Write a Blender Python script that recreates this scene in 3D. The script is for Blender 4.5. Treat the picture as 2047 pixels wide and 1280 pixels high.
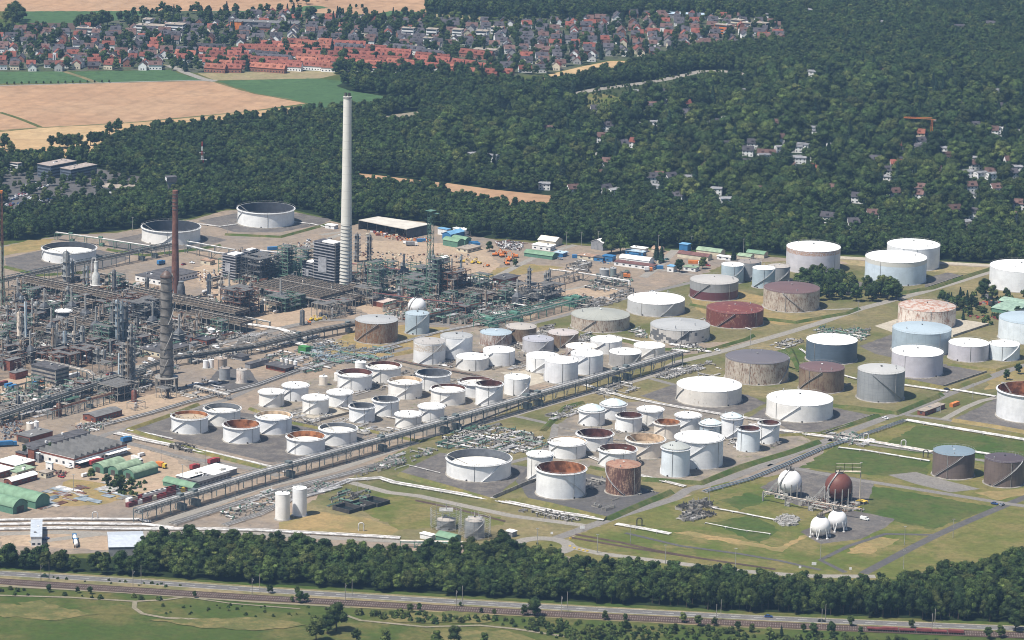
import bpy, math, random
import numpy as np
from mathutils import Vector, Matrix
for o in list(bpy.data.objects): bpy.data.objects.remove(o)
SC = bpy.context.scene
COL = SC.collection
R_ = random.Random(7)
rad = math.radians
# ------------------------------------------------------------------ camera
F_PX, PITCH, ROLL, CAM_H = 7400.0, rad(13.2), 0.020, 610.0
_fw = np.array([0, math.cos(PITCH), -math.sin(PITCH)])
_r0 = np.array([1.0, 0, 0]); _u0 = np.cross(_r0, _fw)
_u = math.cos(ROLL)*_u0 - math.sin(ROLL)*_r0
_r = math.cos(ROLL)*_r0 + math.sin(ROLL)*_u0
cam = bpy.data.cameras.new('camera'); camo = bpy.data.objects.new('camera', cam); COL.objects.link(camo)
camo.matrix_world = Matrix(((_r[0], _u[0], -_fw[0], 0), (_r[1], _u[1], -_fw[1], 0), (_r[2], _u[2], -_fw[2], CAM_H), (0, 0, 0, 1)))
cam.sensor_width = 36; cam.lens = 36*F_PX/2047.0; cam.clip_start = 5; cam.clip_end = 40000
SC.camera = camo
SC.render.resolution_x = 1024; SC.render.resolution_y = 640
# ------------------------------------------------------------------ light
SUN_EL, SUN_AZ = rad(61), math.atan2(-0.82, -0.57)
w = bpy.data.worlds.new('World'); SC.world = w; w.use_nodes = True
nt = w.node_tree; sky = nt.nodes.new('ShaderNodeTexSky'); sky.sky_type = 'NISHITA'; sky.sun_disc = False
sky.sun_elevation = SUN_EL; sky.sun_rotation = SUN_AZ % (2*math.pi)
nt.links.new(sky.outputs[0], nt.nodes['Background'].inputs[0]); nt.nodes['Background'].inputs[1].default_value = 0.075
sl = bpy.data.lights.new('sun', 'SUN'); sl.energy = 4.6; sl.angle = rad(0.5); sl.color = (1, .95, .87)
so = bpy.data.objects.new('sun', sl); COL.objects.link(so); so.location = (0, 0, 900)
so.rotation_euler = Vector((-0.82*math.cos(SUN_EL), -0.57*math.cos(SUN_EL), math.sin(SUN_EL))).to_track_quat('Z', 'Y').to_euler()
SC.view_settings.view_transform = 'Standard'; SC.view_settings.look = 'None'
SC.view_settings.exposure = 0.62; SC.view_settings.gamma = 1
SC.render.engine = 'CYCLES'
SC.cycles.filter_width = 1.0; SC.cycles.volume_bounces = 0; SC.cycles.max_bounces = 4; SC.cycles.diffuse_bounces = 2; SC.cycles.transparent_max_bounces = 4
# ------------------------------------------------------------------ survey helpers: photo survey point -> place on the ground (metres)
def at(x, y, z=0.0):
    d = _fw*F_PX + _r*(x-1023.5) - _u*(y-640)
    k = (z-CAM_H)/d[2]
    return (float(d[0]*k), float(d[1]*k))
def mpp(x, y):      # pixels per metre there
    X, Y = at(x, y); return F_PX/math.sqrt(X*X+Y*Y+CAM_H**2)
def hpx(x, y, h):   # pixel height -> metres
    X, Y = at(x, y); D = math.sqrt(X*X+Y*Y+CAM_H**2)
    return h*D/F_PX/(math.hypot(X, Y)/D)
AX = rad(53)        # the plant's street grid
# ------------------------------------------------------------------ mesh builder
class MB:
    def __init__(s): s.v = []; s.f = []; s.m = []; s.k = 0
    def add(s, vs, fs):
        n = len(s.v); s.v += [tuple(p) for p in vs]; s.f += [tuple(i+n for i in f) for f in fs]; s.m += [s.k]*len(fs)
    def box(s, x, y, z, sx, sy, sz, rz=0.0):   # centre x,y ; z = bottom
        c, n = math.cos(rz), math.sin(rz); vs = []
        for dz in (0, sz):
            for ax, ay in ((-1, -1), (1, -1), (1, 1), (-1, 1)):
                px, py = ax*sx/2, ay*sy/2; vs.append((x+px*c-py*n, y+px*n+py*c, z+dz))
        s.add(vs, [(3, 2, 1, 0), (4, 5, 6, 7), (0, 1, 5, 4), (1, 2, 6, 5), (2, 3, 7, 6), (3, 0, 4, 7)])
    def bb(s, x0, y0, z0, x1, y1, z1): s.box((x0+x1)/2, (y0+y1)/2, z0, x1-x0, y1-y0, z1-z0)
    def tube(s, p, q, r, n=6, r2=None, cap=True):
        p = Vector(p); q = Vector(q); d = (q-p)
        if d.length < 1e-6: return
        d.normalize(); a = d.orthogonal().normalized(); b = d.cross(a); r2 = r if r2 is None else r2
        vs = [p+(a*math.cos(2*math.pi*i/n)+b*math.sin(2*math.pi*i/n))*r for i in range(n)] + [q+(a*math.cos(2*math.pi*i/n)+b*math.sin(2*math.pi*i/n))*r2 for i in range(n)]
        fs = [(i, (i+1) % n, n+(i+1) % n, n+i) for i in range(n)]
        if cap: fs += [tuple(range(n-1, -1, -1)), tuple(range(n, 2*n))]
        s.add(vs, fs)
    def path(s, pts, r, n=6):
        for i in range(len(pts)-1): s.tube(pts[i], pts[i+1], r, n)
    def lathe(s, prof, n=32, x=0, y=0, cap=False):   # prof: list of (r,z)
        vs = []
        for r, z in prof:
            for i in range(n): t = 2*math.pi*i/n; vs.append((x+r*math.cos(t), y+r*math.sin(t), z))
        fs = []
        for j in range(len(prof)-1):
            for i in range(n): k = (i+1) % n; fs.append((j*n+i, j*n+k, (j+1)*n+k, (j+1)*n+i))
        if cap: fs.append(tuple((len(prof)-1)*n+i for i in range(n)))
        s.add(vs, fs)
    def sphere(s, x, y, z, r, n=20, m=12, sz=1.0, lo=-90, hi=90):
        s.lathe([(r*math.cos(rad(lo+(hi-lo)*j/m))+1e-4, z+sz*r*math.sin(rad(lo+(hi-lo)*j/m))) for j in range(m+1)], n, x, y)
    def hvessel(s, x, y, z, L, r, rz=0, n=12):       # lying drum with rounded ends, centre z
        c, q = math.cos(rz), math.sin(rz); vs = []; st = [(-L/2-r*.5, .05), (-L/2-r*.35, .7), (-L/2, 1), (L/2, 1), (L/2+r*.35, .7), (L/2+r*.5, .05)]
        for l, k in st:
            for i in range(n):
                t = 2*math.pi*i/n; vs.append((x+l*c-q*r*k*math.cos(t), y+l*q+c*r*k*math.cos(t), z+r*k*math.sin(t)))
        s.add(vs, [(j*n+i, j*n+(i+1) % n, (j+1)*n+(i+1) % n, (j+1)*n+i) for j in range(5) for i in range(n)])
    def build(s, name, mats, parent=None, smooth=False):
        me = bpy.data.meshes.new(name); me.from_pydata(s.v, [], s.f)
        if not isinstance(mats, (list, tuple)): mats = [mats]
        for m in mats: me.materials.append(m)
        if len(mats) > 1: me.polygons.foreach_set('material_index', s.m)
        if smooth: me.polygons.foreach_set('use_smooth', [True]*len(me.polygons)); 
        o = bpy.data.objects.new(name, me); COL.objects.link(o)
        if parent is not None: o.parent = parent
        return o
def smooth_by(o, ang=40):
    me = o.data; me.polygons.foreach_set('use_smooth', [True]*len(me.polygons)); me.set_sharp_from_angle(angle=rad(ang)); return o
def tag(o, label=None, cat=None, group=None, kind=None):
    if label: o['label'] = label
    if cat: o['category'] = cat
    if group: o['group'] = group
    if kind: o['kind'] = kind
    return o
def empty(name, x, y, rz=0, label=None, cat=None, group=None, z=0.0):
    o = bpy.data.objects.new(name, None); COL.objects.link(o); o.location = (x, y, z); o.rotation_euler = (0, 0, rz)
    o.empty_display_size = 1
    return tag(o, label, cat, group)
def kids(o): return [c for c in CH.get(o.name, [])]
CH = {}
def copy_tree(src, ch, x=None, y=None, rz=None, label=None, group=None, scale=None):   # ch: list of (child, [grandchildren])
    c = src.copy(); COL.objects.link(c)
    if x is not None: c.location = (x, y, c.location[2])
    if rz is not None: c.rotation_euler = (0, 0, rz)
    if label: c['label'] = label
    if group: c['group'] = group
    if scale: c.scale = scale
    for a, gs in ch:
        b = a.copy(); COL.objects.link(b); b.parent = c
        for g in gs: h = g.copy(); COL.objects.link(h); h.parent = b
    return c
def inpoly(x, y, P):
    c = False; n = len(P); j = n-1
    for i in range(n):
        xi, yi = P[i]; xj, yj = P[j]
        if (yi > y) != (yj > y) and x < (xj-xi)*(y-yi)/(yj-yi)+xi: c = not c
        j = i
    return c
def inpoly_np(X, Y, P):
    c = np.zeros(X.shape, bool); n = len(P); j = n-1
    for i in range(n):
        xi, yi = P[i]; xj, yj = P[j]
        if yi != yj: c ^= ((yi > Y) != (yj > Y)) & (X < (xj-xi)*(Y-yi)/(yj-yi)+xi)
        j = i
    return c
# ------------------------------------------------------------------ materials
MC = {}
class NT:
    def __init__(s, name, rough=.8, spec=.3, metal=0):
        s.m = bpy.data.materials.new(name); s.m.use_nodes = True; s.t = s.m.node_tree
        s.b = s.t.nodes['Principled BSDF']; s.b.inputs['Roughness'].default_value = rough
        s.b.inputs['Specular IOR Level'].default_value = spec; s.b.inputs['Metallic'].default_value = metal
    def n(s, typ, **kw):
        o = s.t.nodes.new(typ)
        for k, v in kw.items(): setattr(o, k, v)
        return o
    def l(s, a, b): s.t.links.new(a, b)
    def val(s, sock, v):
        if hasattr(v, 'links') or isinstance(v, bpy.types.NodeSocket): s.l(v, sock)
        else: sock.default_value = v
    def math(s, op, a, b=None, c=None):
        o = s.n('ShaderNodeMath', operation=op); s.val(o.inputs[0], a)
        if b is not None: s.val(o.inputs[1], b)
        if c is not None: s.val(o.inputs[2], c)
        return o.outputs[0]
    def mix(s, f, a, b):
        o = s.n('ShaderNodeMix', data_type='RGBA'); s.val(o.inputs[0], f)
        for k, v in ((6, a), (7, b)): s.val(o.inputs[k], v if not isinstance(v, tuple) else (v[0], v[1], v[2], 1))
        return o.outputs[2]
    def ramp(s, f, lo, hi):
        o = s.n('ShaderNodeMapRange'); s.val(o.inputs[0], f); o.inputs[1].default_value = lo; o.inputs[2].default_value = hi
        o.interpolation_type = 'SMOOTHSTEP'; return o.outputs[0]
    def noise(s, vec, scale, detail=3, rough=.55, w=None):
        o = s.n('ShaderNodeTexNoise'); 
        if w is not None: o.noise_dimensions = '4D'; o.inputs['W'].default_value = w
        s.l(vec, o.inputs['Vector']); o.inputs['Scale'].default_value = scale; o.inputs['Detail'].default_value = detail; o.inputs['Roughness'].default_value = rough
        return o.outputs[0]
    def color(s, c): s.val(s.b.inputs['Base Color'], c if not isinstance(c, tuple) else (c[0], c[1], c[2], 1)); return s.m
def plain(name, col, rough=.7, spec=.3, var=.25, scale=.4, metal=0):   # paint or steel with faint weathering
    if name in MC: return MC[name]
    if len(col) and max(col) < .5: col = tuple(c*.78 for c in col)
    t = NT(name, rough, spec, metal); g = t.n('ShaderNodeNewGeometry').outputs['Position']
    a = t.noise(g, scale, 4); d = tuple(c*(1-var) for c in col); b = tuple(min(1, c*(1+var*.5)) for c in col)
    MC[name] = t.color(t.mix(t.ramp(a, .35, .65), d, b)); return MC[name]
def ground_mat(name, cols, s1=.01, s2=.06, s3=.6, stripes=None, speck=None, rough=.95):
    """cols: three colours mixed by two noises; stripes=(angle,period,strength)"""
    if name in MC: return MC[name]
    cols = [tuple(x*.74 for x in c) for c in cols]
    t = NT(name, rough, .1); g = t.n('ShaderNodeNewGeometry').outputs['Position']
    a = t.ramp(t.noise(g, s1, 4, .6), .4, .6); b = t.ramp(t.noise(g, s2, 5, .65), .42, .62)
    c = t.mix(b, t.mix(a, cols[0], cols[1]), cols[2]); mo = t.ramp(t.noise(g, s2*4.5, 5, .7), .48, .66); c = t.mix(t.math('MULTIPLY', mo, .42), c, tuple(x*.52 for x in cols[1])); mo2 = t.ramp(t.noise(g, s2*2.3, 4, .7), .52, .68); mo3 = t.ramp(t.noise(g, s3*.6, 6, .8), .5, .62); c = t.mix(t.math('MULTIPLY', mo3, .3), c, tuple(x*.5 for x in cols[2])); c = t.mix(t.math('MULTIPLY', mo2, .3), c, tuple(min(.8, x*1.35) for x in cols[0]))
    f = t.noise(g, s3, 4, .7); k = t.ramp(f, .25, .75)
    c = t.mix(t.math('MULTIPLY', k, .45), c, tuple(x*.45 for x in cols[0]))
    if stripes:
        ang, per, st = stripes; sp = t.n('ShaderNodeSeparateXYZ'); t.l(g, sp.inputs[0])
        u = t.math('ADD', t.math('MULTIPLY', sp.outputs[0], math.cos(ang)/per), t.math('MULTIPLY', sp.outputs[1], math.sin(ang)/per))
        u = t.math('ADD', u, t.math('MULTIPLY', t.noise(g, .02, 2), .6))
        w_ = t.math('PINGPONG', u, .5); c = t.mix(t.math('MULTIPLY', t.ramp(w_, .3, .5), st), c, tuple(x*.6 for x in cols[1]))
    if speck:
        q = t.ramp(t.noise(g, speck[1], 3, .8), .58, .7); c = t.mix(q, c, speck[0])
    MC[name] = t.color(c); return MC[name]
def wall_mat(base, rust=(.25, .1, .05), amt=0.0, seed=0, band=None, patch=None, course=.1, seams=.10, rough=.5):
    key = ('w', base, rust, amt, seed, band, patch)
    if key in MC: return MC[key]
    if max(base) < .72: base = tuple(x*.80 for x in base)
    t = NT('tank_wall', rough, .35); o = t.n('ShaderNodeTexCoord').outputs['Object']; sp = t.n('ShaderNodeSeparateXYZ'); t.l(o, sp.inputs[0])
    X, Y, Z = sp.outputs; ang = t.math('ARCTAN2', Y, X)
    cv = t.n('ShaderNodeCombineXYZ'); t.l(t.math('MULTIPLY', ang, 3.0), cv.inputs[0]); t.l(t.math('MULTIPLY', Z, .05), cv.inputs[2]); cv.inputs[1].default_value = seed*3.7
    st = t.noise(cv.outputs[0], 5.5, 7, .8); bl = t.noise(o, .16, 4, .6, w=seed*1.3+.1); fi = t.noise(o, 1.2, 4, .7)
    dirt = tuple(c*.86 for c in base); c = t.mix(t.ramp(bl, .4, .65), base, dirt)
    c = t.mix(t.math('MULTIPLY', t.ramp(st, .5, .8), .22), c, tuple(x*.55 for x in base))
    if amt > 0:
        f = t.math('ADD', st, t.math('MULTIPLY', t.math('SUBTRACT', bl, .5), .3)); th = .72-.42*amt
        k = t.ramp(f, th, th+.13); c = t.mix(t.math('MULTIPLY', k, min(1, .6+amt*.4)), c, t.mix(t.ramp(fi, .4, .6), rust, tuple(x*.45 for x in rust)))
    else:
        k = t.ramp(t.math('ADD', st, t.math('MULTIPLY', bl, .3)), .84, .95); c = t.mix(t.math('MULTIPLY', k, .5), c, (.33, .2, .12))
    if band:
        z0, z1, bc, ba = band; inb = t.math('MULTIPLY', t.math('GREATER_THAN', Z, z0), t.math('LESS_THAN', Z, z1))
        c = t.mix(t.math('MULTIPLY', inb, ba if ba == 1 else t.math('MULTIPLY', t.ramp(fi, .40, .55), ba)), c, bc)
    if patch:
        cv2 = t.n('ShaderNodeCombineXYZ'); t.l(t.math('SNAP', t.math('MULTIPLY', ang, 5.0), .5), cv2.inputs[0]); t.l(t.math('SNAP', t.math('MULTIPLY', Z, .35), .4), cv2.inputs[1]); cv2.inputs[2].default_value = 4.2
        k = t.math('GREATER_THAN', t.noise(cv2.outputs[0], .55, 1), .56); c = t.mix(k, c, patch)
    cs = t.math('LESS_THAN', t.math('FRACT', t.math('MULTIPLY', Z, .42)), .08); c = t.mix(t.math('MULTIPLY', cs, course), c, tuple(x*.5 for x in base))
    vs = t.math('LESS_THAN', t.math('FRACT', t.math('MULTIPLY', ang, 4.5)), .05); c = t.mix(t.math('MULTIPLY', vs, seams), c, tuple(x*.4 for x in base))
    MC[key] = t.color(c); return MC[key]
def roof_mat(base, rust=(.3, .13, .08), amt=0.0, seed=0, ribs=.12, rough=.55):
    key = ('r', base, rust, amt, seed)
    if key in MC: return MC[key]
    if max(base) < .74: base = tuple(x*.66 for x in base); rust = tuple(x*.8 for x in rust)
    t = NT('tank_roof', rough, .3); o = t.n('ShaderNodeTexCoord').outputs['Object']; sp = t.n('ShaderNodeSeparateXYZ'); t.l(o, sp.inputs[0])
    ang = t.math('ARCTAN2', sp.outputs[1], sp.outputs[0]); a = t.noise(o, .3, 6, .75, w=seed*2.1); b = t.noise(o, .07, 3, .6, w=seed+5)
    c = t.mix(t.ramp(b, .35, .7), base, tuple(x*.88 for x in base))
    th = .74-.36*amt; c = t.mix(t.math('MULTIPLY', t.ramp(a, th, th+.08), .85 if amt > 0 else .25), c, rust)
    rb = t.math('LESS_THAN', t.math('FRACT', t.math('MULTIPLY', ang, 24/6.2832)), .07); c = t.mix(t.math('MULTIPLY', rb, ribs), c, tuple(x*.4 for x in base))
    MC[key] = t.color(c); return MC[key]
WHITE = (.80, .79, .77)
steel = plain('galvanised_steel', (.42, .405, .375), .5, .4, .3, .5)
dsteel = plain('dark_steel', (.10, .09, .08), .6, .3, .4, .4)
gsteel = plain('green_steel', (.14, .25, .185), .6, .3, .35, .4)
rsteel = plain('rusty_steel', (.20, .10, .07), .8, .2, .45, .5)
wpipe = plain('insulated_white_pipe', (.55, .53, .51), .5, .3, .4, .35)
gpipe = plain('insulated_grey_pipe', (.35, .325, .29), .5, .3, .3, .8)
concrete = plain('weathered_concrete', (.36, .33, .29), .9, .1, .3, .3)
cream = plain('cream_concrete', (.56, .49, .39), .9, .1, .2, .2)
# ------------------------------------------------------------------ the ground
LVL = [0.0]; BOXES = []
def level(P, w=0.0):
    x0 = min(p[0] for p in P)-w; x1 = max(p[0] for p in P)+w; y0 = min(p[1] for p in P)-w; y1 = max(p[1] for p in P)+w
    z = max([b[4] for b in BOXES if b[0] < x1 and b[1] > x0 and b[2] < y1 and b[3] > y0], default=0.0)+.004
    BOXES.append((x0, x1, y0, y1, z)); LVL[0] = max(LVL[0], z); return z
def poly_px(pts): return [at(x, y) for x, y in pts]
def sheet(name, pts, mat, kind='structure', label=None, world=False, z=None):
    P = pts if world else poly_px(pts)
    if z is None: z = level(P)
    if not world and mat.name[:4] in ('plan', 'brig', 'dry_', 'gras', 'mown', 'gree', 'dry_', 'bund', 'spar', 'old_') :
        q = random.Random(int(abs(P[0][0])*7)); N = []; jt = .5 if mat.name[:4] in ('bund', 'old_', 'plan') else 1.6
        for i in range(len(P)):
            a, b = P[i], P[(i+1) % len(P)]; n = max(1, min(60, int(math.hypot(b[0]-a[0], b[1]-a[1])/4)))
            for k in range(n): t = k/n; N.append((a[0]+(b[0]-a[0])*t+q.uniform(-jt, jt), a[1]+(b[1]-a[1])*t+q.uniform(-jt, jt)))
        P = N
    me = bpy.data.meshes.new(name); me.from_pydata([(x, y, z) for x, y in P], [], [tuple(range(len(P)))]); me.materials.append(mat)
    me.update()
    if me.polygons[0].normal.z < 0: me.flip_normals()
    o = bpy.data.objects.new(name, me); COL.objects.link(o); tag(o, label, None, None, kind); return o
def ribbon(name, pts, wdt, mat, z=None, world=False, closed=False):
    P = [Vector(p) for p in (pts if world else poly_px(pts))]; zz = z
    Q = []      # light smoothing
    for i in range(len(P)-1):
        n = max(1, int((P[i+1]-P[i]).length/25)); a = P[max(0, i-1)]; b = P[i]; c = P[i+1]; d = P[min(len(P)-1, i+2)]
        for k in range(n):
            t = k/n; Q.append(.5*((2*b)+(c-a)*t+(2*a-5*b+4*c-d)*t*t+(3*b-a-3*c+d)*t*t*t))
    Q.append(P[-1]); vs = []
    if z is None:
        z = max(level(Q[i:i+3], wdt) for i in range(0, len(Q)-1, 2))
        for i in range(0, len(Q)-1, 2): level(Q[i:i+3], wdt)
    for i, p in enumerate(Q):
        d = (Q[min(i+1, len(Q)-1)]-Q[max(i-1, 0)]).normalized(); nn = Vector((-d.y, d.x))*wdt/2
        vs += [(p.x+nn.x, p.y+nn.y, z), (p.x-nn.x, p.y-nn.y, z)]
    fs = [(2*i, 2*i+1, 2*i+3, 2*i+2) for i in range(len(Q)-1)]
    me = bpy.data.meshes.new(name); me.from_pydata(vs, [], fs); me.materials.append(mat); me.update()
    if me.polygons[0].normal.z < 0: me.flip_normals()
    o = bpy.data.objects.new(name, me); COL.objects.link(o); tag(o, kind='structure'); return o, Q
m_base = ground_mat('meadow_ground', ((.068, .112, .022), (.19, .165, .06), (.085, .12, .028)), .012, .035, .3, speck=((.05, .075, .02), .12))
m_wheat = ground_mat('ripe_wheat', ((.56, .345, .20), (.48, .295, .175), (.53, .345, .21)), .004, .01, .08, stripes=(rad(-20), 24, .22))
m_wheat2 = ground_mat('pale_wheat', ((.64, .44, .23), (.57, .38, .20), (.65, .46, .25)), .004, .012, .08, stripes=(rad(75), 18, .12))
m_crop = ground_mat('green_crop', ((.085, .16, .065), (.10, .18, .07), (.08, .15, .06)), .005, .02, .15, stripes=(rad(10), 15, .12))
m_plough = ground_mat('ploughed_soil', ((.12, .085, .07), (.15, .10, .08), (.13, .09, .07)), .01, .04, .2)
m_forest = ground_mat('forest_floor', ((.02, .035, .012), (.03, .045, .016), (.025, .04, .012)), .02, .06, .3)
m_dirt = ground_mat('plant_dirt', ((.42, .32, .235), (.29, .25, .215), (.36, .29, .22)), .012, .03, .22, speck=((.13, .12, .11), .35))
m_dirt2 = ground_mat('bright_dirt', ((.56, .41, .29), (.46, .35, .25), (.52, .40, .28)), .015, .05, .4)
m_tan = ground_mat('dry_grass', ((.44, .31, .14), (.34, .26, .12), (.28, .24, .10)), .012, .04, .35)
m_mix = ground_mat('grass_dry_mix', ((.135, .15, .05), (.36, .28, .15), (.24, .205, .105)), .009, .025, .3)
m_green = ground_mat('mown_grass', ((.125, .16, .036), (.20, .195, .06), (.27, .22, .09)), .012, .03, .3, stripes=(AX, 7, .12))
m_asph = ground_mat('old_asphalt', ((.13, .125, .13), (.17, .16, .155), (.15, .14, .13)), .03, .08, .5)
m_dark = ground_mat('bund_floor_tar', ((.145, .13, .125), (.19, .175, .165), (.24, .215, .19)), .03, .1, .5)
m_road = ground_mat('road_asphalt', ((.27, .25, .23), (.32, .295, .265), (.28, .26, .24)), .02, .1, .6)
m_lroad = ground_mat('pale_concrete_road', ((.36, .33, .29), (.42, .38, .33), (.38, .35, .3)), .02, .1, .6)
m_path = ground_mat('gravel_path', ((.36, .31, .23), (.28, .26, .17), (.32, .28, .2)), .03, .12, .7)
m_ballast = ground_mat('rail_ballast', ((.12, .08, .065), (.15, .10, .08), (.10, .07, .06)), .02, .1, .9)
m_cream = ground_mat('cream_slab', ((.62, .55, .44), (.55, .48, .38), (.58, .52, .42)), .03, .09, .5)
m_line = plain('road_paint', (.75, .75, .72), .8, .1, .15, .5)
tag(sheet('ground', [(-9000, -300), (9000, -300), (9000, 15000), (-9000, 15000)], m_base, world=True, z=0.0))
# far country
WHEAT_TOP = [(-900, -220), (900, -220), (880, -30), (850, 25), (730, 29), (640, 27), (560, 22), (300, 23), (-200, 23)]
FOREST = [(60, 324), (180, 314), (228, 300), (236, 284), (300, 270), (430, 260), (512, 248), (620, 236), (700, 229), (790, 216), (880, 204), (900, 198), (790, 196), (700, 182), (672, 172), (690, 164), (760, 164), (900, 166), (960, 168), (1020, 174), (1085, 179), (1160, 166), (1240, 151), (1278, 137), (1340, 122), (1400, 109), (1500, 100), (1572, 94), (1570, 52), (1500, 35), (1340, 27), (1200, 40), (1010, 35), (860, 28), (850, 20), (870, -30), (900, -220), (3300, -220), (3300, 560), (2047, 532), (1980, 527), (1700, 510), (1570, 512), (1450, 505), (1250, 492), (1000, 478), (940, 475), (885, 456), (840, 445), (760, 438), (715, 446), (690, 452), (640, 432), (560, 414), (450, 418), (390, 435), (230, 463), (120, 470), (60, 480), (-400, 500), (-400, 330)]
PLANT = [(-500, 505), (0, 492), (60, 482), (130, 470), (230, 466), (390, 438), (450, 421), (560, 417), (640, 436), (700, 452), (760, 436), (850, 444), (900, 462), (1000, 482), (1250, 496), (1450, 509), (1570, 516), (1700, 514), (1980, 531), (2047, 536), (2500, 550), (2500, 1000), (2047, 1105), (1750, 1165), (1500, 1150), (1200, 1130), (1000, 1110), (800, 1100), (300, 1100), (0, 1115), (-500, 1120)]
sheet('wheat_field', WHEAT_TOP, m_wheat)
sheet('crop_field', [(45, 23), (330, 22), (560, 22), (500, 27), (300, 40), (200, 45), (150, 47), (30, 47)], m_crop)
sheet('ploughed_field', [(50, 46), (152, 46), (150, 60), (40, 60)], m_plough)
sheet('crop_field', [(540, 24), (575, 18), (617, 11), (640, 12), (657, 15), (600, 25)], m_crop)
sheet('crop_field', [(740, 31), (780, 22), (862, 25), (835, 34)], m_crop)
sheet('dry_strip', [(832, 26), (905, 28), (990, 38), (960, 41), (838, 34)], ground_mat('stubble', ((.40, .33, .18), (.36, .28, .17), (.33, .29, .15)), .01, .03, .2))
TOWN = [(-300, 60), (0, 57), (150, 60), (210, 45), (330, 22), (600, 25), (740, 31), (835, 36), (960, 42), (1010, 33), (1200, 40), (1300, 27), (1500, 35), (1572, 52), (1572, 92), (1400, 102), (1270, 120), (1220, 120), (1085, 150), (1000, 153), (900, 145), (690, 141), (395, 146), (320, 140), (125, 143), (-300, 145)]
sheet('town_ground', TOWN, ground_mat('garden_ground', ((.075, .10, .05), (.16, .15, .12), (.10, .12, .06)), .02, .06, .3))
sheet('crop_field', [(-300, 145), (125, 143), (190, 164), (-300, 174)], m_crop)
sheet('crop_field', [(140, 144), (340, 140), (400, 160), (203, 166)], m_crop)
sheet('dry_strip', [(395, 147), (660, 141), (672, 150), (640, 157), (430, 161)], ground_mat('stubble', (), 0))
sheet('wheat_field', [(-300, 178), (0, 172), (400, 162), (430, 164), (512, 188), (612, 207), (500, 222), (260, 245), (80, 255), (0, 263), (-300, 270)], m_wheat)
sheet('wheat_field', [(-300, 272), (0, 264), (80, 256.5), (260, 246), (500, 223.5), (620, 209), (640, 212), (560, 240), (430, 262), (300, 272), (236, 286), (180, 318), (60, 328), (-300, 338)], m_wheat2)
sheet('crop_field', [(433, 162), (640, 157), (690, 163), (850, 182), (790, 196), (700, 228), (640, 240), (560, 236), (612, 206.5), (512, 187)], m_crop)
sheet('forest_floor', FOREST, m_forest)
CLEAR = [[(703, 346), (740, 349), (840, 361), (900, 367), (985, 379), (1125, 394), (1100, 430), (1060, 432), (910, 408), (880, 391), (720, 377)], [(1135, 196), (1190, 186), (1240, 194), (1245, 236), (1200, 238), (1150, 212)], [(1600, 110), (1601, 110), (1601, 111)], [(762, 232), (845, 222), (842, 250), (770, 258)], [(0, 395), (0, 345), (60, 345), (150, 330), (290, 355), (285, 395), (130, 425), (0, 445)], [(390, 338), (480, 335), (485, 350), (400, 352)], [(1930, 450), (1965, 447), (1968, 462), (1925, 466)], [(1125, 190), (1180, 179), (1260, 168), (1330, 157), (1400, 141), (1500, 147), (1495, 168), (1400, 178), (1330, 196), (1260, 206), (1150, 218)]]
m_nurs = ground_mat('nursery_ground', ((.05, .075, .025), (.09, .10, .04), (.06, .08, .03)), .02, .06, .4)
sheet('meadow', CLEAR[7], m_nurs)
sheet('wheat_field', CLEAR[0], m_wheat)
sheet('meadow', CLEAR[1], m_green)
sheet('gravel_yard', CLEAR[3], m_path)
sheet('car_park', CLEAR[4], m_asph)
sheet('gravel_yard', CLEAR[5], m_asph)
sheet('meadow', CLEAR[6], m_tan)
sheet('wheat_field', [(1082, 153), (1160, 134), (1220, 122), (1272, 122), (1238, 149), (1160, 164), (1080, 178)], m_wheat2)
ribbon('field_track', [(0, 225), (35, 236), (80, 254)], 5, m_base)
ribbon('field_track', [(-40, 264.5), (80, 255.5), (260, 245.5), (500, 223), (615, 207.5), (512, 188), (430, 164), (395, 152), (338, 132), (300, 122)], 3.5, m_mix)
ribbon('road', [(338, 131), (372, 146), (405, 158), (430, 163)], 9, m_lroad)
ribbon('field_track', [(125, 142), (165, 155), (195, 166)], 6, m_mix)
ribbon('road', [(-20, 172), (100, 169), (203, 166), (400, 161), (430, 163)], 4, m_lroad)
AVENUE = [(1130, 192), (1180, 181), (1260, 170), (1330, 159), (1400, 143), (1440, 142), (1500, 150)]
ribbon('road', AVENUE, 12, m_lroad)
# the plant
sheet('plant_ground', PLANT, m_dirt)
m_proc = ground_mat('process_ground', ((.29, .22, .165), (.19, .16, .135), (.36, .27, .19)), .02, .06, .5, speck=((.07, .065, .06), .4))
for d in [[(-60, 610), (60, 560), (250, 575), (330, 600), (480, 612), (520, 560), (700, 570), (705, 615), (690, 640), (500, 670), (330, 715), (200, 755), (-60, 790)], [(700, 545), (860, 548), (960, 570), (1110, 596), (1110, 625), (1000, 658), (900, 650), (760, 615), (700, 610)], [(-40, 810), (200, 768), (320, 762), (330, 800), (200, 800), (60, 850), (-40, 860)]]: sheet('process_ground', d, m_proc)

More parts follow.
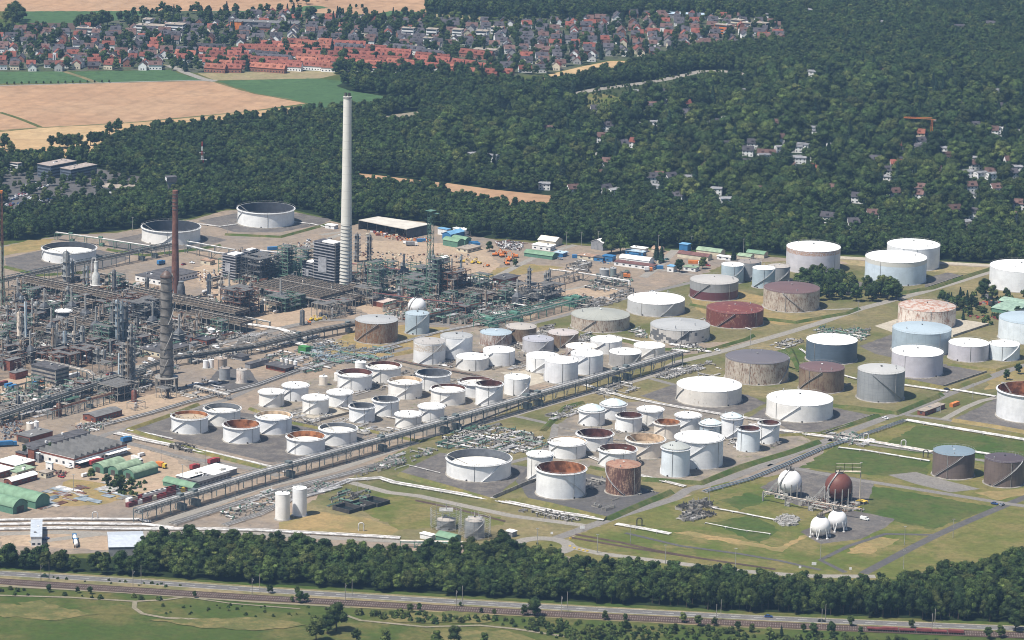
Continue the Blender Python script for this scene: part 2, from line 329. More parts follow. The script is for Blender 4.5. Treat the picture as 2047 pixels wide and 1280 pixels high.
sheet('grass_ground', [(1010, 655), (1120, 632), (1250, 595), (1380, 562), (1445, 530), (1560, 522), (1700, 530), (1990, 545), (2500, 555), (2500, 900), (2047, 880), (1660, 885), (1450, 965), (1240, 1035), (1110, 1090), (990, 1088), (800, 1080), (600, 1060), (560, 1040), (700, 955), (900, 850), (1050, 790), (1350, 715), (1520, 680), (1340, 690), (1200, 670)], m_mix)
sheet('grass_ground', [(1090, 1100), (1240, 1034), (1380, 990), (1449, 965), (1611, 942), (1660, 885), (1811, 836), (2500, 930), (2500, 1080), (2047, 1105), (1750, 1165), (1500, 1150), (1200, 1130)], m_green)
sheet('grass_ground', [(690, 1010), (760, 985), (1000, 1035), (1010, 1050), (870, 1055), (800, 1060), (740, 1030)], m_green)
DRY = [[(560, 1045), (640, 1025), (740, 1038), (800, 1060), (780, 1070), (560, 1060)], [(1690, 1105), (1740, 1072), (1800, 1078), (1735, 1108)], [(1340, 1065), (1370, 1062), (1560, 1095), (1620, 1062), (1612, 1075), (1560, 1103), (1500, 1092)], [(650, 690), (700, 665), (800, 650), (900, 655), (912, 668), (830, 700), (780, 707), (690, 703)], [(935, 545), (1060, 528), (1130, 535), (1050, 548), (960, 560)], [(60, 480), (110, 478), (80, 500), (5, 512), (0, 495)], [(55, 1000), (150, 955), (290, 985), (200, 1010), (60, 1015)], [(1980, 745), (2100, 720), (2100, 770), (1970, 780)], [(1950, 985), (2060, 975), (2060, 990), (1990, 1000)], [(1380, 600), (1400, 565), (1560, 600), (1540, 625), (1680, 640), (1560, 650), (1400, 625)]]
for d in DRY: sheet('dry_grass', d, m_tan)
for d in [[(1760, 895), (1835, 850), (2100, 890), (2100, 925), (1880, 912)], [(1600, 935), (1670, 893), (1858, 922), (1850, 955), (1710, 948)], [(1700, 990), (1745, 972), (1995, 1015), (1865, 1058), (1720, 1030)], [(1440, 1000), (1500, 985), (1540, 1000), (1480, 1020)], [(1420, 1045), (1500, 1030), (1560, 1060), (1520, 1088)], [(1560, 700), (1612, 690), (1612, 725), (1540, 715)]]:
    sheet('lawn', d, ground_mat('green_lawn', ((.075, .125, .028), (.105, .14, .036), (.14, .145, .05)), .012, .04, .3, stripes=(AX, 6, .15)))
for d in [[(700, 555), (760, 540), (860, 560), (960, 570), (1010, 555), (1120, 590), (1100, 600), (1060, 640), (900, 620), (760, 640), (700, 610)], [(730, 480), (960, 490), (1000, 530), (960, 560), (760, 545), (705, 530)], [(380, 540), (430, 520), (660, 520), (640, 640), (520, 660), (450, 630)], [(1090, 600), (1140, 575), (1260, 580), (1230, 600), (1130, 612)], [(150, 850), (200, 805), (420, 770), (420, 790), (240, 845)], [(0, 1090), (0, 1070), (330, 1062), (290, 1095), (200, 1100)], [(130, 860), (330, 905), (380, 940), (300, 990), (180, 960), (0, 950)], [(0, 760), (60, 745), (130, 762), (40, 800), (0, 800)]]:
    sheet('dirt_yard', d, m_dirt2)
BUND = [[(10, 517), (95, 498), (200, 500), (262, 516), (205, 538), (70, 548), (12, 532)], [(215, 482), (300, 464), (420, 472), (455, 480), (400, 495), (300, 503), (220, 494)], [(395, 442), (470, 427), (600, 427), (665, 439), (640, 449), (560, 465), (470, 465)],
 [(262, 858), (395, 812), (735, 862), (700, 908), (630, 925), (540, 925)], [(795, 946), (880, 905), (1060, 935), (985, 998), (900, 984)], [(1280, 792), (1350, 768), (1495, 790), (1532, 806), (1480, 832), (1380, 818)], [(1475, 848), (1530, 815), (1665, 815), (1748, 832), (1650, 866), (1540, 866)], [(1718, 692), (1785, 668), (1785, 715), (1750, 708)], [(1780, 752), (1885, 728), (1972, 745), (1880, 776)], [(1908, 838), (1990, 798), (2100, 830), (2060, 862)], [(1845, 558), (1895, 545), (1925, 552), (1850, 580)], [(1520, 975), (1592, 934), (1748, 962), (1735, 1008), (1680, 1018), (1590, 1010)], [(1600, 1064), (1700, 1020), (1790, 1038), (1770, 1055), (1720, 1078), (1640, 1088)], [(1030, 960), (1060, 930), (1180, 948), (1320, 985), (1215, 1037), (1060, 1000)], [(1560, 560), (1650, 545), (1740, 570), (1700, 590)], [(410, 770), (440, 735), (500, 740), (520, 770), (470, 785)]]
for d in BUND[:13]: sheet('bund_floor', d, m_dark)
sheet('bund_floor', BUND[13], m_asph); sheet('bund_floor', BUND[14], m_dark); sheet('bund_floor', BUND[15], m_asph)
for d in [[(500, 815), (600, 765), (760, 722), (1092, 790), (905, 868), (790, 874), (640, 852)], [(780, 728), (900, 678), (1000, 642), (1342, 705), (1170, 772), (1050, 768)], [(1105, 855), (1170, 812), (1290, 802), (1560, 850), (1622, 882), (1560, 912), (1400, 962), (1290, 955), (1085, 918)]]:
    sheet('bund_floor', d, ground_mat('bund_gravel', ((.33, .28, .225), (.23, .205, .18), (.40, .33, .25)), .02, .05, .4, speck=((.12, .13, .06), .12)))
for d in [[(1748, 652), (1830, 626), (1985, 648), (1905, 674), (1800, 670)], [(1672, 512), (1990, 529), (1990, 534), (1672, 517)], [(585, 822), (655, 806), (697, 828), (640, 842), (590, 835)], [(700, 803), (745, 795), (760, 812), (708, 815)], [(1000, 745), (1060, 740), (1100, 760), (1060, 772)]]:
    sheet('concrete_slab', d, m_cream)
sheet('dry_grass', [(1674, 519), (1990, 536), (1975, 548), (1900, 545), (1700, 530)], ground_mat('sparse_bank', ((.46, .36, .2), (.38, .3, .16), (.3, .27, .13)), .03, .12, .5))
# roads of the plant
ROADS = [
 ([(250, 1088), (345, 1038), (420, 1012), (512, 977), (662, 942), (812, 890), (912, 860), (1024, 830), (1136, 797), (1306, 750), (1356, 724), (1424, 708), (1524, 680), (1636, 647), (1723, 617), (1836, 587), (1976, 545), (2060, 522)], 7.5, m_lroad),
 ([(1111, 1077), (1164, 1058), (1236, 1032), (1349, 997), (1374, 980), (1449, 960), (1536, 927), (1656, 880), (1771, 835), (1811, 825), (1886, 792), (1986, 752), (2060, 724)], 7.5, m_road),
 ([(1726, 1147), (1786, 1115), (1873, 1070), (2006, 1012), (2060, 990)], 6, m_asph),
 ([(1536, 930), (1611, 941), (1711, 960), (1761, 967), (1886, 987), (2011, 1007), (2060, 1014)], 6, m_road),
 ([(1656, 880), (1761, 892), (1861, 905), (2060, 936)], 5, m_road),
 ([(1811, 830), (1886, 839), (2060, 868)], 5, m_road), ([(1886, 839), (1930, 815), (1961, 802), (2060, 780)], 5, m_lroad),
 ([(1174, 1052), (1124, 1045), (1024, 1032), (837, 992), (777, 985), (690, 962)], 6.5, m_lroad),
 ([(60, 1085), (200, 1068), (300, 1070), (420, 1062), (512, 1067), (662, 1076), (800, 1083), (960, 1095), (1030, 1098), (1131, 1085), (1150, 1096), (1199, 1107), (1349, 1126), (1480, 1142), (1611, 1152), (1750, 1153)], 6.5, m_lroad),
 ([(0, 1068), (120, 1064), (200, 1067)], 7, m_lroad),
 ([(1010, 660), (1060, 648), (1124, 632), (1249, 597), (1374, 567), (1420, 555)], 5.5, m_road),
 ([(1420, 555), (1320, 540), (1180, 520)], 4, m_lroad),
 ([(-20, 812), (60, 795), (130, 772), (207, 752), (300, 728)], 8, m_lroad),
 ([(150, 895), (215, 868), (300, 845), (375, 820), (450, 800), (575, 750), (787, 704), (820, 695)], 5.5, m_road),
 ([(230, 880), (300, 897), (350, 912), (430, 925), (512, 939), (560, 952)], 6.5, m_road),
 ([(1025, 600), (1100, 585), (1190, 570)], 4, m_lroad), ([(950, 575), (980, 560), (1080, 510), (1150, 490)], 6, m_lroad),
 ([(640, 470), (700, 462), (560, 510), (420, 560)], 6, m_lroad), ([(1285, 555), (1310, 538), (1340, 510), (1350, 500)], 7, m_lroad), ([(700, 700), (600, 680), (520, 668), (440, 650)], 6, m_road), ([(380, 700), (520, 668), (640, 640), (760, 640), (900, 650)], 7, m_road),
 ([(1300, 757), (1330, 765), (1350, 770)], 5, m_road), ([(1690, 1145), (1640, 1120), (1770, 1068), (1873, 1070)], 3.5, m_asph),
 ([(1030, 832), (1110, 850), (1080, 910), (1000, 930)], 5, m_road), ([(1560, 600), (1640, 620), (1723, 617)], 4, m_lroad)]
for p, w_, m_ in ROADS: ribbon('road', p, w_, m_)
for pp in ([(1140, 1074), (1250, 1093), (1380, 1113), (1550, 1138)], [(1150, 1068), (1240, 1084), (1310, 1100), (1400, 1116)], [(830, 1000), (900, 1014), (1010, 1042)]):
    for o_ in (0, 1.6): ribbon('rail_spur', [(x, y+o_) for x, y in pp], 1.6, m_ballast)
ribbon('gravel_path', [(1250, 1066), (1360, 1092), (1480, 1108), (1560, 1122), (1640, 1140)], 3, m_asph)
sheet('gravel_yard', [(1775, 950), (1830, 944), (1895, 962), (1960, 978), (1900, 985), (1830, 968)], m_road)
# roundabout
rcx, rcy = at(1085, 1092)
LVL[0] += .02
rb = MB(); rb.lathe([(11, LVL[0]), (19, LVL[0])], 48, rcx, rcy); o_ = rb.build('roundabout', m_lroad); tag(o_, kind='structure')
rb = MB(); rb.lathe([(.01, .35), (9, .25), (10.9, .15), (11, .0)], 48, rcx, rcy); o_ = rb.build('roundabout_island', m_green); tag(o_, kind='structure')
# the railway and the main road in the foreground
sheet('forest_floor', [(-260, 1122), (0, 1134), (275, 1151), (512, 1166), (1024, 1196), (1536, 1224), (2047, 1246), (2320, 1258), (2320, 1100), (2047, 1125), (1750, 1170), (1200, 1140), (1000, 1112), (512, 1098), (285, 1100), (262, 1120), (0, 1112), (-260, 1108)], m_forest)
sheet('verge', [(-200, 1128), (0, 1139), (275, 1155), (512, 1172), (1024, 1203), (1536, 1231), (2047, 1252), (2300, 1262), (2300, 1282), (2047, 1275), (1536, 1258), (1024, 1232), (512, 1206), (250, 1186), (0, 1174), (-200, 1160)], ground_mat('verge_grass', ((.36, .29, .165), (.30, .25, .14), (.18, .185, .08)), .02, .06, .5))
HWY = [(-250, 1130), (0, 1147), (275, 1163.5), (512, 1180), (1024, 1210.5), (1536, 1237), (2047, 1258), (2300, 1266)]
hw, HQ = ribbon('main_road', HWY, 7.2, ground_mat('highway_asphalt', ((.205, .195, .19), (.235, .225, .215), (.215, .205, .20)), .02, .1, .6))
RAIL = [(-250, 1145), (0, 1163), (250, 1179.5), (512, 1196), (1024, 1224), (1536, 1249.5), (1961, 1268), (2300, 1280)]
rl, RQ = ribbon('railway_ballast', RAIL, 10.5, m_ballast)
LVL[0] += .04
mb = MB()
def along(Q, step, off=0.0):
    out = []; d0 = 0.0; nxt = 0.0
    for i in range(len(Q)-1):
        L = (Q[i+1]-Q[i]).length
        while nxt <= d0+L:
            t = (nxt-d0)/L; p = Q[i].lerp(Q[i+1], t); d = (Q[i+1]-Q[i]).normalized(); out.append((p.x-d.y*off, p.y+d.x*off, math.atan2(d.y, d.x))); nxt += step
        d0 += L
    return out
for x, y, a in along(HQ, 12): mb.box(x, y, LVL[0]-.01, 5, .22, .01, a)
tag(mb.build('road_marking', m_line), kind='structure')
for off in (3.8, -3.8):
    mb = MB()
    for x, y, a in along(HQ, 10, off): mb.box(x, y, LVL[0]-.01, 10.05, .16, .01, a)
    tag(mb.build('road_marking', m_line), kind='structure')
m_rail = plain('worn_rail', (.30, .24, .21), .4, .5, .2)
for off in (-2.9, 1.1):
    mb = MB()
    for g_ in (0, 1.45):
        for x, y, a in along(RQ, 10, off+g_): mb.box(x, y, LVL[0], 10.1, .09, .18, a)
    for x, y, a in along(RQ, 1.3, off+.72): mb.box(x, y, LVL[0]-.02, .3, 2.5, .12, a)
    tag(mb.build('railway_track', [m_rail]), kind='structure')
sheet('verge', [(-200, 1160), (0, 1170), (250, 1184), (512, 1203), (700, 1214), (700, 1216), (512, 1205.5), (250, 1187), (0, 1173), (-200, 1163)], m_path)
ribbon('path', [(-60, 1187), (0, 1191), (140, 1195), (270, 1203), (330, 1200), (370, 1194)], 2.2, m_path)
ribbon('path', [(270, 1203), (268, 1216), (285, 1228), (330, 1236), (520, 1244)], 2.6, m_path)
ribbon('path', [(370, 1194), (460, 1207), (600, 1218)], 1.6, m_path)
ribbon('path', [(660, 1220), (720, 1241), (790, 1248), (850, 1254), (960, 1251), (1030, 1258), (1140, 1275), (1180, 1290)], 2.4, m_path)
for d in [[(-100, 1205), (100, 1212), (200, 1228), (120, 1240), (-100, 1228)], [(300, 1240), (520, 1235), (620, 1250), (520, 1262), (400, 1255)], [(760, 1230), (900, 1222), (1000, 1232), (980, 1246), (800, 1246)], [(840, 1258), (1020, 1262), (1100, 1290), (900, 1290)], [(30, 1205), (80, 1200), (120, 1215), (60, 1222)]]:
    sheet('dry_grass', d, ground_mat('dry_meadow', ((.27, .22, .09), (.17, .17, .06), (.12, .14, .045)), .03, .08, .4))
# ------------------------------------------------------------------ storage tanks
m_girder = plain('girder_paint', (.62, .61, .60), .5, .3, .15, .6)
m_white_roof = roof_mat((.88, .87, .84), amt=0, seed=1)
m_stair = plain('stair_steel', (.42, .42, .42), .6, .3, .2, .5)
DOME = NT('dome_panels', .3, .6)
_o = DOME.n('ShaderNodeTexCoord').outputs['Object']; _v = DOME.n('ShaderNodeTexVoronoi', feature='F1'); DOME.l(_o, _v.inputs['Vector']); _v.inputs['Scale'].default_value = .35
DOME = DOME.color(DOME.mix(DOME.math('MULTIPLY', _v.outputs['Color'], .6), (.50, .58, .60), (.74, .76, .74)))
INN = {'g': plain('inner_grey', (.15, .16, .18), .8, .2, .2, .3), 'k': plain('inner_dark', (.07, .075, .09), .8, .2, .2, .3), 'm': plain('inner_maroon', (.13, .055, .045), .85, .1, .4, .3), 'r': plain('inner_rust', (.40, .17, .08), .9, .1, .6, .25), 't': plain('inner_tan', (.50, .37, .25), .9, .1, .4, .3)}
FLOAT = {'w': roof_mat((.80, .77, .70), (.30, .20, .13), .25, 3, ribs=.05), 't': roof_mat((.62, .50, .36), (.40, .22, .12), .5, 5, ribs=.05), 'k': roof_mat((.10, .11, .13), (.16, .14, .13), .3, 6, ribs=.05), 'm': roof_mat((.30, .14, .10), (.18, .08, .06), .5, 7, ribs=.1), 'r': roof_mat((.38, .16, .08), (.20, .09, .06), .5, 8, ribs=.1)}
W0 = wall_mat(WHITE, seed=1); W1 = wall_mat(WHITE, seed=2); W2 = wall_mat((.76, .76, .76), seed=3); W3 = wall_mat((.80, .77, .72), (.45, .30, .2), .18, 4); W4 = wall_mat(WHITE, (.5, .34, .24), .1, 9)
GREY = wall_mat((.36, .37, .38), (.2, .18, .17), .2, 5, seams=.45, course=.3); LB = wall_mat((.52, .62, .68), seed=6); LB2 = wall_mat((.70, .75, .78), seed=16, seams=.25)
LIL = wall_mat((.66, .63, .68), seed=7); SLATE = wall_mat((.12, .16, .21), (.2, .22, .25), .3, 8, course=.3)
BRN = wall_mat((.30, .22, .15), (.17, .08, .05), .6, 10, seams=.4); RED = wall_mat((.20, .06, .045), (.52, .30, .2), .5, 11, seams=.3)
TANW = wall_mat((.34, .27, .20), (.26, .12, .05), .72, 12, seams=.35); CRR = wall_mat((.74, .66, .58), (.40, .15, .07), .56, 13, seams=.3)
CRM = wall_mat((.60, .52, .43), (.25, .13, .07), .60, 14, seams=.4); DKB = wall_mat((.20, .15, .13), (.10, .07, .06), .4, 15, seams=.5, course=.35)
CRE = wall_mat((.74, .66, .56), (.5, .3, .18), .35, 17); RST = wall_mat((.15, .07, .055), (.60, .38, .26), .62, 18, seams=.2)
WRB = wall_mat((.66, .61, .56), (.26, .12, .07), .68, 19, seams=.3); WDB = wall_mat((.66, .62, .57), (.30, .24, .2), .35, 20, patch=(.13, .13, .135), seams=.3)
R_GR = roof_mat((.55, .55, .54), amt=.05, seed=21); R_GG = roof_mat((.50, .50, .44), (.4, .27, .2), .3, 22, ribs=.35); R_WR = roof_mat((.76, .73, .70), (.30, .10, .06), .22, 23); R_RED = roof_mat((.24, .07, .055), (.50, .27, .18), .5, 24)
R_MAR = roof_mat((.21, .125, .12), (.36, .17, .12), .15, 25); R_PUR = roof_mat((.20, .18, .195), (.26, .22, .24), .2, 26); R_LB = roof_mat((.55, .65, .71), amt=0, seed=27); R_TAN = roof_mat((.62, .56, .50), (.45, .3, .22), .2, 28)
R_FLK = roof_mat((.72, .62, .54), (.42, .17, .09), .75, 29); R_RST = roof_mat((.52, .30, .20), (.30, .12, .07), .7, 30, ribs=.4); R_BRG = roof_mat((.42, .36, .32), (.3, .2, .16), .4, 31)
R_BLU = roof_mat((.28, .36, .42), (.2, .26, .3), .4, 32)
m_stairw = plain('pale_stair', (.70, .70, .70), .6, .3, .2, .5); WHT = (W0, W1, W2, W3, W4, CRE, LB2)
whitew_ = plain('vent_white', (.7, .7, .68), .6)
TANKS = []      # footprints for other code: (x, y, R)
def tank(L, R, yr, yb, kind, wall, roof, label, depth=.3, inner=None, stair=None, group=None, rise=None, girder=None, name='storage_tank'):
    cx = (L+R)/2; P = at(cx, yb); D = math.sqrt(P[0]**2+P[1]**2+CAM_H**2); hd = math.hypot(*P)
    rr = (R-L)/2*D/F_PX; X, Y = P[0]*(1+rr/hd), P[1]*(1+rr/hd); rr = (R-L)/2*math.sqrt(X*X+Y*Y+CAM_H**2)/F_PX
    X, Y = P[0]*(1+rr/hd), P[1]*(1+rr/hd); h = (yb-yr)*D/F_PX/(hd/D); TANKS.append((X, Y, rr))
    root = empty(name, X, Y, 0, label, 'tank' if kind != 'S' else 'silo', group); n = 64 if rr > 10 else 40
    op = kind == 'F'
    mb = MB()
    if op: mb.lathe([(rr, 0), (rr, h), (rr-.25, h)], n)
    else: mb.lathe([(rr, 0), (rr, h)], n)
    o = mb.build('shell', wall, root); smooth_by(o, 50)
    if op:
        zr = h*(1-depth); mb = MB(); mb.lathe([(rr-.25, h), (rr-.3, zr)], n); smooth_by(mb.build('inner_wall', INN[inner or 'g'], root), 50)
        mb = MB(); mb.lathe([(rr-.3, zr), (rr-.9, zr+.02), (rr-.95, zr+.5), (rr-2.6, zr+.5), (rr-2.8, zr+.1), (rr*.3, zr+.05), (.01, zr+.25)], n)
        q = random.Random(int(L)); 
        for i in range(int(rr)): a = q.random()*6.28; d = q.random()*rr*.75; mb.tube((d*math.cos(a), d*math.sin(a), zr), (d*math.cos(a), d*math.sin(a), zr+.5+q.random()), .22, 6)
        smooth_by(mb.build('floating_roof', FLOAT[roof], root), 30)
        a = 2.2+q.random()*.9; mb = MB()           # rolling ladder from the rim to the deck
        for s_ in (-.45, .45): mb.tube(((rr-.4)*math.cos(a)-s_*math.sin(a), (rr-.4)*math.sin(a)+s_*math.cos(a), h+.5), (rr*.35*math.cos(a)-s_*math.sin(a), rr*.35*math.sin(a)+s_*math.cos(a), zr+.6), .12, 4)
        for k in range(12):
            t = k/11; d = (rr-.4)*(1-t)+rr*.35*t; z = (h+.5)*(1-t)+(zr+.6)*t; mb.box(d*math.cos(a), d*math.sin(a), z, .3, .9, .08, a)
        mb.build('rolling_ladder', steel, root)
        mb = MB(); mb.box((rr+.2)*math.cos(a), (rr+.2)*math.sin(a), h, 2.2, 2.4, .12, a)
        for s_ in (-1.1, 1.1): mb.tube(((rr+.2)*math.cos(a)-s_*math.sin(a), (rr+.2)*math.sin(a)+s_*math.cos(a), h), ((rr+.2)*math.cos(a)-s_*math.sin(a), (rr+.2)*math.sin(a)+s_*math.cos(a), h+1.2), .08, 4)
        mb.build('gauge_platform', steel, root)
    else:
        k = {'C': .10, 'K': .14, 'D': .34, 'S': .08}[kind] if rise is None else rise
        mb = MB(); prof = []
        for j in range(7):
            t = j/6; prof.append((max(.01, rr*(1-t)), h+rr*k*(math.sin(t*math.pi/2) if kind == 'D' else (t if kind == 'K' else (1-(1-t)**1.7)))))
        if kind == 'D': mb.lathe([(rr, h+.3)]+[(a_, b_+.3) for a_, b_ in prof], 16); ro = mb.build('dome_roof', roof, root)
        else: mb.lathe([(rr+.12, h-.12)]+prof, n); ro = mb.build('roof', roof, root); smooth_by(ro, 35)
        q = random.Random(int(L)+5); mb = MB(); zc = h+rr*k
        vr = .3+.25*q.random(); mb.tube((0, 0, zc-.2), (0, 0, zc+.5), vr, 8); mb.tube((0, 0, zc+.5), (0, 0, zc+.65), vr*1.7, 8)
        mb.build('roof_vent', q.choice([dsteel, steel, whitew_]) , root)
        for i in range(2):
            a = q.random()*6.28; d = rr*(.6+.25*q.random()); mb = MB(); mb.tube((d*math.cos(a), d*math.sin(a), h), (d*math.cos(a), d*math.sin(a), h+rr*k*.6+1.0), .3, 8); mb.build('roof_hatch', m_stair, root)
    gd = girder if girder is not None else op
    if gd:
        mb = MB(); z = h-.7; mb.lathe([(rr, z), (rr+.9, z+.02), (rr+.9, z+.22), (rr, z+.24)], n)
        mb.build('wind_girder', m_girder, root)
    if rr > 4.5:                                      # hand rail round the rim
        mb = MB(); nn = 36
        for i in range(nn):
            a, b = 2*math.pi*i/nn, 2*math.pi*(i+1)/nn; ra = rr+(.8 if gd else .05)
            mb.tube((ra*math.cos(a), ra*math.sin(a), h-.3), (ra*math.cos(a), ra*math.sin(a), h+1.0), .05, 3, cap=False)
            mb.tube((ra*math.cos(a), ra*math.sin(a), h+1.0), (ra*math.cos(b), ra*math.sin(b), h+1.0), .05, 3, cap=False)
        mb.build('handrail', steel, root)
        st = stair if stair is not None else ((int(L*7) % 5)*.4-1.9-1.2, 1)
        if st:                                         # stair winding up the shell
            a0, dr = st[0], st[1]; run = h*1.25/rr; ns = max(8, int(h*1.2)); mb = MB()
            for i in range(ns):
                a = a0+dr*run*i/ns; b = a0+dr*run*(i+1)/ns; z = h*i/ns; z2 = h*(i+1)/ns
                A = [(rr+.08, z), (rr+.65, z)]; B = [(rr+.08, z2), (rr+.65, z2)]
                vs = [(A[0][0]*math.cos(a), A[0][0]*math.sin(a), z), (A[1][0]*math.cos(a), A[1][0]*math.sin(a), z), (B[1][0]*math.cos(b), B[1][0]*math.sin(b), z2), (B[0][0]*math.cos(b), B[0][0]*math.sin(b), z2)]
                mb.add(vs+[(x, y, zz-.25) for x, y, zz in vs], [(0, 1, 2, 3), (7, 6, 5, 4), (0, 4, 5, 1), (2, 6, 7, 3), (1, 5, 6, 2)])
                mb.tube((vs[1][0], vs[1][1], vs[1][2]+1), (vs[2][0], vs[2][1], vs[2][2]+1), .05, 3, cap=False)
            mb.build('stairway', m_stairw if wall in WHT else m_stair, root)
        q = random.Random(int(L)+9); mb = MB(); a = -1.57+q.uniform(-.9, .9)
        mb.tube(((rr+.2)*math.cos(a), (rr+.2)*math.sin(a), .4), ((rr+.2)*math.cos(a), (rr+.2)*math.sin(a), h), .14, 5); mb.build('riser_pipe', steel, root)
        a = -1.57+q.uniform(-.9, .9); mb = MB(); mb.tube(((rr-.1)*math.cos(a), (rr-.1)*math.sin(a), .9), ((rr+.5)*math.cos(a), (rr+.5)*math.sin(a), .9), .55, 10); mb.build('manhole', dsteel, root)
    # base ring
    mb = MB(); mb.lathe([(rr, .5), (rr+.7, .42), (rr+.9, 0)], n); mb.build('foundation_ring', concrete, root)
    return root
T = tank
T(85, 192, 506, 529, 'F', W0, 'w', 'low wide white open-topped tank in the far left dark bund, pale floating roof', .5, 'k')
T(284, 400, 464, 492, 'F', W3, 'k', 'wide white open-topped tank behind the brown chimney, dark deep inside', .8, 'k')
T(475, 588, 427, 457, 'F', W1, 'k', 'wide white open-topped tank left of the tall pale chimney at the forest edge', .8, 'k')
T(1570.5, 1678, 504, 549.5, 'C', wall_mat((.70, .67, .70), seed=41, band=(14.3, 18.2, (.40, .22, .12), .9)), m_white_roof, 'white tank with a rusty brown band under its roof, at the forest edge', stair=0)
T(1728, 1850, 526, 572.5, 'C', wall_mat((.58, .66, .72), seed=42, band=(14.6, 19, (.58, .56, .50), 1)), m_white_roof, 'light blue tank with a beige band below its white roof, behind the tree clump', stair=0)
T(1771.5, 1876.5, 499, 543, 'C', W2, m_white_roof, 'plain white tank standing behind the light blue beige-banded tank')
T(1977, 2101, 545, 586, 'C', W2, m_white_roof, 'large white tank cut off by the right edge, in front of the far forest', stair=(-1.7, 1))
T(1441, 1486, 533, 568, 'C', LB, m_white_roof, 'pale blue tank, leftmost of the small group beside the site huts', girder=False)
T(1474, 1519, 527, 562, 'C', GREY, R_BRG, 'grey tank with brownish roof right behind the leftmost pale blue small tank')
T(1503, 1548.5, 540, 578, 'C', LB, m_white_roof, 'pale blue tank in front of the small group near the tree clump')
T(1535, 1578, 536, 567, 'C', GREY, R_TAN, 'grey tank with rusty tan roof beside the tree clump', stair=(-2, 1))
T(1378, 1475, 569, 603, 'C', wall_mat((.36, .36, .36), (.25, .2, .18), .2, 43, band=(-1, 6.5, (.12, .04, .045), 1), seams=.4), roof_mat((.62, .59, .55), amt=.05, seed=44), 'two-tone tank, grey above and dark maroon below, with beige roof')
T(1253.5, 1368, 609, 634.5, 'K', wall_mat((.62, .62, .62), (.36, .17, .1), .3, 45), R_WR, 'dirty white flat tank whose conical roof has one rusty red patch')
T(1411, 1525, 628, 658, 'C', RED, R_RED, 'completely rust-red tank with rust-red roof on dry grass')
T(1525, 1637, 587, 625.5, 'C', CRM, R_MAR, 'streaky beige tank with a maroon roof just below the tree clump', stair=(-1.1, -1))
T(1141, 1258, 641, 666, 'K', CRM, R_GG, 'wide tank with greenish grey ribbed roof and rust-streaked cream wall', rise=.16)
T(1299, 1418, 662, 689, 'K', WDB, R_GR, 'wide grey-roofed tank with dark squarish patches where cladding is missing', rise=.14)
T(709.5, 795, 648, 689, 'C', TANW, R_GR, 'brown-streaked tank with grey roof alone in a dry grass ring')
T(809.5, 858, 631, 670.5, 'C', LB, R_LB, 'tall pale blue tank beside the white ball-shaped vessel')
T(1010, 1072, 659, 686, 'C', BRN, R_TAN, 'small brown streaked tank with tan roof, rearmost of its cluster')
T(1094, 1156, 671, 698, 'C', BRN, roof_mat((.70, .62, .58), (.4, .25, .2), .25, 46), 'small brown streaked tank with pinkish pale roof and a green vent')
T(959, 1023, 671, 695.5, 'C', WRB, R_LB, 'dirty white tank with pale blue-grey roof and one dark rust streak')
T(879.5, 944, 678, 720, 'C', W2, R_GR, 'white tank with light grey roof behind the rusty-banded white tank')
T(1044, 1106.5, 684, 709, 'C', wall_mat((.58, .57, .58), (.3, .2, .16), .35, 47), roof_mat((.58, .57, .62), amt=0, seed=48), 'grey-white tank with lilac grey roof between two brown tanks')
T(1179.5, 1243, 685, 710, 'C', W0, m_white_roof, 'clean white tank rearmost on the right of the white cluster')
T(1130, 1194, 699, 724, 'C', WRB, roof_mat((.84, .78, .68), amt=.05, seed=49), 'rust-streaked tank with a warm white roof amid white tanks')
T(1266, 1329, 697, 720, 'C', W3, roof_mat((.86, .82, .76), amt=.03, seed=50), 'cream-white tank at the end of the long pipe rack')
T(965, 1029, 706, 734, 'C', W1, m_white_roof, 'white tank with ring stiffeners right behind the low brown-spotted white tank')
T(826, 890, 689, 730.5, 'C', wall_mat((.72, .71, .69), (.42, .3, .2), .15, 51, band=(9, 13.5, (.46, .36, .26), .8)), roof_mat((.60, .56, .52), amt=.1, seed=52), 'tall white tank with brown upper band, front left of the white cluster')
T(911.5, 976.5, 720, 743, 'C', wall_mat((.74, .72, .68), (.4, .32, .22), .25, 53), m_white_roof, 'low white tank with brownish patches beside the tall brown-banded one')
T(1217, 1281.5, 710, 737, 'C', wall_mat((.48, .46, .44), (.25, .2, .16), .3, 54, seams=.4), m_white_roof, 'grey-walled tank with bright white roof next to the pipe rack')
T(1140, 1205, 713, 751, 'K', W2, m_white_roof, 'taller white tank with seamed roof behind the front seamed white tank')
T(1051, 1117, 718, 747.5, 'C', W0, m_white_roof, 'plain white tank left behind the front seamed white tank')
T(1088, 1155, 727, 769, 'K', wall_mat((.74, .74, .75), seed=55, seams=.3), m_white_roof, 'tall seamed white tank in front beside the pipe rack with a curved stair', stair=(-2.9, -1))
T(1007, 1058, 759, 793, 'C', W1, m_white_roof, 'white tank partly hidden by the pipe rack, right of the maroon-lined tank')
T(733, 801, 738, 768, 'F', W3, 'w', 'open-topped white tank with dark red inner rim, furthest back of the middle group', .25, 'm')
T(674.5, 744, 753, 783, 'F', W0, 'w', 'open-topped white tank with maroon inner wall beside the small white drum', .35, 'm')
T(831.5, 900, 753, 784, 'F', W1, 'k', 'open-topped white tank, empty looking and dark grey inside', .8, 'g')
T(776, 844, 768, 800, 'F', W3, 'w', 'open-topped white tank with cream rusty inner edge in the middle of its group', .25, 't')
T(916.5, 987, 770, 797, 'F', W2, 'w', 'open-topped white tank half hidden behind two others, maroon rim', .25, 'm')
T(861, 930, 784, 812.5, 'F', W3, 'w', 'open-topped white tank with brown marks on its pale roof near the pipe rack', .2, 'm')
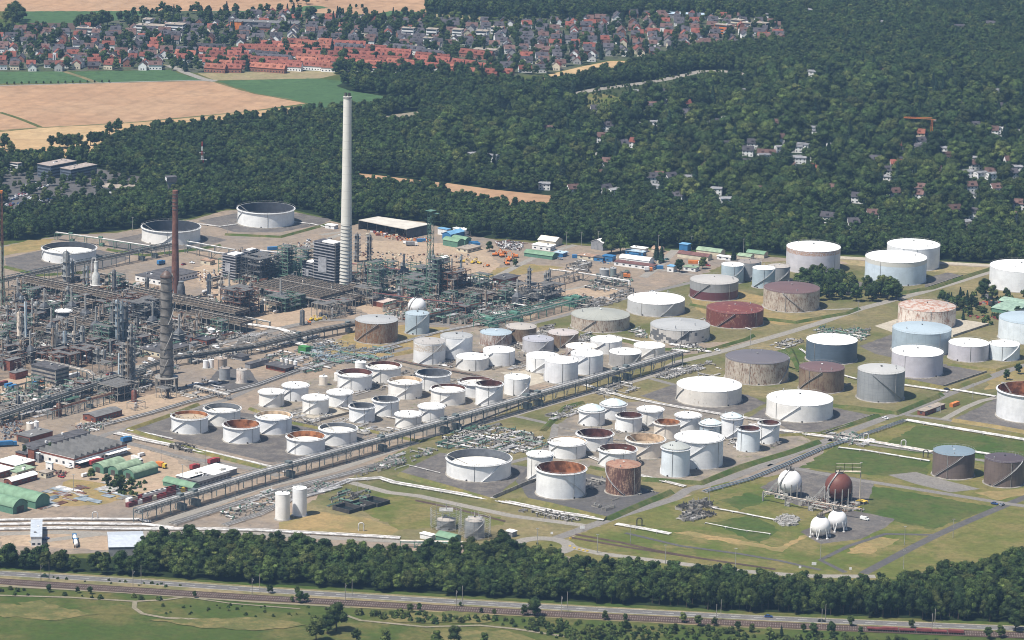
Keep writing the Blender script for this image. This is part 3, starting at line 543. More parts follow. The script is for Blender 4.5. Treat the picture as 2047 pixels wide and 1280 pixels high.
T(950, 1004.5, 773, 815, 'F', W1, 'm', 'narrower open-topped white tank with dark red inside next to the pipe rack', .45, 'm', stair=(-2.6, 1))
T(565, 616.5, 775, 804, 'C', W2, m_white_roof, 'small white tank with dark seams behind the leftmost small tank', girder=True, rise=.03)
T(517.5, 568, 788, 816, 'C', W3, m_white_roof, 'small white tank at the left end of the upper row', girder=True, rise=.03)
T(654, 704.5, 789, 816, 'C', W1, m_white_roof, 'small white tank behind the one on the cream slab', girder=True, rise=.03)
T(604.5, 657, 800, 830.5, 'C', W3, m_white_roof, 'small white tank standing on a cream concrete slab', girder=True, rise=.03)
T(744.5, 797, 804, 835, 'F', W1, 'k', 'small open white tank, dark inside, with plain bluish shell', .7, 'g')
T(697.5, 749, 817, 847.5, 'F', W2, 'k', 'small open white tank, dark inside, with ringed shell in front', .7, 'g')
T(836.5, 888, 817, 846, 'C', W0, m_white_roof, 'small white domed tank beside the long pipe rack', girder=True)
T(790, 842, 833, 859.5, 'C', W3, R_WR, 'small white tank with rusty rim and streaky pinkish roof by the pipe rack', girder=True)
T(709.5, 732, 726, 741, 'C', W0, m_white_roof, 'tiny white tank behind the maroon-lined open tanks', stair=0)
T(638, 654.5, 754, 772, 'C', CRE, m_white_roof, 'slim small white tank standing alone on dirt', stair=0)
T(668, 684, 748, 763, 'C', W3, m_white_roof, 'slim white tank half hidden by a maroon-lined open tank', stair=0)
T(408, 480.5, 824, 854.5, 'F', W3, 'w', 'open white tank at the rear of the lower left bund, grey inside', .35, 'g')
T(343, 416, 839, 870, 'F', W0, 't', 'open white tank with rusty orange rim, leftmost in the lower left bund', .25, 'r')
T(511, 583, 839, 871, 'F', W2, 'w', 'open white tank with tan inner edge in the middle of the lower left bund', .25, 't')
T(446, 519, 857, 889, 'F', W1, 'm', 'open white tank with orange rim and dark deep inside in the lower left bund', .7, 'r')
T(638, 713, 864, 894, 'F', W1, 'w', 'open white tank with grey inner wall and clean pale roof beside the pipe rack', .3, 'g')
T(573, 649.5, 881, 912, 'F', W0, 'w', 'open white tank with bright orange rust inside its rim, nearest in the lower left bund', .4, 'r')
T(1200, 1251.5, 813, 841, 'D', W2, DOME, 'small white tank with bluish panelled dome, rearmost of the lower right group', girder=True)
T(1156.5, 1208.5, 824, 854, 'D', W0, DOME, 'small white tank with bluish panelled dome at the left end of the lower right group', girder=True)
T(1274, 1325, 823, 854, 'C', W3, m_white_roof, 'small white tank with low white roof behind the brown-topped open one', girder=True)
T(1349.5, 1400, 835, 865, 'C', W2, m_white_roof, 'small white tank with dark seam right of the cream rusty open tank', girder=True)
T(1231, 1283, 836, 866, 'F', W1, 'm', 'small open white tank with brown inside and a big ladder over the rim', .7, 'm', stair=(-2.9, -1))
T(1306.5, 1359, 850, 879, 'F', CRE, 't', 'small open tank stained cream and rust all over', .5, 'r')
T(1398, 1441.5, 851, 876, 'D', LB, DOME, 'small pale blue tank with panelled dome behind the big white tank', girder=True)
T(1441, 1483, 838, 879, 'D', W2, DOME, 'tall narrow white tank with panelled dome right of the big white tank', girder=True)
T(1152, 1225, 875, 904, 'F', W1, 'r', 'open white tank with deep dark red inside', .75, 'm')
T(1515, 1557, 850, 890, 'F', W2, 'm', 'narrow open white tank at the right end of the lower right group', .5, 'm')
T(1473, 1518, 862, 905.5, 'F', LB2, 'm', 'narrow open white tank with red inside in front at the right end', .45, 'm', stair=(-2.7, -1))
T(1096.5, 1171, 891, 920, 'F', W0, 'w', 'open white tank with pinkish rim and roof floating near the top', .12, 't')
T(1251, 1328, 886, 919, 'F', CRE, 't', 'cream-coloured open tank with tan inside behind the rusty brown tank', .5, 't')
T(1196.5, 1271.5, 906, 938, 'F', W1, 'w', 'open white tank with maroon rim and pale green-white roof behind the rusty brown tank', .4, 'm')
T(1348, 1444, 885, 940, 'C', W2, m_white_roof, 'biggest tall white tank with bright white roof and ring stiffeners', rise=.12, girder=True)
T(892, 1021, 931, 965, 'F', W1, 'w', 'very wide low open white tank with grey inner wall and brown-stained roof', .5, 'g')
T(1053, 1104, 913, 964, 'C', W3, m_white_roof, 'tall narrow white tank behind the big open rust-lined tank', girder=True)
T(1321, 1378, 901, 956, 'D', LB2, roof_mat((.60, .62, .58), (.45, .44, .4), .5, 60, ribs=.3), 'tall slim white tank with grey domed roof and a spiralling stair', stair=(-3.0, -1), girder=True)
T(1071, 1170, 948, 1000, 'F', W1, 'r', 'large open white tank with bright rust-brown inside, nearest the bottom of the cluster', .8, 'r', stair=(-.25, -1))
T(1210, 1280, 937, 992.5, 'C', RST, R_RST, 'dark rusty brown tank with pale streaks and rust roof', stair=(-1.4, -1))
T(1448.5, 1575, 728, 771, 'C', CRM, R_PUR, 'wide brown-streaked tank with dark purple-grey roof', stair=(-.9, 1))
T(1351.5, 1481.5, 784, 815, 'C', wall_mat((.72, .67, .60), (.42, .3, .18), .3, 61), m_white_roof, 'very wide white-roofed tank with brown stains, left of its pair', rise=.12)
T(1596, 1686, 744, 788, 'C', BRN, R_MAR, 'brown tank with maroon roof between the purple-roofed and the grey tank', stair=(-2.9, 1))
T(1531, 1663.5, 812, 846, 'C', W3, m_white_roof, 'very wide white tank with white roof, right of its pair', rise=.12)
T(1712, 1806, 749, 806, 'C', GREY, roof_mat((.66, .65, .62), amt=.05, seed=62), 'grey corrugated tank with a dark diagonal stair', stair=(-.5, -1))
T(1610.5, 1712, 690, 730, 'C', SLATE, m_white_roof, 'slate blue tank with white roof', stair=0)
T(1794, 1908.5, 624, 660, 'C', CRR, R_FLK, 'cream tank with flaking rust-speckled roof on a bright concrete slab', stair=0)
T(1782, 1899, 669, 714, 'C', wall_mat((.46, .55, .61), seed=63, seams=.3), R_LB, 'pale blue-grey tank with blue-grey roof behind the lilac one', stair=0)
T(1781, 1883, 714, 757, 'C', LIL, m_white_roof, 'lilac-tinted white tank with bright white roof', stair=0)
T(1895, 1975, 694, 725, 'C', LIL, m_white_roof, 'smaller pale tank left of two side by side on a bund edge', stair=0)
T(1975, 2037, 694, 723, 'C', LB2, m_white_roof, 'smaller pale tank right of two side by side on a bund edge', stair=(-1.8, 1))
T(1995, 2115, 649, 690, 'C', LB2, R_LB, 'big pale blue tank cut by the right edge near the green halls', stair=0)
T(1991, 2115, 793, 847.5, 'F', W2, 'r', 'big open white tank with rusty inside cut by the right edge', .7, 'r', stair=0)
T(1863, 1946, 912, 960, 'C', DKB, R_BLU, 'dark brown corrugated tank with blue-grey water-covered roof and white rim', rise=.02)
T(1966, 2045, 926, 976, 'C', DKB, roof_mat((.13, .10, .11), (.6, .58, .55), .18, 64), 'dark brown corrugated tank with flaky dark roof at the right edge')
T(584.5, 613, 979, 1034, 'C', W2, m_white_roof, 'tall slim white ringed silo tank, right and farther of two beside dirt', girder=False, stair=0, name='tall_tank')
T(550, 579.5, 990, 1042, 'C', W3, m_white_roof, 'tall slim white ringed silo tank, left and nearer of two beside dirt', girder=False, stair=0, name='tall_tank')
T(873, 910, 1043, 1062, 'C', GREY, R_TAN, 'grey tank wrapped in scaffold left of the other, beside the wood', rise=.25)
T(929.5, 967, 1044, 1079, 'C', GREY, R_TAN, 'grey tank wrapped in scaffold nearest the wood', rise=.25)
T(427.5, 454, 719, 741, 'C', wall_mat((.56, .43, .33), (.4, .25, .18), .3, 65), roof_mat((.62, .50, .40), amt=.1, seed=66), 'small salmon tan tank right of the twisted grey stack', stair=0)
T(438, 460, 738, 762, 'C', GREY, R_BRG, 'small dark grey corrugated tank in front of the salmon tan tank', stair=0)
T(472.5, 494, 741, 768, 'C', CRR, R_TAN, 'small white tank heavily streaked with rust near the grey corrugated one', stair=0)
T(406, 416.5, 722, 738, 'C', W2, m_white_roof, 'small white upright drum, left of a pair by the salmon tank', stair=0)
T(417, 427.5, 720, 737, 'C', W2, m_white_roof, 'small white upright drum, right of a pair by the salmon tank', stair=0)
T(112, 143, 624, 648, 'C', wall_mat((.66, .66, .66), seed=67, band=(5.5, 9, (.10, .10, .11), 1)), m_white_roof, 'white tank with a dark band amid the left process units', girder=True)
T(53, 67.5, 847, 863, 'C', CRE, m_white_roof, 'small cream upright tank behind the brick garage', stair=0)
T(68, 77.5, 844, 859, 'C', W2, m_white_roof, 'narrow white upright tank behind the brick garage', stair=0)
T(1198, 1218, 540, 556, 'C', GREY, R_GR, 'small grey tank, left of two near the pale pipeline', stair=0)
T(1219, 1232, 537, 556, 'C', wall_mat((.26, .30, .29), seed=68), R_GR, 'narrow greenish grey tank, right of two near the pale pipeline', stair=0)
T(432, 447.5, 664, 675, 'C', W2, m_white_roof, 'tiny white tank beside the brick hall in the process area', stair=0)
T(414, 431, 661, 671, 'D', W2, m_white_roof, 'tiny white domed tank beside the brick hall in the process area', stair=0)
for i, (a, b, y0, y1, m_) in enumerate([(560, 568, 718, 729, CRE), (569, 576, 719, 731, W2), (577.5, 585.5, 721, 732, CRE), (586.5, 594.5, 723, 735, W2)]):
    T(a, b, y0, y1, 'S', m_, m_white_roof, 'small upright silo, %s of four in a row behind the dark-roofed brick hut' % ('leftmost', 'second from left', 'second from right', 'rightmost')[i], stair=0, group='row of four small silos', name='silo')
# ------------------------------------------------------------------ ball tanks
def ball(cx, ctop, r_px, yb, wall, label, vlegs=False, nleg=10, extra=None):
    P = at(cx, yb); D = math.sqrt(P[0]**2+P[1]**2+CAM_H**2); k = D/F_PX; rr = r_px*k
    hd = math.hypot(*P); X, Y = P[0]*(1+rr*.8/hd), P[1]*(1+rr*.8/hd); zc = (yb-(ctop+r_px))*k*1.03-rr*.8*CAM_H/D; zc = max(zc, rr*1.15)
    root = empty('spherical_tank', X, Y, 0, label, 'gas sphere'); mb = MB(); mb.sphere(0, 0, zc, rr, 40, 24); smooth_by(mb.build('vessel', wall, root), 60)
    for i in range(nleg):
        a = 2*math.pi*i/nleg+.2; mb = MB()
        if vlegs:
            for s_ in (-.22, .22): mb.tube((rr*.99*math.cos(a+s_), rr*.99*math.sin(a+s_), zc-.1*rr), (rr*1.0*math.cos(a), rr*1.0*math.sin(a), .2), .28, 8)
        else: mb.tube((rr*1.0*math.cos(a), rr*1.0*math.sin(a), .2), (rr*1.0*math.cos(a), rr*1.0*math.sin(a), zc), .36, 8)
        mb.tube((rr*math.cos(a), rr*math.sin(a), 0), (rr*math.cos(a), rr*math.sin(a), .5), .8, 8); mb.build('leg', steel if not vlegs else plain('leg_white', (.75, .74, .72), .5), root)
    mb = MB()
    for i in range(16): a = i/16*6.2832; mb.tube((2.4*math.cos(a), 2.4*math.sin(a), zc+rr*.97), (2.4*math.cos(a), 2.4*math.sin(a), zc+rr+1.4), .08, 4); mb.tube((2.4*math.cos(a), 2.4*math.sin(a), zc+rr+1.4), (2.4*math.cos(a+.4), 2.4*math.sin(a+.4), zc+rr+1.4), .08, 4)
    mb.tube((0, 0, zc+rr-.2), (0, 0, zc+rr+2.2), .35, 8); mb.tube((.9, .5, zc+rr-.2), (.9, .5, zc+rr+3.4), .16, 6); mb.lathe([(.1, zc+rr+.05), (2.5, zc+rr*.985)], 16)
    mb.build('top_platform', dsteel, root)
    if not vlegs:
        mb = MB(); a0 = rad(215)
        pts = [(rr*1.06*math.cos(a0+t*.05)*math.cos(rad(e)), rr*1.06*math.sin(a0+t*.05)*math.cos(rad(e)), zc+rr*1.06*math.sin(rad(e))) for t, e in enumerate(range(-10, 86, 8))]
        mb.path(pts, .45, 4); mb.tube(pts[0], (pts[0][0], pts[0][1], 0), .3, 6); mb.build('curved_stair', wpipe, root)
        mb = MB(); mb.tube((-rr-8, -2, 0), (-rr*.98, -1, zc), .3, 4); mb.tube((-rr-9.2, -2, 0), (-rr*.98-.6, -1, zc), .3, 4); mb.build('access_ladder', steel, root)
    return root, rr, zc
m_ballw = roof_mat((.80, .78, .77), (.45, .25, .2), .05, 70, ribs=.04); m_ballr = roof_mat((.22, .075, .055), (.30, .13, .1), .25, 71, ribs=.15)
ball(1577.5, 938.5, 24, 998, m_ballw, 'white ball-shaped gas tank on many upright legs, left of the rusty one', nleg=11)
b_, br, bz = ball(1675, 944, 27.5, 1010, m_ballr, 'rust-red ball-shaped gas tank on upright legs with a white curved stair', nleg=12)
mb = MB()
for x in (-2, 3, 8, 13):
    for z in (bz+br+.6, bz+br+5): mb.tube((x, 1, bz+br+.6), (x, 1, bz+br+5.4), .16, 4); 
for z in (1.0, 3.2, 5.4): mb.tube((-2, 1, bz+br+z), (13, 1, bz+br+z), .16, 4)
mb.bb(-2, -.4, bz+br+.5, 13, 2.2, bz+br+.65); mb.tube((13, 1, bz+br+.6), (13, 1, .1), .3, 6); mb.build('service_bridge', cream, b_)
ball(1673, 1019, 19, 1064, m_ballw, 'smaller white gas ball on V-shaped legs, the farther right one', True, 6)
ball(1639, 1032, 20, 1078, m_ballw, 'smaller white gas ball on V-shaped legs, the nearer left one', True, 6)
ball(833, 594, 18, 648, m_ballw, 'white ball-shaped vessel behind the tall pale blue tank', nleg=8)
# ------------------------------------------------------------------ buildings
brickm = plain('red_brick', (.26, .10, .07), .9, .1, .25, .6); whitew = plain('white_cladding', (.72, .71, .69), .6, .2, .12, .4); greyw = plain('grey_cladding', (.30, .30, .31), .7, .2, .2, .4)
bluew = plain('blue_cladding', (.05, .20, .42), .5, .3, .15, .4); greenw = plain('green_cladding', (.13, .27, .19), .6, .3, .12, .4); greenr = plain('green_roof', (.20, .33, .21), .6, .3, .18, .3); pgreenr = plain('pale_green_roof', (.32, .42, .28), .6, .3, .25, .3)
darkr = plain('tar_roof', (.12, .115, .12), .9, .1, .3, .2); greyr = plain('grey_roof', (.20, .195, .19), .8, .2, .2, .25); tanr = plain('gravel_roof', (.40, .34, .28), .9, .1, .2, .3); whiter = plain('white_roof', (.82, .80, .76), .6, .2, .1, .3)
maroonr = plain('maroon_roof', (.20, .10, .09), .8, .2, .25, .3); glassm = plain('dark_glass', (.05, .06, .08), .15, .6, .3, .5); creamw = plain('cream_wall', (.56, .50, .38), .8, .1, .15, .3); redp = plain('red_paint', (.42, .05, .05), .5, .4, .2, .4); orangep = plain('orange_paint', (.62, .20, .05), .5, .4, .2, .4); yellowp = plain('yellow_paint', (.60, .42, .05), .5, .4, .2, .4); bluer = plain('blue_roof', (.16, .34, .52), .5, .3, .15, .3); maroonp = plain('maroon_paint', (.22, .06, .06), .6, .3, .25, .4)
def dims(F, L, R, ang):
    f = at(*F); c, s_ = math.cos(ang), math.sin(ang)
    def ln(Q):
        if not isinstance(Q, tuple): return float(Q)
        g = at(*Q); return math.hypot(g[0]-f[0], g[1]-f[1])
    return f, ln(R), ln(L)
def bld(name, label, F, L, R, h, wall, roof, kind='flat', ang=AX, rise=None, win=None, door=None, cat='building', group=None, along_='a', bands=0, open_=False, over=.35):
    """F front corner, R right corner (+x local), L left corner (+y local); h metres"""
    f, a, b = dims(F, L, R, ang); root = empty(name, f[0], f[1], ang, label, cat, group)
    if not open_:
        mb = MB(); mb.bb(0, 0, 0, a, b, h)
        if kind in ('gable', 'barrel'):
            rs = rise or (min(a, b)*.22); n = 10 if kind == 'barrel' else 2; pr = []
            W = b if along_ == 'a' else a
            for i in range(n+1):
                t = i/n; z = h+(rs*math.sin(math.pi*t)**.8 if kind == 'barrel' else rs*(1-abs(2*t-1))); pr.append((W*t, z))
            for e in ((0, a) if along_ == 'a' else (0, b)):
                vs = [((e, y, z) if along_ == 'a' else (y, e, z)) for y, z in pr]; mb.add(vs, [tuple(range(len(vs)))])
        mb.build('wall', wall, root)
    else:
        nx = max(2, int(a/9)+1); ny = max(2, int(b/12)+1)
        for i in range(nx):
            for j in range(ny):
                mb = MB(); mb.box(.4+(a-.8)*i/(nx-1), .4+(b-.8)*j/(ny-1), 0, .35, .35, h); mb.build('post', dsteel, root)
        mb = MB(); mb.bb(.1, b-.3, 0, a-.1, b-.1, h-.4); mb.bb(a-.3, .2, 0, a-.1, b-.4, h-.6); mb.build('back_wall', darkr, root)
    mb = MB(); o = over
    if kind == 'flat':
        mb.bb(-o, -o, h+.003, a+o, b+o, h+.35)
        r = mb.build('roof', roof, root)
        if not open_ and a*b > 60:
            q = random.Random(int(F[0]*3+F[1])); 
            for i in range(min(6, 1+int(a*b/150))):
                mb = MB(); x, y = q.uniform(.15, .85)*a, q.uniform(.15, .85)*b; mb.box(x, y, h+.35, q.uniform(.8, 2), q.uniform(.8, 2), q.uniform(.4, 1.1)); mb.build('roof_vent', q.choice([steel, whitew, greyw]), r)
    elif kind in ('gable', 'barrel'):
        rs = rise or (min(a, b)*.22); n = 12 if kind == 'barrel' else 2; W, Ln = (b, a) if along_ == 'a' else (a, b); pr = []
        for i in range(n+1): t = i/n; pr.append((-o+(W+2*o)*t, h+.03+(rs*math.sin(math.pi*t)**.8 if kind == 'barrel' else rs*(1-abs(2*t-1)))))
        vs = []; 
        for e in (-o, Ln+o):
            for k in (0, .18): vs += [((e, y, z+k) if along_ == 'a' else (y, e, z+k)) for y, z in pr]
        m = n+1; fs = []
        for i in range(n):
            fs += [(m+i, m+i+1, 3*m+i+1, 3*m+i), (i+1, i, 2*m+i, 2*m+i+1), (i, i+1, m+i+1, m+i), (2*m+i+1, 2*m+i, 3*m+i, 3*m+i+1)]
        fs += [(0, m, 3*m, 2*m), (n, 2*m+n, 3*m+n, m+n)]
        mb.add(vs, fs); r = mb.build('roof', roof, root)
        if kind == 'barrel': smooth_by(r, 45)
    elif kind == 'saw':
        n = max(4, int(a/5.2)); st = a/n
        for i in range(n):
            x0, x1 = i*st, (i+1)*st; vs = [(x0, -o, h), (x1, -o, h), (x0+st*.12, -o, h+2.2), (x0, b+o, h), (x1, b+o, h), (x0+st*.12, b+o, h+2.2)]
            mb.add(vs, [(0, 1, 2), (5, 4, 3), (1, 4, 5, 2), (0, 2, 5, 3), (0, 3, 4, 1)])
        mb.build('roof', roof, root)
    if bands and not open_:
        for k in range(bands):
            z = h*(k+.38)/bands; mb = MB(); mb.bb(.4, -.06, z, a-.4, -.004, z+h/bands*.42); mb.build('window_band', glassm, root); mb = MB(); mb.bb(-.06, .4, z, -.004, b-.4, z+h/bands*.42); mb.build('window_band', glassm, root)
    if win:
        nw, z, wh = win
        for i in range(nw):
            x = a*(i+.5)/nw; mb = MB(); mb.bb(x-a/nw*.28, -.07, z, x+a/nw*.28, -.004, z+wh); fr = mb.build('window', glassm, root); 
        nb = max(1, int(b/5))
        for i in range(nb): y = b*(i+.5)/nb; mb = MB(); mb.bb(-.07, y-.9, z, -.004, y+.9, z+wh); mb.build('window', glassm, root)
    if door:
        side, t0, t1, dh = door
        mb = MB()
        if side == 'L': mb.bb(-.09, b*t0, 0, -.005, b*t1, dh)
        else: mb.bb(a*t0, -.09, 0, a*t1, -.005, dh)
        mb.build('door', dsteel if len(door) < 5 else door[4] if False else dsteel, root)
    return root
B = bld
hall = B('workshop_hall', 'large workshop hall with grey sawtooth roof and white facade bands behind three green halls', (148, 936), (76, 920), (264, 908), 6.0, whitew, greyr, 'saw', win=(14, 1.2, 1.6))
mb = MB(); f_, a_, b_ = dims((148, 936), (76, 920), (264, 908), AX)
mb.bb(1, -4.2, 3.4, a_*.42, -.1, 3.65); mb.bb(a_*.56, -4.2, 3.4, a_-1, -.1, 3.65); mb.build('canopy', whiter, hall)
mb = MB(); mb.bb(-.12, .1, 4.7, -.01, b_-.1, 5.75); mb.bb(.1, -.12, 4.6, a_-.1, -.01, 5.75); mb.build('fascia', brickm, hall)
for i in range(5): mb = MB(); mb.bb(2+i*a_*.08, -.12, 0, 2+i*a_*.08+4, -.08, 3); mb.build('gate', darkr, hall)
B('annex', 'long dark flat-roofed annex behind the sawtooth workshop hall', (70, 910), 11, (176, 878), 4.6, greyw, darkr, over=.2)
B('garage', 'brick garage with two open bays and dark roof left of the sawtooth hall', (60, 889), (32, 883), (104, 876), 4.6, brickm, greyr, door=('L', .08, .9, 3.6))
B('substation', 'small brick block with dark roof and railings left of the sawtooth hall', (52, 921), (28, 917), (60, 919), 3.8, brickm, darkr)
B('stair_tower', 'tall brick tower at the left end of the sawtooth hall', (68, 925), (56, 922), (76, 922), 8, brickm, darkr)
for i, (F, L, R, h, w_, r_, k_, lab) in enumerate([((32, 943), (-12, 934), (69, 932), 3.6, brickm, whiter, 'flat', 'bright white flat-roofed building, rear one at the left edge'), ((0, 957), (-50, 945), (30, 949), 3.8, brickm, whiter, 'flat', 'bright white flat-roofed building, front one at the left edge'), ((34, 955), (8, 950), (70, 944), 3.0, creamw, pgreenr, 'flat', 'low green-roofed building between white roofs at the left edge'), ((23, 974), (8, 970), (75, 959), 3.2, brickm, whiter, 'barrel', 'brick shed with curved white roof near the dry grass at left'),
    ((104, 944), (91, 941), (106, 943), 5.4, whitew, plain('pale_roof', (.6, .68, .7)), 'flat', 'white two-storey cabin left of the green halls'), ((92, 957), (76, 954), (104, 952), 3.2, creamw, tanr, 'flat', 'tan low hut next to the curved white-roofed shed'), ((78, 926), (64, 924), (80, 925), 6, greyw, plain('pale_roof', ()), 'flat', 'slim cabin tower with pale roof in front of the sawtooth hall')]):
    B('building', lab, F, L, R, h, w_, r_, k_, win=(3, 1.2, 1.1))
for (F, L, R, lab) in [((207, 948), (182, 943.5), (252, 935.6), 'green barrel-roofed hall, left and rearmost of the three'), ((236, 953.6), (213, 949.7), (286, 940), 'green barrel-roofed hall, middle of the three'), ((267, 960), (243, 956), (314, 945), 'green barrel-roofed hall, right and nearest of the three')]:
    B('barrel_hall', lab, F, L, R, 3.9, greenw, pgreenr, 'barrel', rise=2.3, door=('L', .3, .72, 3.5), group=None)
B('barrel_hall', 'big green barrel-roofed warehouse at the lower left, rear of two', (71, 1018), 68, (101, 1010), 4.2, greenw, greenr, 'barrel', rise=4, along_='b')
B('barrel_hall', 'big green barrel-roofed warehouse at the lower left, front of two', (26, 1029), 60, (56, 1020.5), 4.2, greenw, greenr, 'barrel', rise=4, along_='b', door=('F', .25, .75, 4))
B('brick_building', 'long brick building with grey gable roof beside the dirt strip', (191, 846), (166, 840), (247, 832), 3.8, brickm, greyr, 'gable', rise=1.2, win=(9, 1.4, 1.2))
B('barn', 'grey gabled hall partly hidden by the tree belt at the lower left', (218, 1113), 30, 19.6, 5.4, greyw, plain('light_metal_roof', (.45, .48, .52), .4, .5, .1), 'gable', ang=rad(8), rise=2.6)
B('site_office', 'long narrow white two-storey cabin block pointing away at the lower left', (62, 1093), 34, 6, 5.6, whitew, plain('light_metal_roof', ()), ang=rad(7), win=(2, 1, 1.1))
B('office', 'grey-roofed office with white front beside the red trailer', (382, 969), (352, 962), (440, 953), 3.4, greyw, whiter, win=(9, 1.1, 1.2)); B('office', 'flat white roof building behind the office by the pipe rack', (428, 962), (395, 950), (473, 948), 3.6, greyw, whiter); B('office', 'dark flat-roofed office nearest the pipe rack', (398, 975), (383, 967), (470, 958), 3.4, greyw, greyr, win=(8, 1.1, 1.2))
B('barrel_hall', 'small green barrel-roofed shed beside the red containers', (384, 985), (317, 974), (398, 980), 2.6, greenw, greenr, 'barrel', rise=2.4, along_='b')
B('pump_house', 'small green-roofed shed in front of the scaffolded tanks', (905, 1090), (866, 1084), (920, 1084), 3.2, greenw, greenr, 'barrel', rise=2, along_='b'); B('hut', 'white hut left of the green-roofed shed by the wood', (862, 1082), (836, 1078), (870, 1079), 3, whitew, whiter); B('hut', 'small grey-white hut right of the scaffolded tanks', (1024, 1075), (1009, 1072), (1034, 1072), 3, greyw, whiter)
# process area buildings
B('control_building', 'four-storey banded concrete building with blue skip beside it, at left', (111.5, 771), (61.5, 760), (132, 763), 10.5, concrete, darkr, bands=4)
B('brick_building', 'brick building with dark side at the left edge beside the blue containers', (31, 760), (20, 757), (53, 753), 4.6, brickm, greyr); B('brick_building', 'taller brick building behind the left-edge brick building', (20, 742), (6, 739), (40, 736), 7, brickm, greyr)
B('laboratory', 'large flat dark-roofed building with white-blue front left of the brown chimney', (324, 572), (259, 565), (383, 553), 4.4, whitew, darkr, win=(12, 1.4, 1.2))
B('brick_hall', 'brick hall with dark flat roof and white vans in front', (413, 692), (370, 683), (431, 687), 3.8, brickm, darkr, win=(5, 1.2, 1.2)); B('canteen', 'flat dark-roofed building with white and yellow front beside the twisted stack', (322, 716), (275, 707), (383, 700), 3.6, creamw, darkr, win=(8, 1.2, 1.2))
B('brick_hut', 'brick hut with dark wide roof behind the row of four silos', (570, 746), (528, 739), (589, 741), 3.2, brickm, darkr, over=1.2, win=(3, 1.2, 1.2)); B('cabin', 'green cube-shaped cabin among grey pipework', (611, 709), (595.6, 706), (620, 706), 4.6, plain('bright_green', (.07, .26, .07)), plain('bright_green', ()), over=.1)
B('hut', 'flat dark-roofed hut right of the salmon tan tank', (484, 722), (464, 718), (497, 718), 2.6, greyw, darkr, over=.8); B('hut', 'long low dark hut behind the rusty white tank', (500, 738), (495, 735), (533, 727), 3.2, greyw, darkr); B('silo_block', 'grey windowless block at the pipe rack beside white vans', (386, 706), (379, 704), (399, 703), 6.5, greyw, greyr)
B('brick_building', 'low brick building with pinkish flat roof beside the tall chimney', (767, 616), (741, 612), (790, 609), 3.6, brickm, plain('pink_roof', (.50, .40, .35), .9), over=.2); B('brick_building', 'brick substation with dark wide roof in the right process units', (1008, 570), (985, 566), (1030, 562), 4.2, brickm, darkr, over=1.8)
# the storage canopy
zc = 7.5; ft = [at(x, y, zc) for x, y in [(717, 441), (756, 434), (861, 449), (813, 459.5), (770, 451.5)]]; gx, gy = ft[4]
cr = empty('storage_canopy', gx, gy, 0, 'huge flat pale canopy on posts at the forest edge right of the tall chimney', 'canopy')
mb = MB(); n = len(ft); vs = [(x-gx, y-gy, zc) for x, y in ft]+[(x-gx, y-gy, zc+.5) for x, y in ft]; mb.add(vs, [tuple(range(n-1, -1, -1)), tuple(range(n, 2*n))]+[(i, (i+1) % n, n+(i+1) % n, n+i) for i in range(n)]); mb.build('roof', plain('pale_sheet_roof', (.52, .48, .42), .7, .2, .12, .15), cr)
for i in range(n):
    p, q2 = ft[i], ft[(i+1) % n]; m = int(math.hypot(q2[0]-p[0], q2[1]-p[1])/14)+1
    for k in range(m): mb = MB(); mb.box(p[0]+(q2[0]-p[0])*k/m-gx, p[1]+(q2[1]-p[1])*k/m-gy, 0, .4, .4, zc); mb.build('post', dsteel, cr)
def wallseg(mbx, p, q2, h, t=.3, z0=0.0): mbx.box((p[0]+q2[0])/2-gx, (p[1]+q2[1])/2-gy, z0, math.hypot(q2[0]-p[0], q2[1]-p[1]), t, h, math.atan2(q2[1]-p[1], q2[0]-p[0]))
mb = MB(); wallseg(mb, ft[0], ft[1], zc-.3); wallseg(mb, ft[1], ft[2], zc-.3); wallseg(mb, ft[2], ft[3], zc-.5); mb.build('back_wall', darkr, cr)
q = random.Random(3)
for i in range(34):     # stacked goods in front
    x, y = at(q.uniform(735, 812), q.uniform(462, 474)); r = empty('pallet_stack', x, y, q.random()*3, 'stack of goods in front of the big pale canopy', 'pallet', 'stacked goods by the canopy'); mb = MB(); mb.box(0, 0, .15, q.uniform(1.5, 4), q.uniform(1.2, 2.2), q.uniform(.8, 2)); mb.build('load', q.choice([orangep, maroonp, creamw, whitew, brickm, greyw]), r); mb = MB(); mb.box(0, 0, 0, 2.2, 1.4, .15); mb.build('pallet', tanr, r)
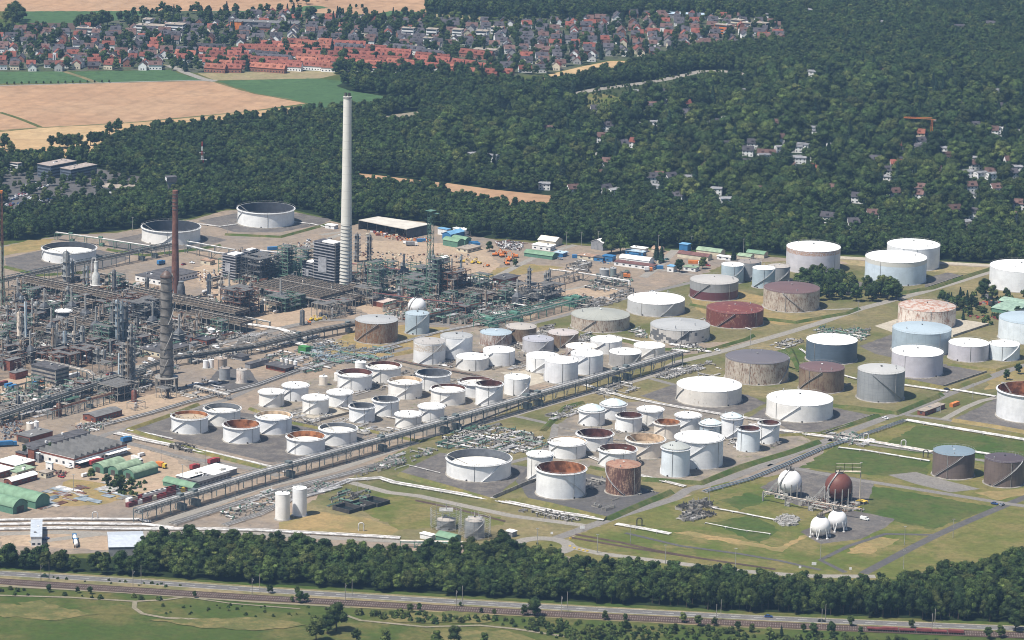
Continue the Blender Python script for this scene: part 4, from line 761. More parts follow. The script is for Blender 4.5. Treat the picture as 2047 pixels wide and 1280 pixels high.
# yard buildings along the forest edge
for F, L, R, h, w_, r_, k_, al, lab in [
 ((901, 481), (881, 479), (927, 474), 4.6, bluew, bluer, 'gable', 'a', 'bright blue hall beside the green lattice tower'), ((930, 474), (901, 471), (937, 472), 5.4, whitew, whiter, 'flat', 'a', 'white box hall behind the bright blue hall'), ((893, 472), (874, 469), (899, 470), 5, whitew, bluer, 'flat', 'a', 'small pale blue-roofed hall left of the white box hall'),
 ((914.5, 496), (884, 491), (927, 492.5), 4.6, greenw, greenr, 'barrel', 'b', 'green barrel hall with black arched end, front of the pair'), ((930, 491), (903, 486), (942, 488), 4.2, greenw, greenr, 'barrel', 'b', 'green barrel hall with black arched end, rear of the pair'), ((934.5, 506.5), (914.5, 502), (962, 499.5), 2.8, creamw, tanr, 'flat', 'a', 'low tan flat-roofed building in front of the green barrel pair'), ((886, 527), (876, 525), (896, 524), 4, greyw, whiter, 'gable', 'a', 'small white gabled hut at the foot of the green lattice tower'),
 ((1110, 494), (1072, 491), 12, 4, creamw, plain('cream_roof', (.72, .64, .54)), 'gable', 'b', 'cream-roofed gabled hall at the forest edge'), ((1100, 503), (1060, 500), 9, 3.6, whitew, whiter, 'flat', 'b', 'white hall with red stripe in front of the cream-roofed one'), ((1104, 520), (1041.5, 516), 9, 2.8, greenw, greenr, 'barrel', 'b', 'long green barrel-roofed hall beside the orange machinery'), ((1125, 515), (1106, 513), 8, 3, bluew, plain('pale_blue_roof', (.4, .5, .58)), 'flat', 'b', 'blue cabin block right of the long green hall'),
 ((1186, 521), (1151, 518.5), 9, 2.6, creamw, plain('rusty_roof', (.42, .28, .2), .9, .1, .4), 'flat', 'b', 'low tan building with rusty roof near the blue cabins'), ((1224, 525), (1203, 523), 6, 4.4, bluew, bluew, 'flat', 'b', 'strong blue stacked cabins left of the white barrel hall'), ((1205, 524), (1186, 522), 6, 3, bluew, darkr, 'flat', 'b', 'dark blue low cabins beside the rusty-roofed building'),
 ((1297, 531), (1233, 526), 9, 3.2, whitew, whiter, 'barrel', 'b', 'bright white barrel-roofed hall'), ((1304, 541), (1223, 533), 8, 3, whitew, maroonr, 'flat', 'b', 'long white low building with maroon roof in front of the white barrel hall'), ((1318, 507), (1302, 505), 9, 3, creamw, plain('rusty_roof', ()), 'barrel', 'b', 'small rusty arch-roofed shed by the forest edge'), ((1288, 506), (1258, 503), 7, 3, whitew, whiter, 'flat', 'b', 'white cabins behind the dark conifers'), ((1285, 513), (1245, 511), 6, 3, bluew, plain('pale_blue_roof', ()), 'flat', 'b', 'pale blue roofed cabins behind the white barrel hall'),
 ((1374, 506), (1357, 504), 6, 6.4, bluew, bluer, 'flat', 'b', 'two-storey bright blue cabin tower'), ((1415, 522), (1349, 517), 8, 3, creamw, maroonr, 'gable', 'b', 'long hut with maroon roof below the blue cabin tower'), ((1440, 514), (1389, 509), 9, 3.2, creamw, pgreenr, 'barrel', 'b', 'pale green barrel hall near the two conifers'), ((1527, 517), (1493, 512), 8, 3, creamw, greenr, 'barrel', 'b', 'green barrel hall behind the pale blue tanks'), ((1500, 521), (1476, 517), 7, 2.6, creamw, pgreenr, 'barrel', 'b', 'short pale green barrel hall beside the grey tank'),
 ((1346, 545), (1333, 543.5), 6, 4.4, whitew, bluer, 'flat', 'b', 'small two-storey white-blue hut at the road end'), ((1390, 544), (1366, 541), 7, 3, whitew, pgreenr, 'flat', 'b', 'white hut with greenish roof right of the small two-storey hut'), ((1205, 502), (1178, 499), 14, 6, greyw, whiter, 'gable', 'a', 'hall with white pitched roof and dark open front at the forest edge'), ((1460, 522), (1432, 519), 5, 2.6, whitew, whiter, 'flat', 'b', 'small white canopy hut left of the barrel hall'),
 ((668, 459), (652, 456), 6, 2.8, whitew, whiter, 'flat', 'b', 'small white hut beside the forest left of the tall chimney'), ((420, 531), (402, 528), 7, 3.2, creamw, plain('rusty_roof', ()), 'flat', 'b', 'rusty little shed on the bare ground right of the brown chimney')]:
    B('hut' if h < 3.5 else 'hall', lab, F, L, R, h, w_, r_, k_, along_=al, win=(3, 1.1, 1) if k_ == 'flat' else None, ang=AX if al == 'a' or isinstance(R, tuple) else rad(62))
B('brick_building', 'low brick cabin with tan flat roof on grass by the right junction', (1848.5, 832), (1834, 829), (1893, 818), 3.0, brickm, tanr, win=(5, 1.2, 1))
B('barrel_hall', 'pale green barrel hall at the right edge behind trees, front', (2030, 632), (1988, 622), (2070, 620), 3, greenw, plain('mint_roof', (.32, .44, .34)), 'barrel', along_='b', rise=1.6); B('barrel_hall', 'pale green barrel hall at the right edge behind trees, rear', (2060, 620), (2000, 608), (2080, 614), 3, greenw, plain('mint_roof', ()), 'barrel', along_='b', rise=1.6); B('hut', 'small dark arched hut with dirt yard near the right-edge tank', (1975, 600), (1962, 598), (1982, 597), 2.6, greyw, greyr, 'barrel')
# office park at the upper left
pb = plain('office_band', (.16, .19, .24), .4, .5, .2); rr_ = plain('office_roof', (.42, .35, .31), .9)
for F, L, R, h, w_, lab in [((101, 358), (72, 354), (149, 347), 11, pb, 'dark glass office block with reddish flat roof, left of two'), ((142, 362), (121, 358), (196, 352), 9.5, pb, 'dark glass office block with reddish flat roof, right of two'), ((36, 346), (-30, 336), (40, 344), 8, whitew, 'office block cut by the left edge at the forest')]:
    B('office_block', lab, F, L, R, h, w_, rr_, bands=4)
X, Y = at(230, 386); r = empty('pavilion', X, Y+9, 0, 'round white pavilion with flat tan roof in the forest at upper left', 'building'); mb = MB(); mb.lathe([(11, 0), (11, 4.2)], 32); mb.build('wall', whitew, r); mb = MB(); mb.lathe([(11.8, 4.2), (11.8, 4.8), (.1, 4.9)], 32); mb.bb(6, -3, 4.2, 24, 5, 4.7); mb.build('roof', tanr, r); mb = MB(); mb.lathe([(11.1, 1.6), (11.1, 3)], 32); mb.build('window_band', glassm, r)
X, Y = at(342, 396); r = empty('tower_block', X, Y, .3, 'dark square tower with pale upper side rising from the forest behind the brown chimney', 'tower'); mb = MB(); mb.box(0, 0, 0, 6, 6, 14); mb.build('shaft', greyw, r); mb = MB(); mb.box(0, 0, 14, 8.5, 8.5, 4.5); mb.build('head', darkr, r); mb = MB(); mb.box(-4.3, 0, 15, .1, 7, 2.6); mb.build('pale_panel', whitew, r)
X, Y = at(404, 338); r = empty('mast', X, Y, 0, 'red and white lattice mast rising from the forest', 'mast')
for k in range(6):
    mb = MB(); z0, z1 = k*4, k*4+4; w0, w1 = 2.4-.3*k, 2.1-.3*k
    for sx in (-1, 1):
        for sy in (-1, 1): mb.tube((sx*w0/2, sy*w0/2, z0), (sx*w1/2, sy*w1/2, z1), .16, 4)
        mb.tube((sx*w0/2, -w0/2, z0), (-sx*w1/2, -w1/2, z1), .1, 4)
    mb.build('mast_section', redp if k % 2 else whitew, r)
mb = MB(); mb.box(0, 0, 8, 8, .4, .3); mb.box(0, 0, 14, 5, .4, .3); mb.build('crossarm', whitew, r)
# ------------------------------------------------------------------ town
tw = [plain('render_white', (.78, .77, .75), .8, .1, .1, .3), plain('render_cream', (.66, .58, .44), .8, .1, .1, .3), plain('town_brick', (.36, .17, .12), .9, .1, .2, .5), plain('render_grey', (.46, .45, .44), .8, .1, .1, .3)]
def tile(nm, c): 
    t = NT(nm, .85, .15); oi = t.n('ShaderNodeObjectInfo'); g = t.n('ShaderNodeNewGeometry').outputs['Position']; a = t.ramp(t.noise(g, .25, 4, .7), .35, .65)
    k = t.mix(a, c, tuple(x*.7 for x in c)); h = t.n('ShaderNodeHueSaturation'); t.l(t.math('ADD', t.math('MULTIPLY', oi.outputs['Random'], .5), .72), h.inputs['Value']); t.l(k, h.inputs['Color']); return t.color(h.outputs[0])
tr = [tile('red_tile', (.235, .082, .06)), tile('dark_tile', (.085, .078, .088)), tile('brown_tile', (.14, .085, .075)), tile('orange_tile', (.31, .12, .08)), tile('grey_sheet', (.24, .24, .25))]
PROTO = {}
def house_proto(W, Ln, h, rise, wm, rm, units=1):
    k = (W, Ln, h, rise, wm, rm, units)
    if k not in PROTO:
        mb = MB(); mb.bb(-Ln/2, -W/2, 0, Ln/2, W/2, h)
        for e in (-Ln/2, Ln/2): mb.add([(e, -W/2, h), (e, W/2, h), (e, 0, h+rise)], [(0, 1, 2)])
        mb.k = 1; nw = int(Ln/3)
        for fl in range(int(h/2.7)):
            for i in range(nw): x = -Ln/2+Ln*(i+.5)/nw; mb.bb(x-.6, -W/2-.05, .9+2.7*fl, x+.6, -W/2-.004, 2.1+2.7*fl)
            for e in (-1, 1): mb.bb(e*Ln/2-.05*(e < 0), -1.8, .9+2.7*fl, e*Ln/2+.05*(e > 0), -.6, 2.1+2.7*fl); mb.bb(e*Ln/2-.05*(e < 0), .6, .9+2.7*fl, e*Ln/2+.05*(e > 0), 1.8, 2.1+2.7*fl)
        me = bpy.data.meshes.new('wall'); me.from_pydata(mb.v, [], mb.f); me.materials.append(tw[wm]); me.materials.append(glassm); me.polygons.foreach_set('material_index', mb.m)
        mb = MB(); o = .5; e0 = rise/(W/2)*o
        for s_ in (-1, 1): mb.add([(-Ln/2-.3, s_*(W/2+o), h-e0+.03), (Ln/2+.3, s_*(W/2+o), h-e0+.03), (Ln/2+.3, 0, h+rise+.03), (-Ln/2-.3, 0, h+rise+.03), (-Ln/2-.3, s_*(W/2+o), h-e0+.25), (Ln/2+.3, s_*(W/2+o), h-e0+.25), (Ln/2+.3, 0, h+rise+.25), (-Ln/2-.3, 0, h+rise+.25)], [(4, 5, 6, 7) if s_ < 0 else (7, 6, 5, 4), (0, 1, 5, 4), (3, 0, 4, 7), (1, 2, 6, 5)])
        for i in range(units if units > 1 else 1):
            x = -Ln/2+Ln*(i+.5)/max(1, units); mb.bb(x-1.2, -W/2+.6, h+.2, x+1.2, -.5, h+rise*.72)
            mb.bb(x+1.6, -.4, h+rise-.6, x+2.2, .3, h+rise+.9)
        mr = bpy.data.meshes.new('roof'); mr.from_pydata(mb.v, [], mb.f); mr.materials.append(tr[rm])
        PROTO[k] = (me, mr)
    return PROTO[k]
HOUSES = []; STUFFV = []
def house(x, y, rz, spec, label, group, ind=True, name='house'):
    me, mr = house_proto(*spec)
    for o_ in ([0] if spec[1] < 15 else [i*9-(spec[1]-9)/2 for i in range(int(spec[1]//9)+1)]): HOUSES.append((x+o_*math.cos(rz), y+o_*math.sin(rz), 6.3))
    if not ind: STUFFV.append((x, y, rz, me, mr)); return
    r = empty(name, x, y, rz, label, 'house', group)
    for n_, m_ in (('wall', me), ('roof', mr)): o = bpy.data.objects.new(n_, m_); COL.objects.link(o); o.parent = r
q = random.Random(12); nind = 0
# red-tiled terraces
for row, (y0, xa, xb) in enumerate([(152, 1e9, 0), (148, 930, 1010), (144, 410, 520), (143, 640, 700), (141, 540, 905), (137, 420, 960), (131, 400, 960), (125, 350, 870), (118, 345, 900), (111, 350, 980), (104, 390, 850), (98, 520, 720), (94, 560, 640)]):
    x = xa+q.uniform(0, 6)
    while x < xb:
        Ln = q.choice([14, 22, 30, 38]) if row > 1 else 14; pxl = Ln*1.95; tilt = q.uniform(-.22, .12)+(.0 if x < 760 else -.25)
        cx, cy = at(x+pxl/2, y0+q.uniform(-1.2, 1.2)+.035*(x-600)*(.5 if x > 700 else 0)); gr = x > 480 and x < 560 and row in (7, 8) or (row in (9, 10) and q.random() < .5)
        rm = 1 if gr else (3 if q.random() < .35 else 0); red = rm != 1
        house(cx, cy, tilt-.12, (8.5, Ln, 4.8, 3.9, 2 if red and q.random() < .5 else 0, rm, max(1, Ln//7)), ('red-tiled' if red else 'dark-roofed')+' terrace of %s houses in the %s rows of the town' % ({14: 'two', 22: 'three', 30: 'four', 38: 'five'}[Ln], 'front' if row < 6 else 'rear'), ('%s %s terrace rows' % ('red-tiled' if red else 'dark-roofed', 'front' if row < 6 else 'rear')), True, 'terraced_house'); nind += 1
        x += pxl+q.choice([2, 4, 8, 16, 26])
# detached houses fill the rest
zones = [([(-60, 100), (120, 95), (335, 88), (345, 135), (330, 139), (125, 142), (-60, 144)], 'left', (.40, .30, .30), 15.5), ([(-60, 66), (150, 62), (230, 55), (420, 45), (560, 28), (640, 40), (830, 42), (1010, 48), (1010, 90), (850, 100), (560, 92), (340, 88), (100, 92), (-60, 98)], 'rear', (.10, .6, .3), 17), ([(1010, 50), (1180, 42), (1310, 30), (1500, 38), (1568, 55), (1568, 88), (1400, 98), (1270, 116), (1210, 118), (1080, 148), (1000, 150), (985, 100)], 'right', (.18, .5, .32), 17)]
cand = []
for zi, (P, nm, pr, st) in enumerate(zones):
    X, Y = fill(poly_px(P), st, 60+zi)if False else (None, None)
    PW = poly_px(P); x0 = min(p[0] for p in PW); x1 = max(p[0] for p in PW); y0 = min(p[1] for p in PW); y1 = max(p[1] for p in PW); yy = y0
    while yy < y1:
        xx = x0
        while xx < x1:
            x, y = xx+q.uniform(-3, 3), yy+q.uniform(-2.5, 2.5)
            if inpoly(x, y, PW) and abs(x) < y*.145 and q.random() < .90: cand.append((y, x, nm, pr))
            xx += st
        yy += st*1.15
cand.sort(); big = []
for i, (y, x, nm, pr) in enumerate(cand):
    if any((x-a)**2+(y-b)**2 < (c+5)**2 for a, b, c in HOUSES): continue
    t = q.random(); rm = 0 if t < pr[0] else 1 if t < pr[0]+pr[1] else 2; wm = q.choice([0, 0, 0, 1, 3, 2]); Ln = q.choice([9, 11, 13]); gab = q.random() < .45
    ind = nind < 296; nind += 1
    house(x, y, (math.pi/2 if gab else 0)+q.uniform(-.25, .25), (8, Ln, q.choice([3.8, 5.2]), 3.4, wm, rm, 1), '%s house with %s roof in the %s part of town' % (('white', 'cream', 'brick', 'grey')[wm], ('red', 'dark grey', 'brown')[rm], nm), '%s %s-roofed houses, %s part of town' % (('white', 'cream', 'brick', 'grey')[wm], ('red', 'dark grey', 'brown')[rm], nm), ind)
if STUFFV:
    vs, fs, ms, mats = [], [], [], tw+[glassm]+tr; k = 0
    for x, y, rz, me, mr in STUFFV:
        c, s_ = math.cos(rz), math.sin(rz)
        for m in (me, mr):
            mi = [mats.index(a) for a in m.materials]
            for v in m.vertices: vs.append((x+v.co.x*c-v.co.y*s_, y+v.co.x*s_+v.co.y*c, v.co.z))
            for p in m.polygons: fs.append(tuple(k+i for i in p.vertices)); ms.append(mi[p.material_index])
            k += len(m.vertices)
    me = bpy.data.meshes.new('far_houses'); me.from_pydata(vs, [], fs)
    for m in mats: me.materials.append(m)
    me.polygons.foreach_set('material_index', ms); o = bpy.data.objects.new('far_houses', me); COL.objects.link(o); tag(o, 'the many small houses in the farther streets of the town', 'houses', None, 'stuff')
# special town buildings
for F, L, R, h, w_, r_, ang, b_, lab in [((826, 80), (802, 79), 8, 12, whitew, tanr, rad(75), 4, 'white balcony block, leftmost of the row left of the town trees'), ((872, 82), (851, 81), 10, 12, whitew, tanr, rad(75), 4, 'white balcony block, second of the row'), ((922, 83), (903, 82), 10, 12, whitew, tanr, rad(75), 4, 'white balcony block, third of the row'), ((973, 82), (950, 81), 10, 10, whitew, tanr, rad(75), 3, 'white balcony block, fourth of the row'), ((862, 98), (845, 97), 8, 11, whitew, tanr, rad(75), 4, 'single white balcony block in front of the row'), ((1003, 69), (980, 68), 8, 7, whitew, tanr, rad(75), 2, 'white low block at the right end of the row'), ((990, 113), (946, 110), 12, 6, greyw, tanr, rad(75), 2, 'long grey school-like building at the town edge'),
  ((595, 63), (465, 60), 16, 8, greyw, greyr, rad(83), 2, 'very long grey hall with orange end in the town'), ((482, 61), (460, 60), 8, 9, orangep, greyr, rad(80), 0, 'orange end building of the long grey hall'), ((325, 70), (270, 68), 14, 9, whitew, tanr, rad(78), 3, 'white stepped apartment block, left'), ((365, 71), (328, 70), 14, 11, whitew, tanr, rad(78), 4, 'white stepped apartment block, right'), ((300, 62), (285, 61), 12, 12, whitew, tanr, rad(78), 4, 'white tall apartment block behind the stepped ones'), ((190, 71), (152, 69), 9, 7, whitew, tanr, rad(80), 2, 'white flat-roofed block at the left of town'),
  ((1545, 42), (1530, 41), 8, 7, whitew, greyr, rad(80), 2, 'white block in front of the forest at the right end of town'), ((1455, 70), (1425, 68), 10, 10, orangep, tanr, rad(60), 3, 'salmon orange apartment block at the right end of town, left'), ((1480, 58), (1458, 57), 10, 9, creamw, tanr, rad(60), 3, 'cream apartment block behind the salmon one'), ((1500, 62), (1478, 60), 9, 8, creamw, tanr, rad(60), 3, 'cream apartment block in the middle of the right end'), ((1530, 64), (1508, 62), 9, 9, creamw, tanr, rad(60), 3, 'cream and orange apartment block at the far right end'), ((1422, 40), (1330, 34), 14, 5, greyw, plain('pale_blue_roof', ()), rad(83), 0, 'long pale-roofed hall at the forest edge behind the town'),
  ((164, 136), (151, 134), 10, 6, whitew, darkr, rad(70), 0, 'white gabled community house at the field edge'), ((288, 92), (258, 90), 12, 5, whitew, greyr, rad(70), 0, 'white church hall with grey shed roof')]:
    rt = B('apartment_block' if b_ > 2 else 'building', lab, F, L, R, h, w_, r_, 'flat', ang=ang, bands=b_)
X, Y = at(109, 132); r = empty('church_tower', X, Y, .2, 'slim white free-standing church tower at the left field edge', 'tower'); mb = MB(); mb.box(0, 0, 0, 3, 3, 13); mb.build('shaft', whitew, r); mb = MB(); mb.box(0, -1.52, 2, .7, .05, 9); mb.build('slot', glassm, r)
X, Y = at(1308, 192); 
# villas hidden in the woods
VILLAS = []
for i, (x, y, wd, c) in enumerate([(1278, 191, 10, 'w'), (1321, 190, 6, 'g'), (1276, 188, 12, 'w'), (1300, 217, 14, 'b'), (1328, 208, 8, 'w'), (1370, 213, 12, 'r'), (1310, 250, 10, 'w'), (1285, 254, 10, 'w'), (1415, 252, 6, 'w'), (1440, 252, 9, 'g'), (1270, 290, 8, 'r'), (1244, 294, 8, 'g'), (1095, 265, 12, 'b'), (962, 315, 8, 'w'), (940, 314, 14, 'w'), (985, 318, 8, 'w'), (1205, 355, 10, 'b'), (1230, 357, 12, 'b'), (1315, 358, 10, 'b'), (1340, 360, 10, 'g'), (1378, 360, 8, 'w'), (1088, 374, 6, 'w'), (1145, 384, 9, 'b'), (1228, 386, 8, 'w'), (1210, 384, 9, 'g'), (1313, 379, 6, 'w'), (1450, 404, 11, 'w'), (1510, 395, 13, 'w'), (1525, 388, 8, 'b'), (1355, 398, 10, 'g'), (1560, 300, 8, 'w'), (1606, 295, 14, 'w'), (1593, 299, 6, 'w'), (1636, 268, 8, 'w'), (1628, 261, 10, 'w'), (1665, 295, 6, 'w'), (1762, 279, 12, 'w'), (1792, 297, 6, 'r'), (1838, 272, 12, 'o'), (1842, 295, 4, 'w'), (1885, 302, 12, 'l'), (1907, 247, 5, 'w'), (1918, 174, 6, 'w'), (1974, 193, 10, 'w'), (1990, 186, 8, 'w'), (1989, 262, 8, 'w'), (2015, 262, 14, 'w'), (2045, 268, 8, 'w'), (1767, 150, 8, 'r'), (1622, 148, 7, 'w'), (1768, 48, 6, 'w'), (1613, 24, 6, 'w'), (1917, 60, 14, 'g'), (1980, 53, 10, 'g'), (1575, 238, 12, 'g'), (1860, 213, 12, 'g'), (1627, 342, 6, 'r'), (1748, 325, 10, 'g'), (1790, 334, 9, 'r'), (1960, 352, 12, 'w'), (1983, 354, 7, 'w'), (2020, 352, 14, 'g'), (1915, 360, 12, 'b'), (1940, 378, 12, 'b'), (1990, 382, 10, 'b'), (2025, 385, 12, 'b'), (1950, 395, 6, 'w'), (1905, 425, 16, 'b'), (1655, 440, 14, 'g'), (1705, 452, 12, 'g'), (1927, 450, 12, 'l'), (1625, 365, 12, 'b'), (1840, 382, 12, 'b'), (1770, 360, 8, 'w'), (870, 285, 4, 'w'), (1480, 185, 4, 'w'), (1455, 196, 5, 'w'), (1545, 228, 6, 'w'), (1600, 322, 8, 'w'), (1590, 320, 12, 'w'), (1950, 322, 10, 'w'), (2035, 340, 10, 'w')]+[(x_, y_, q.choice([7, 9, 12]), q.choice('wbgbglbg')) for x_, y_ in [(q.uniform(1180, 2045), q.uniform(205, 440)) for _ in range(64)] if not (y_ > 395 and x_ < 1700)]):
    X, Y = at(x, y+5); W = max(7, wd*.62); spec = {'w': (0, 4, 'white villa with pale flat roof'), 'b': (0, 2, 'villa with brown pitched roof'), 'g': (0, 1, 'villa with dark grey pitched roof'), 'r': (0, 0, 'villa with red roof'), 'o': (1, 3, 'unfinished house below the orange crane'), 'l': (0, 4, 'villa with light grey roof')}[c]
    side = 'left' if x < 1250 else 'middle' if x < 1560 else 'right'; dep = 'far' if y < 200 else 'middle' if y < 330 else 'near'
    me, mr = house_proto(9, round(W+4), 5.6, 1.0 if c in 'wl' else 3.4, spec[0], spec[1], 1); r = empty('villa', X, Y, q.uniform(-.5, .5), '%s among the %s %s woods' % (spec[2], dep, side), 'house', '%s, %s %s woods' % (spec[2], dep, side)); r.scale = (.9, .9, 1.0)
    VILLAS.append((X, Y, W*.8+1.5))
    for n_, m_ in (('wall', me), ('roof', mr)): o = bpy.data.objects.new(n_, m_); COL.objects.link(o); o.parent = r
# tower crane over the villa site
X, Y = at(1861, 291); r = empty('tower_crane', X, Y, rad(170), 'orange tower crane standing above the woods at the right', 'crane')
mb = MB()
for sx in (-.8, .8):
    for sy in (-.8, .8): mb.tube((sx, sy, 0), (sx, sy, 24), .2, 4)
for k in range(12): mb.tube((-.8, -.8, k*2), (.8, -.8, k*2+2), .12, 4); mb.tube((-.8, .8, k*2), (-.8, -.8, k*2+2), .12, 4)
mb.build('mast', orangep, r); mb = MB()
for sy in (-.6, .6): mb.tube((-3, sy, 24.3), (26, sy, 24.3), .18, 4)
mb.tube((0, 0, 25.8), (26, 0, 25), .2, 4)
for k in range(16): mb.tube((k*1.6, -.6, 24.3), (k*1.6+.8, 0, 25.7), .12, 4); mb.tube((k*1.6+.8, 0, 25.7), (k*1.6+1.6, .6, 24.3), .12, 4)
mb.build('jib', orangep, r); mb = MB(); mb.box(-2.6, 0, 22.6, 2.4, 1.4, 1.6); mb.build('counterweight', concrete, r)
# ------------------------------------------------------------------ stacks
def stack(x, yb, ytop, w0, w1, mat, label, name='chimney', n=40):
    X, Y = at(x, yb); h = hpx(x, yb, yb-ytop); s_ = mpp(x, yb); r = empty(name, X, Y, 0, label, 'chimney')
    mb = MB(); mb.lathe([(w0/2/s_, 0), (w0/2/s_*.75+w1/2/s_*.25, h*.25), (w0/2/s_*.3+w1/2/s_*.7, h*.6), (w1/2/s_, h)], n, cap=True); smooth_by(mb.build('shaft', mat, r), 50); return r, h, w0/2/s_, w1/2/s_
chm = NT('chimney_concrete', .85, .15); _o = chm.n('ShaderNodeTexCoord').outputs['Object']; _s = chm.n('ShaderNodeSeparateXYZ'); chm.l(_o, _s.inputs[0])
_c = chm.mix(chm.ramp(chm.noise(_o, .08, 4), .35, .65), (.68, .655, .59), (.61, .59, .53)); _c = chm.mix(chm.math('MULTIPLY', chm.math('LESS_THAN', chm.math('FRACT', chm.math('MULTIPLY', _s.outputs[2], .16)), .05), .35), _c, (.3, .28, .25)); chm = chm.color(_c)
r, h, r0, r1 = stack(691, 579, 198, 25, 16, chm, 'very tall tapering pale concrete chimney with two steel flue tips')
for i, (dx, dy) in enumerate([(-1.25, 0), (1.25, 0)]): mb = MB(); mb.lathe([(1.1, h-2), (1.1, h+2.6), (.95, h+2.6), (.95, h)], 20, dx, dy); mb.build('flue_tip', dsteel, r)
mb = MB(); mb.lathe([(r1+.3, h-1.2), (r1+.35, h-.1), (r1, h)], 32); mb.build('rim', steel, r)
for k in range(18):  # modelled rings stand in for shadow bands of the adjacent duct platforms
    z = 4+k*2.65; rr = r0*(1-z/h*.55)+.02
    mb = MB(); mb.lathe([(rr, z), (rr+.55, z+.05), (rr+.55, z+.2), (rr, z+.2)], 28); mb.build('service_ring', gpipe, r)
for a in (2.6, 5.4): mb = MB(); mb.tube(((r0+.1)*math.cos(a), (r0+.1)*math.sin(a), 2), ((r1+.15)*math.cos(a), (r1+.15)*math.sin(a), h-1), .22, 4); mb.build('ladder', steel, r)
brn = plain('chimney_brick', (.24, .115, .085), .9, .1, .3, .25)
r, h, r0, r1 = stack(350.5, 600, 383, 16.5, 10.5, brn, 'tall brown brick chimney with darker banded top')
for k in range(5): z = h-3-k*2.8; rr = r1+.08+(r0-r1)*(1-z/h)*.5; mb = MB(); mb.lathe([(rr, z-.3), (rr+.18, z-.2), (rr+.18, z+.3), (rr, z+.4)], 24); mb.build('band', dsteel, r)
r, h, r0, r1 = stack(333, 781, 552, 27, 22.5, plain('stained_grey_stack', (.24, .22, .20), .7, .3, .45, .15), 'dark grey stack wrapped with bands and a spiral stair, on a ring of legs')
for k in range(13): z = 6+k*h/14; mb = MB(); rr = r0+(r1-r0)*z/h; mb.lathe([(rr, z), (rr+.35, z+.1), (rr+.35, z+.4), (rr, z+.5)], 28); mb.build('band', dsteel, r)
for k in range(4):
    a0 = 3.6+k*.7; z0 = 8+k*h*.24; mb = MB(); mb.path([((r0+.5)*math.cos(a0+t*.16), (r0+.5)*math.sin(a0+t*.16), z0+t*1.6) for t in range(10)], .32, 4); mb.build('stair_flight', steel, r)
mb = MB(); mb.lathe([(r1, h-2), (r1+.5, h-1.7), (r1+.5, h-1), (r1*.8, h+.8), (r1*.45, h+2.2), (.1, h+2.7)], 28); smooth_by(mb.build('top_dome', plain('copper_brown', (.14, .09, .07), .5, .4), r), 60)
mb = MB(); mb.lathe([(r0, 9), (r0+3.4, 9.1), (r0+3.4, 9.6), (r0, 9.6)], 28); mb.build('ring_platform', gpipe, r)
for k in range(12): a = k/12*6.283; mb = MB(); mb.tube(((r0+2.8)*math.cos(a), (r0+2.8)*math.sin(a), 0), ((r0+2.8)*math.cos(a), (r0+2.8)*math.sin(a), 9.3), .35, 6); mb.build('leg', concrete, r)
# ------------------------------------------------------------------ plant units (prototypes built once, then copied)
def P_column(h, r, mat, decks=4, name='column'):
    root = empty(name, 0, 0); mb = MB(); mb.lathe([(r*1.15, 0), (r*1.1, 1.2), (r, 2), (r, h-r*.6), (r*.85, h-r*.25), (r*.45, h), (.05, h+.05)], 18); smooth_by(mb.build('shell', mat, root), 50); ch = []
    q = random.Random(int(h*10+r*100))
    for k in range(decks):
        z = h*(k+1)/(decks+.4); a0 = q.random()*6.28; mb = MB(); n = 12; 
        vs = []; 
        for i in range(n+1): a = a0+i/n*4.4; vs += [((r+.05)*math.cos(a), (r+.05)*math.sin(a), z), ((r+1.3)*math.cos(a), (r+1.3)*math.sin(a), z)]
        mb.add(vs, [(2*i, 2*i+1, 2*i+3, 2*i+2) for i in range(n)])
        for i in range(0, n+1, 1):
            a = a0+i/n*4.4; mb.tube(((r+1.25)*math.cos(a), (r+1.25)*math.sin(a), z), ((r+1.25)*math.cos(a), (r+1.25)*math.sin(a), z+1.1), .07, 3, cap=False)
            if i < n: b = a0+(i+1)/n*4.4; mb.tube(((r+1.25)*math.cos(a), (r+1.25)*math.sin(a), z+1.1), ((r+1.25)*math.cos(b), (r+1.25)*math.sin(b), z+1.1), .07, 3, cap=False)
        mb.build('platform', steel, root)
    mb = MB(); a = 3.9; x, y = (r+.5)*math.cos(a), (r+.5)*math.sin(a); mb.path([(x*.3, y*.3, h), (x*.5, y*.5, h+1.6), (x*1.3, y*1.3, h+1.6), (x*1.35, y*1.35, 1)], .28, 6); mb.build('overhead_pipe', gpipe, root)
    mb = MB(); a = .6; mb.tube(((r+.35)*math.cos(a), (r+.35)*math.sin(a), 0), ((r+.35)*math.cos(a), (r+.35)*math.sin(a), h), .14, 4); mb.build('ladder', dsteel, root)
    return root
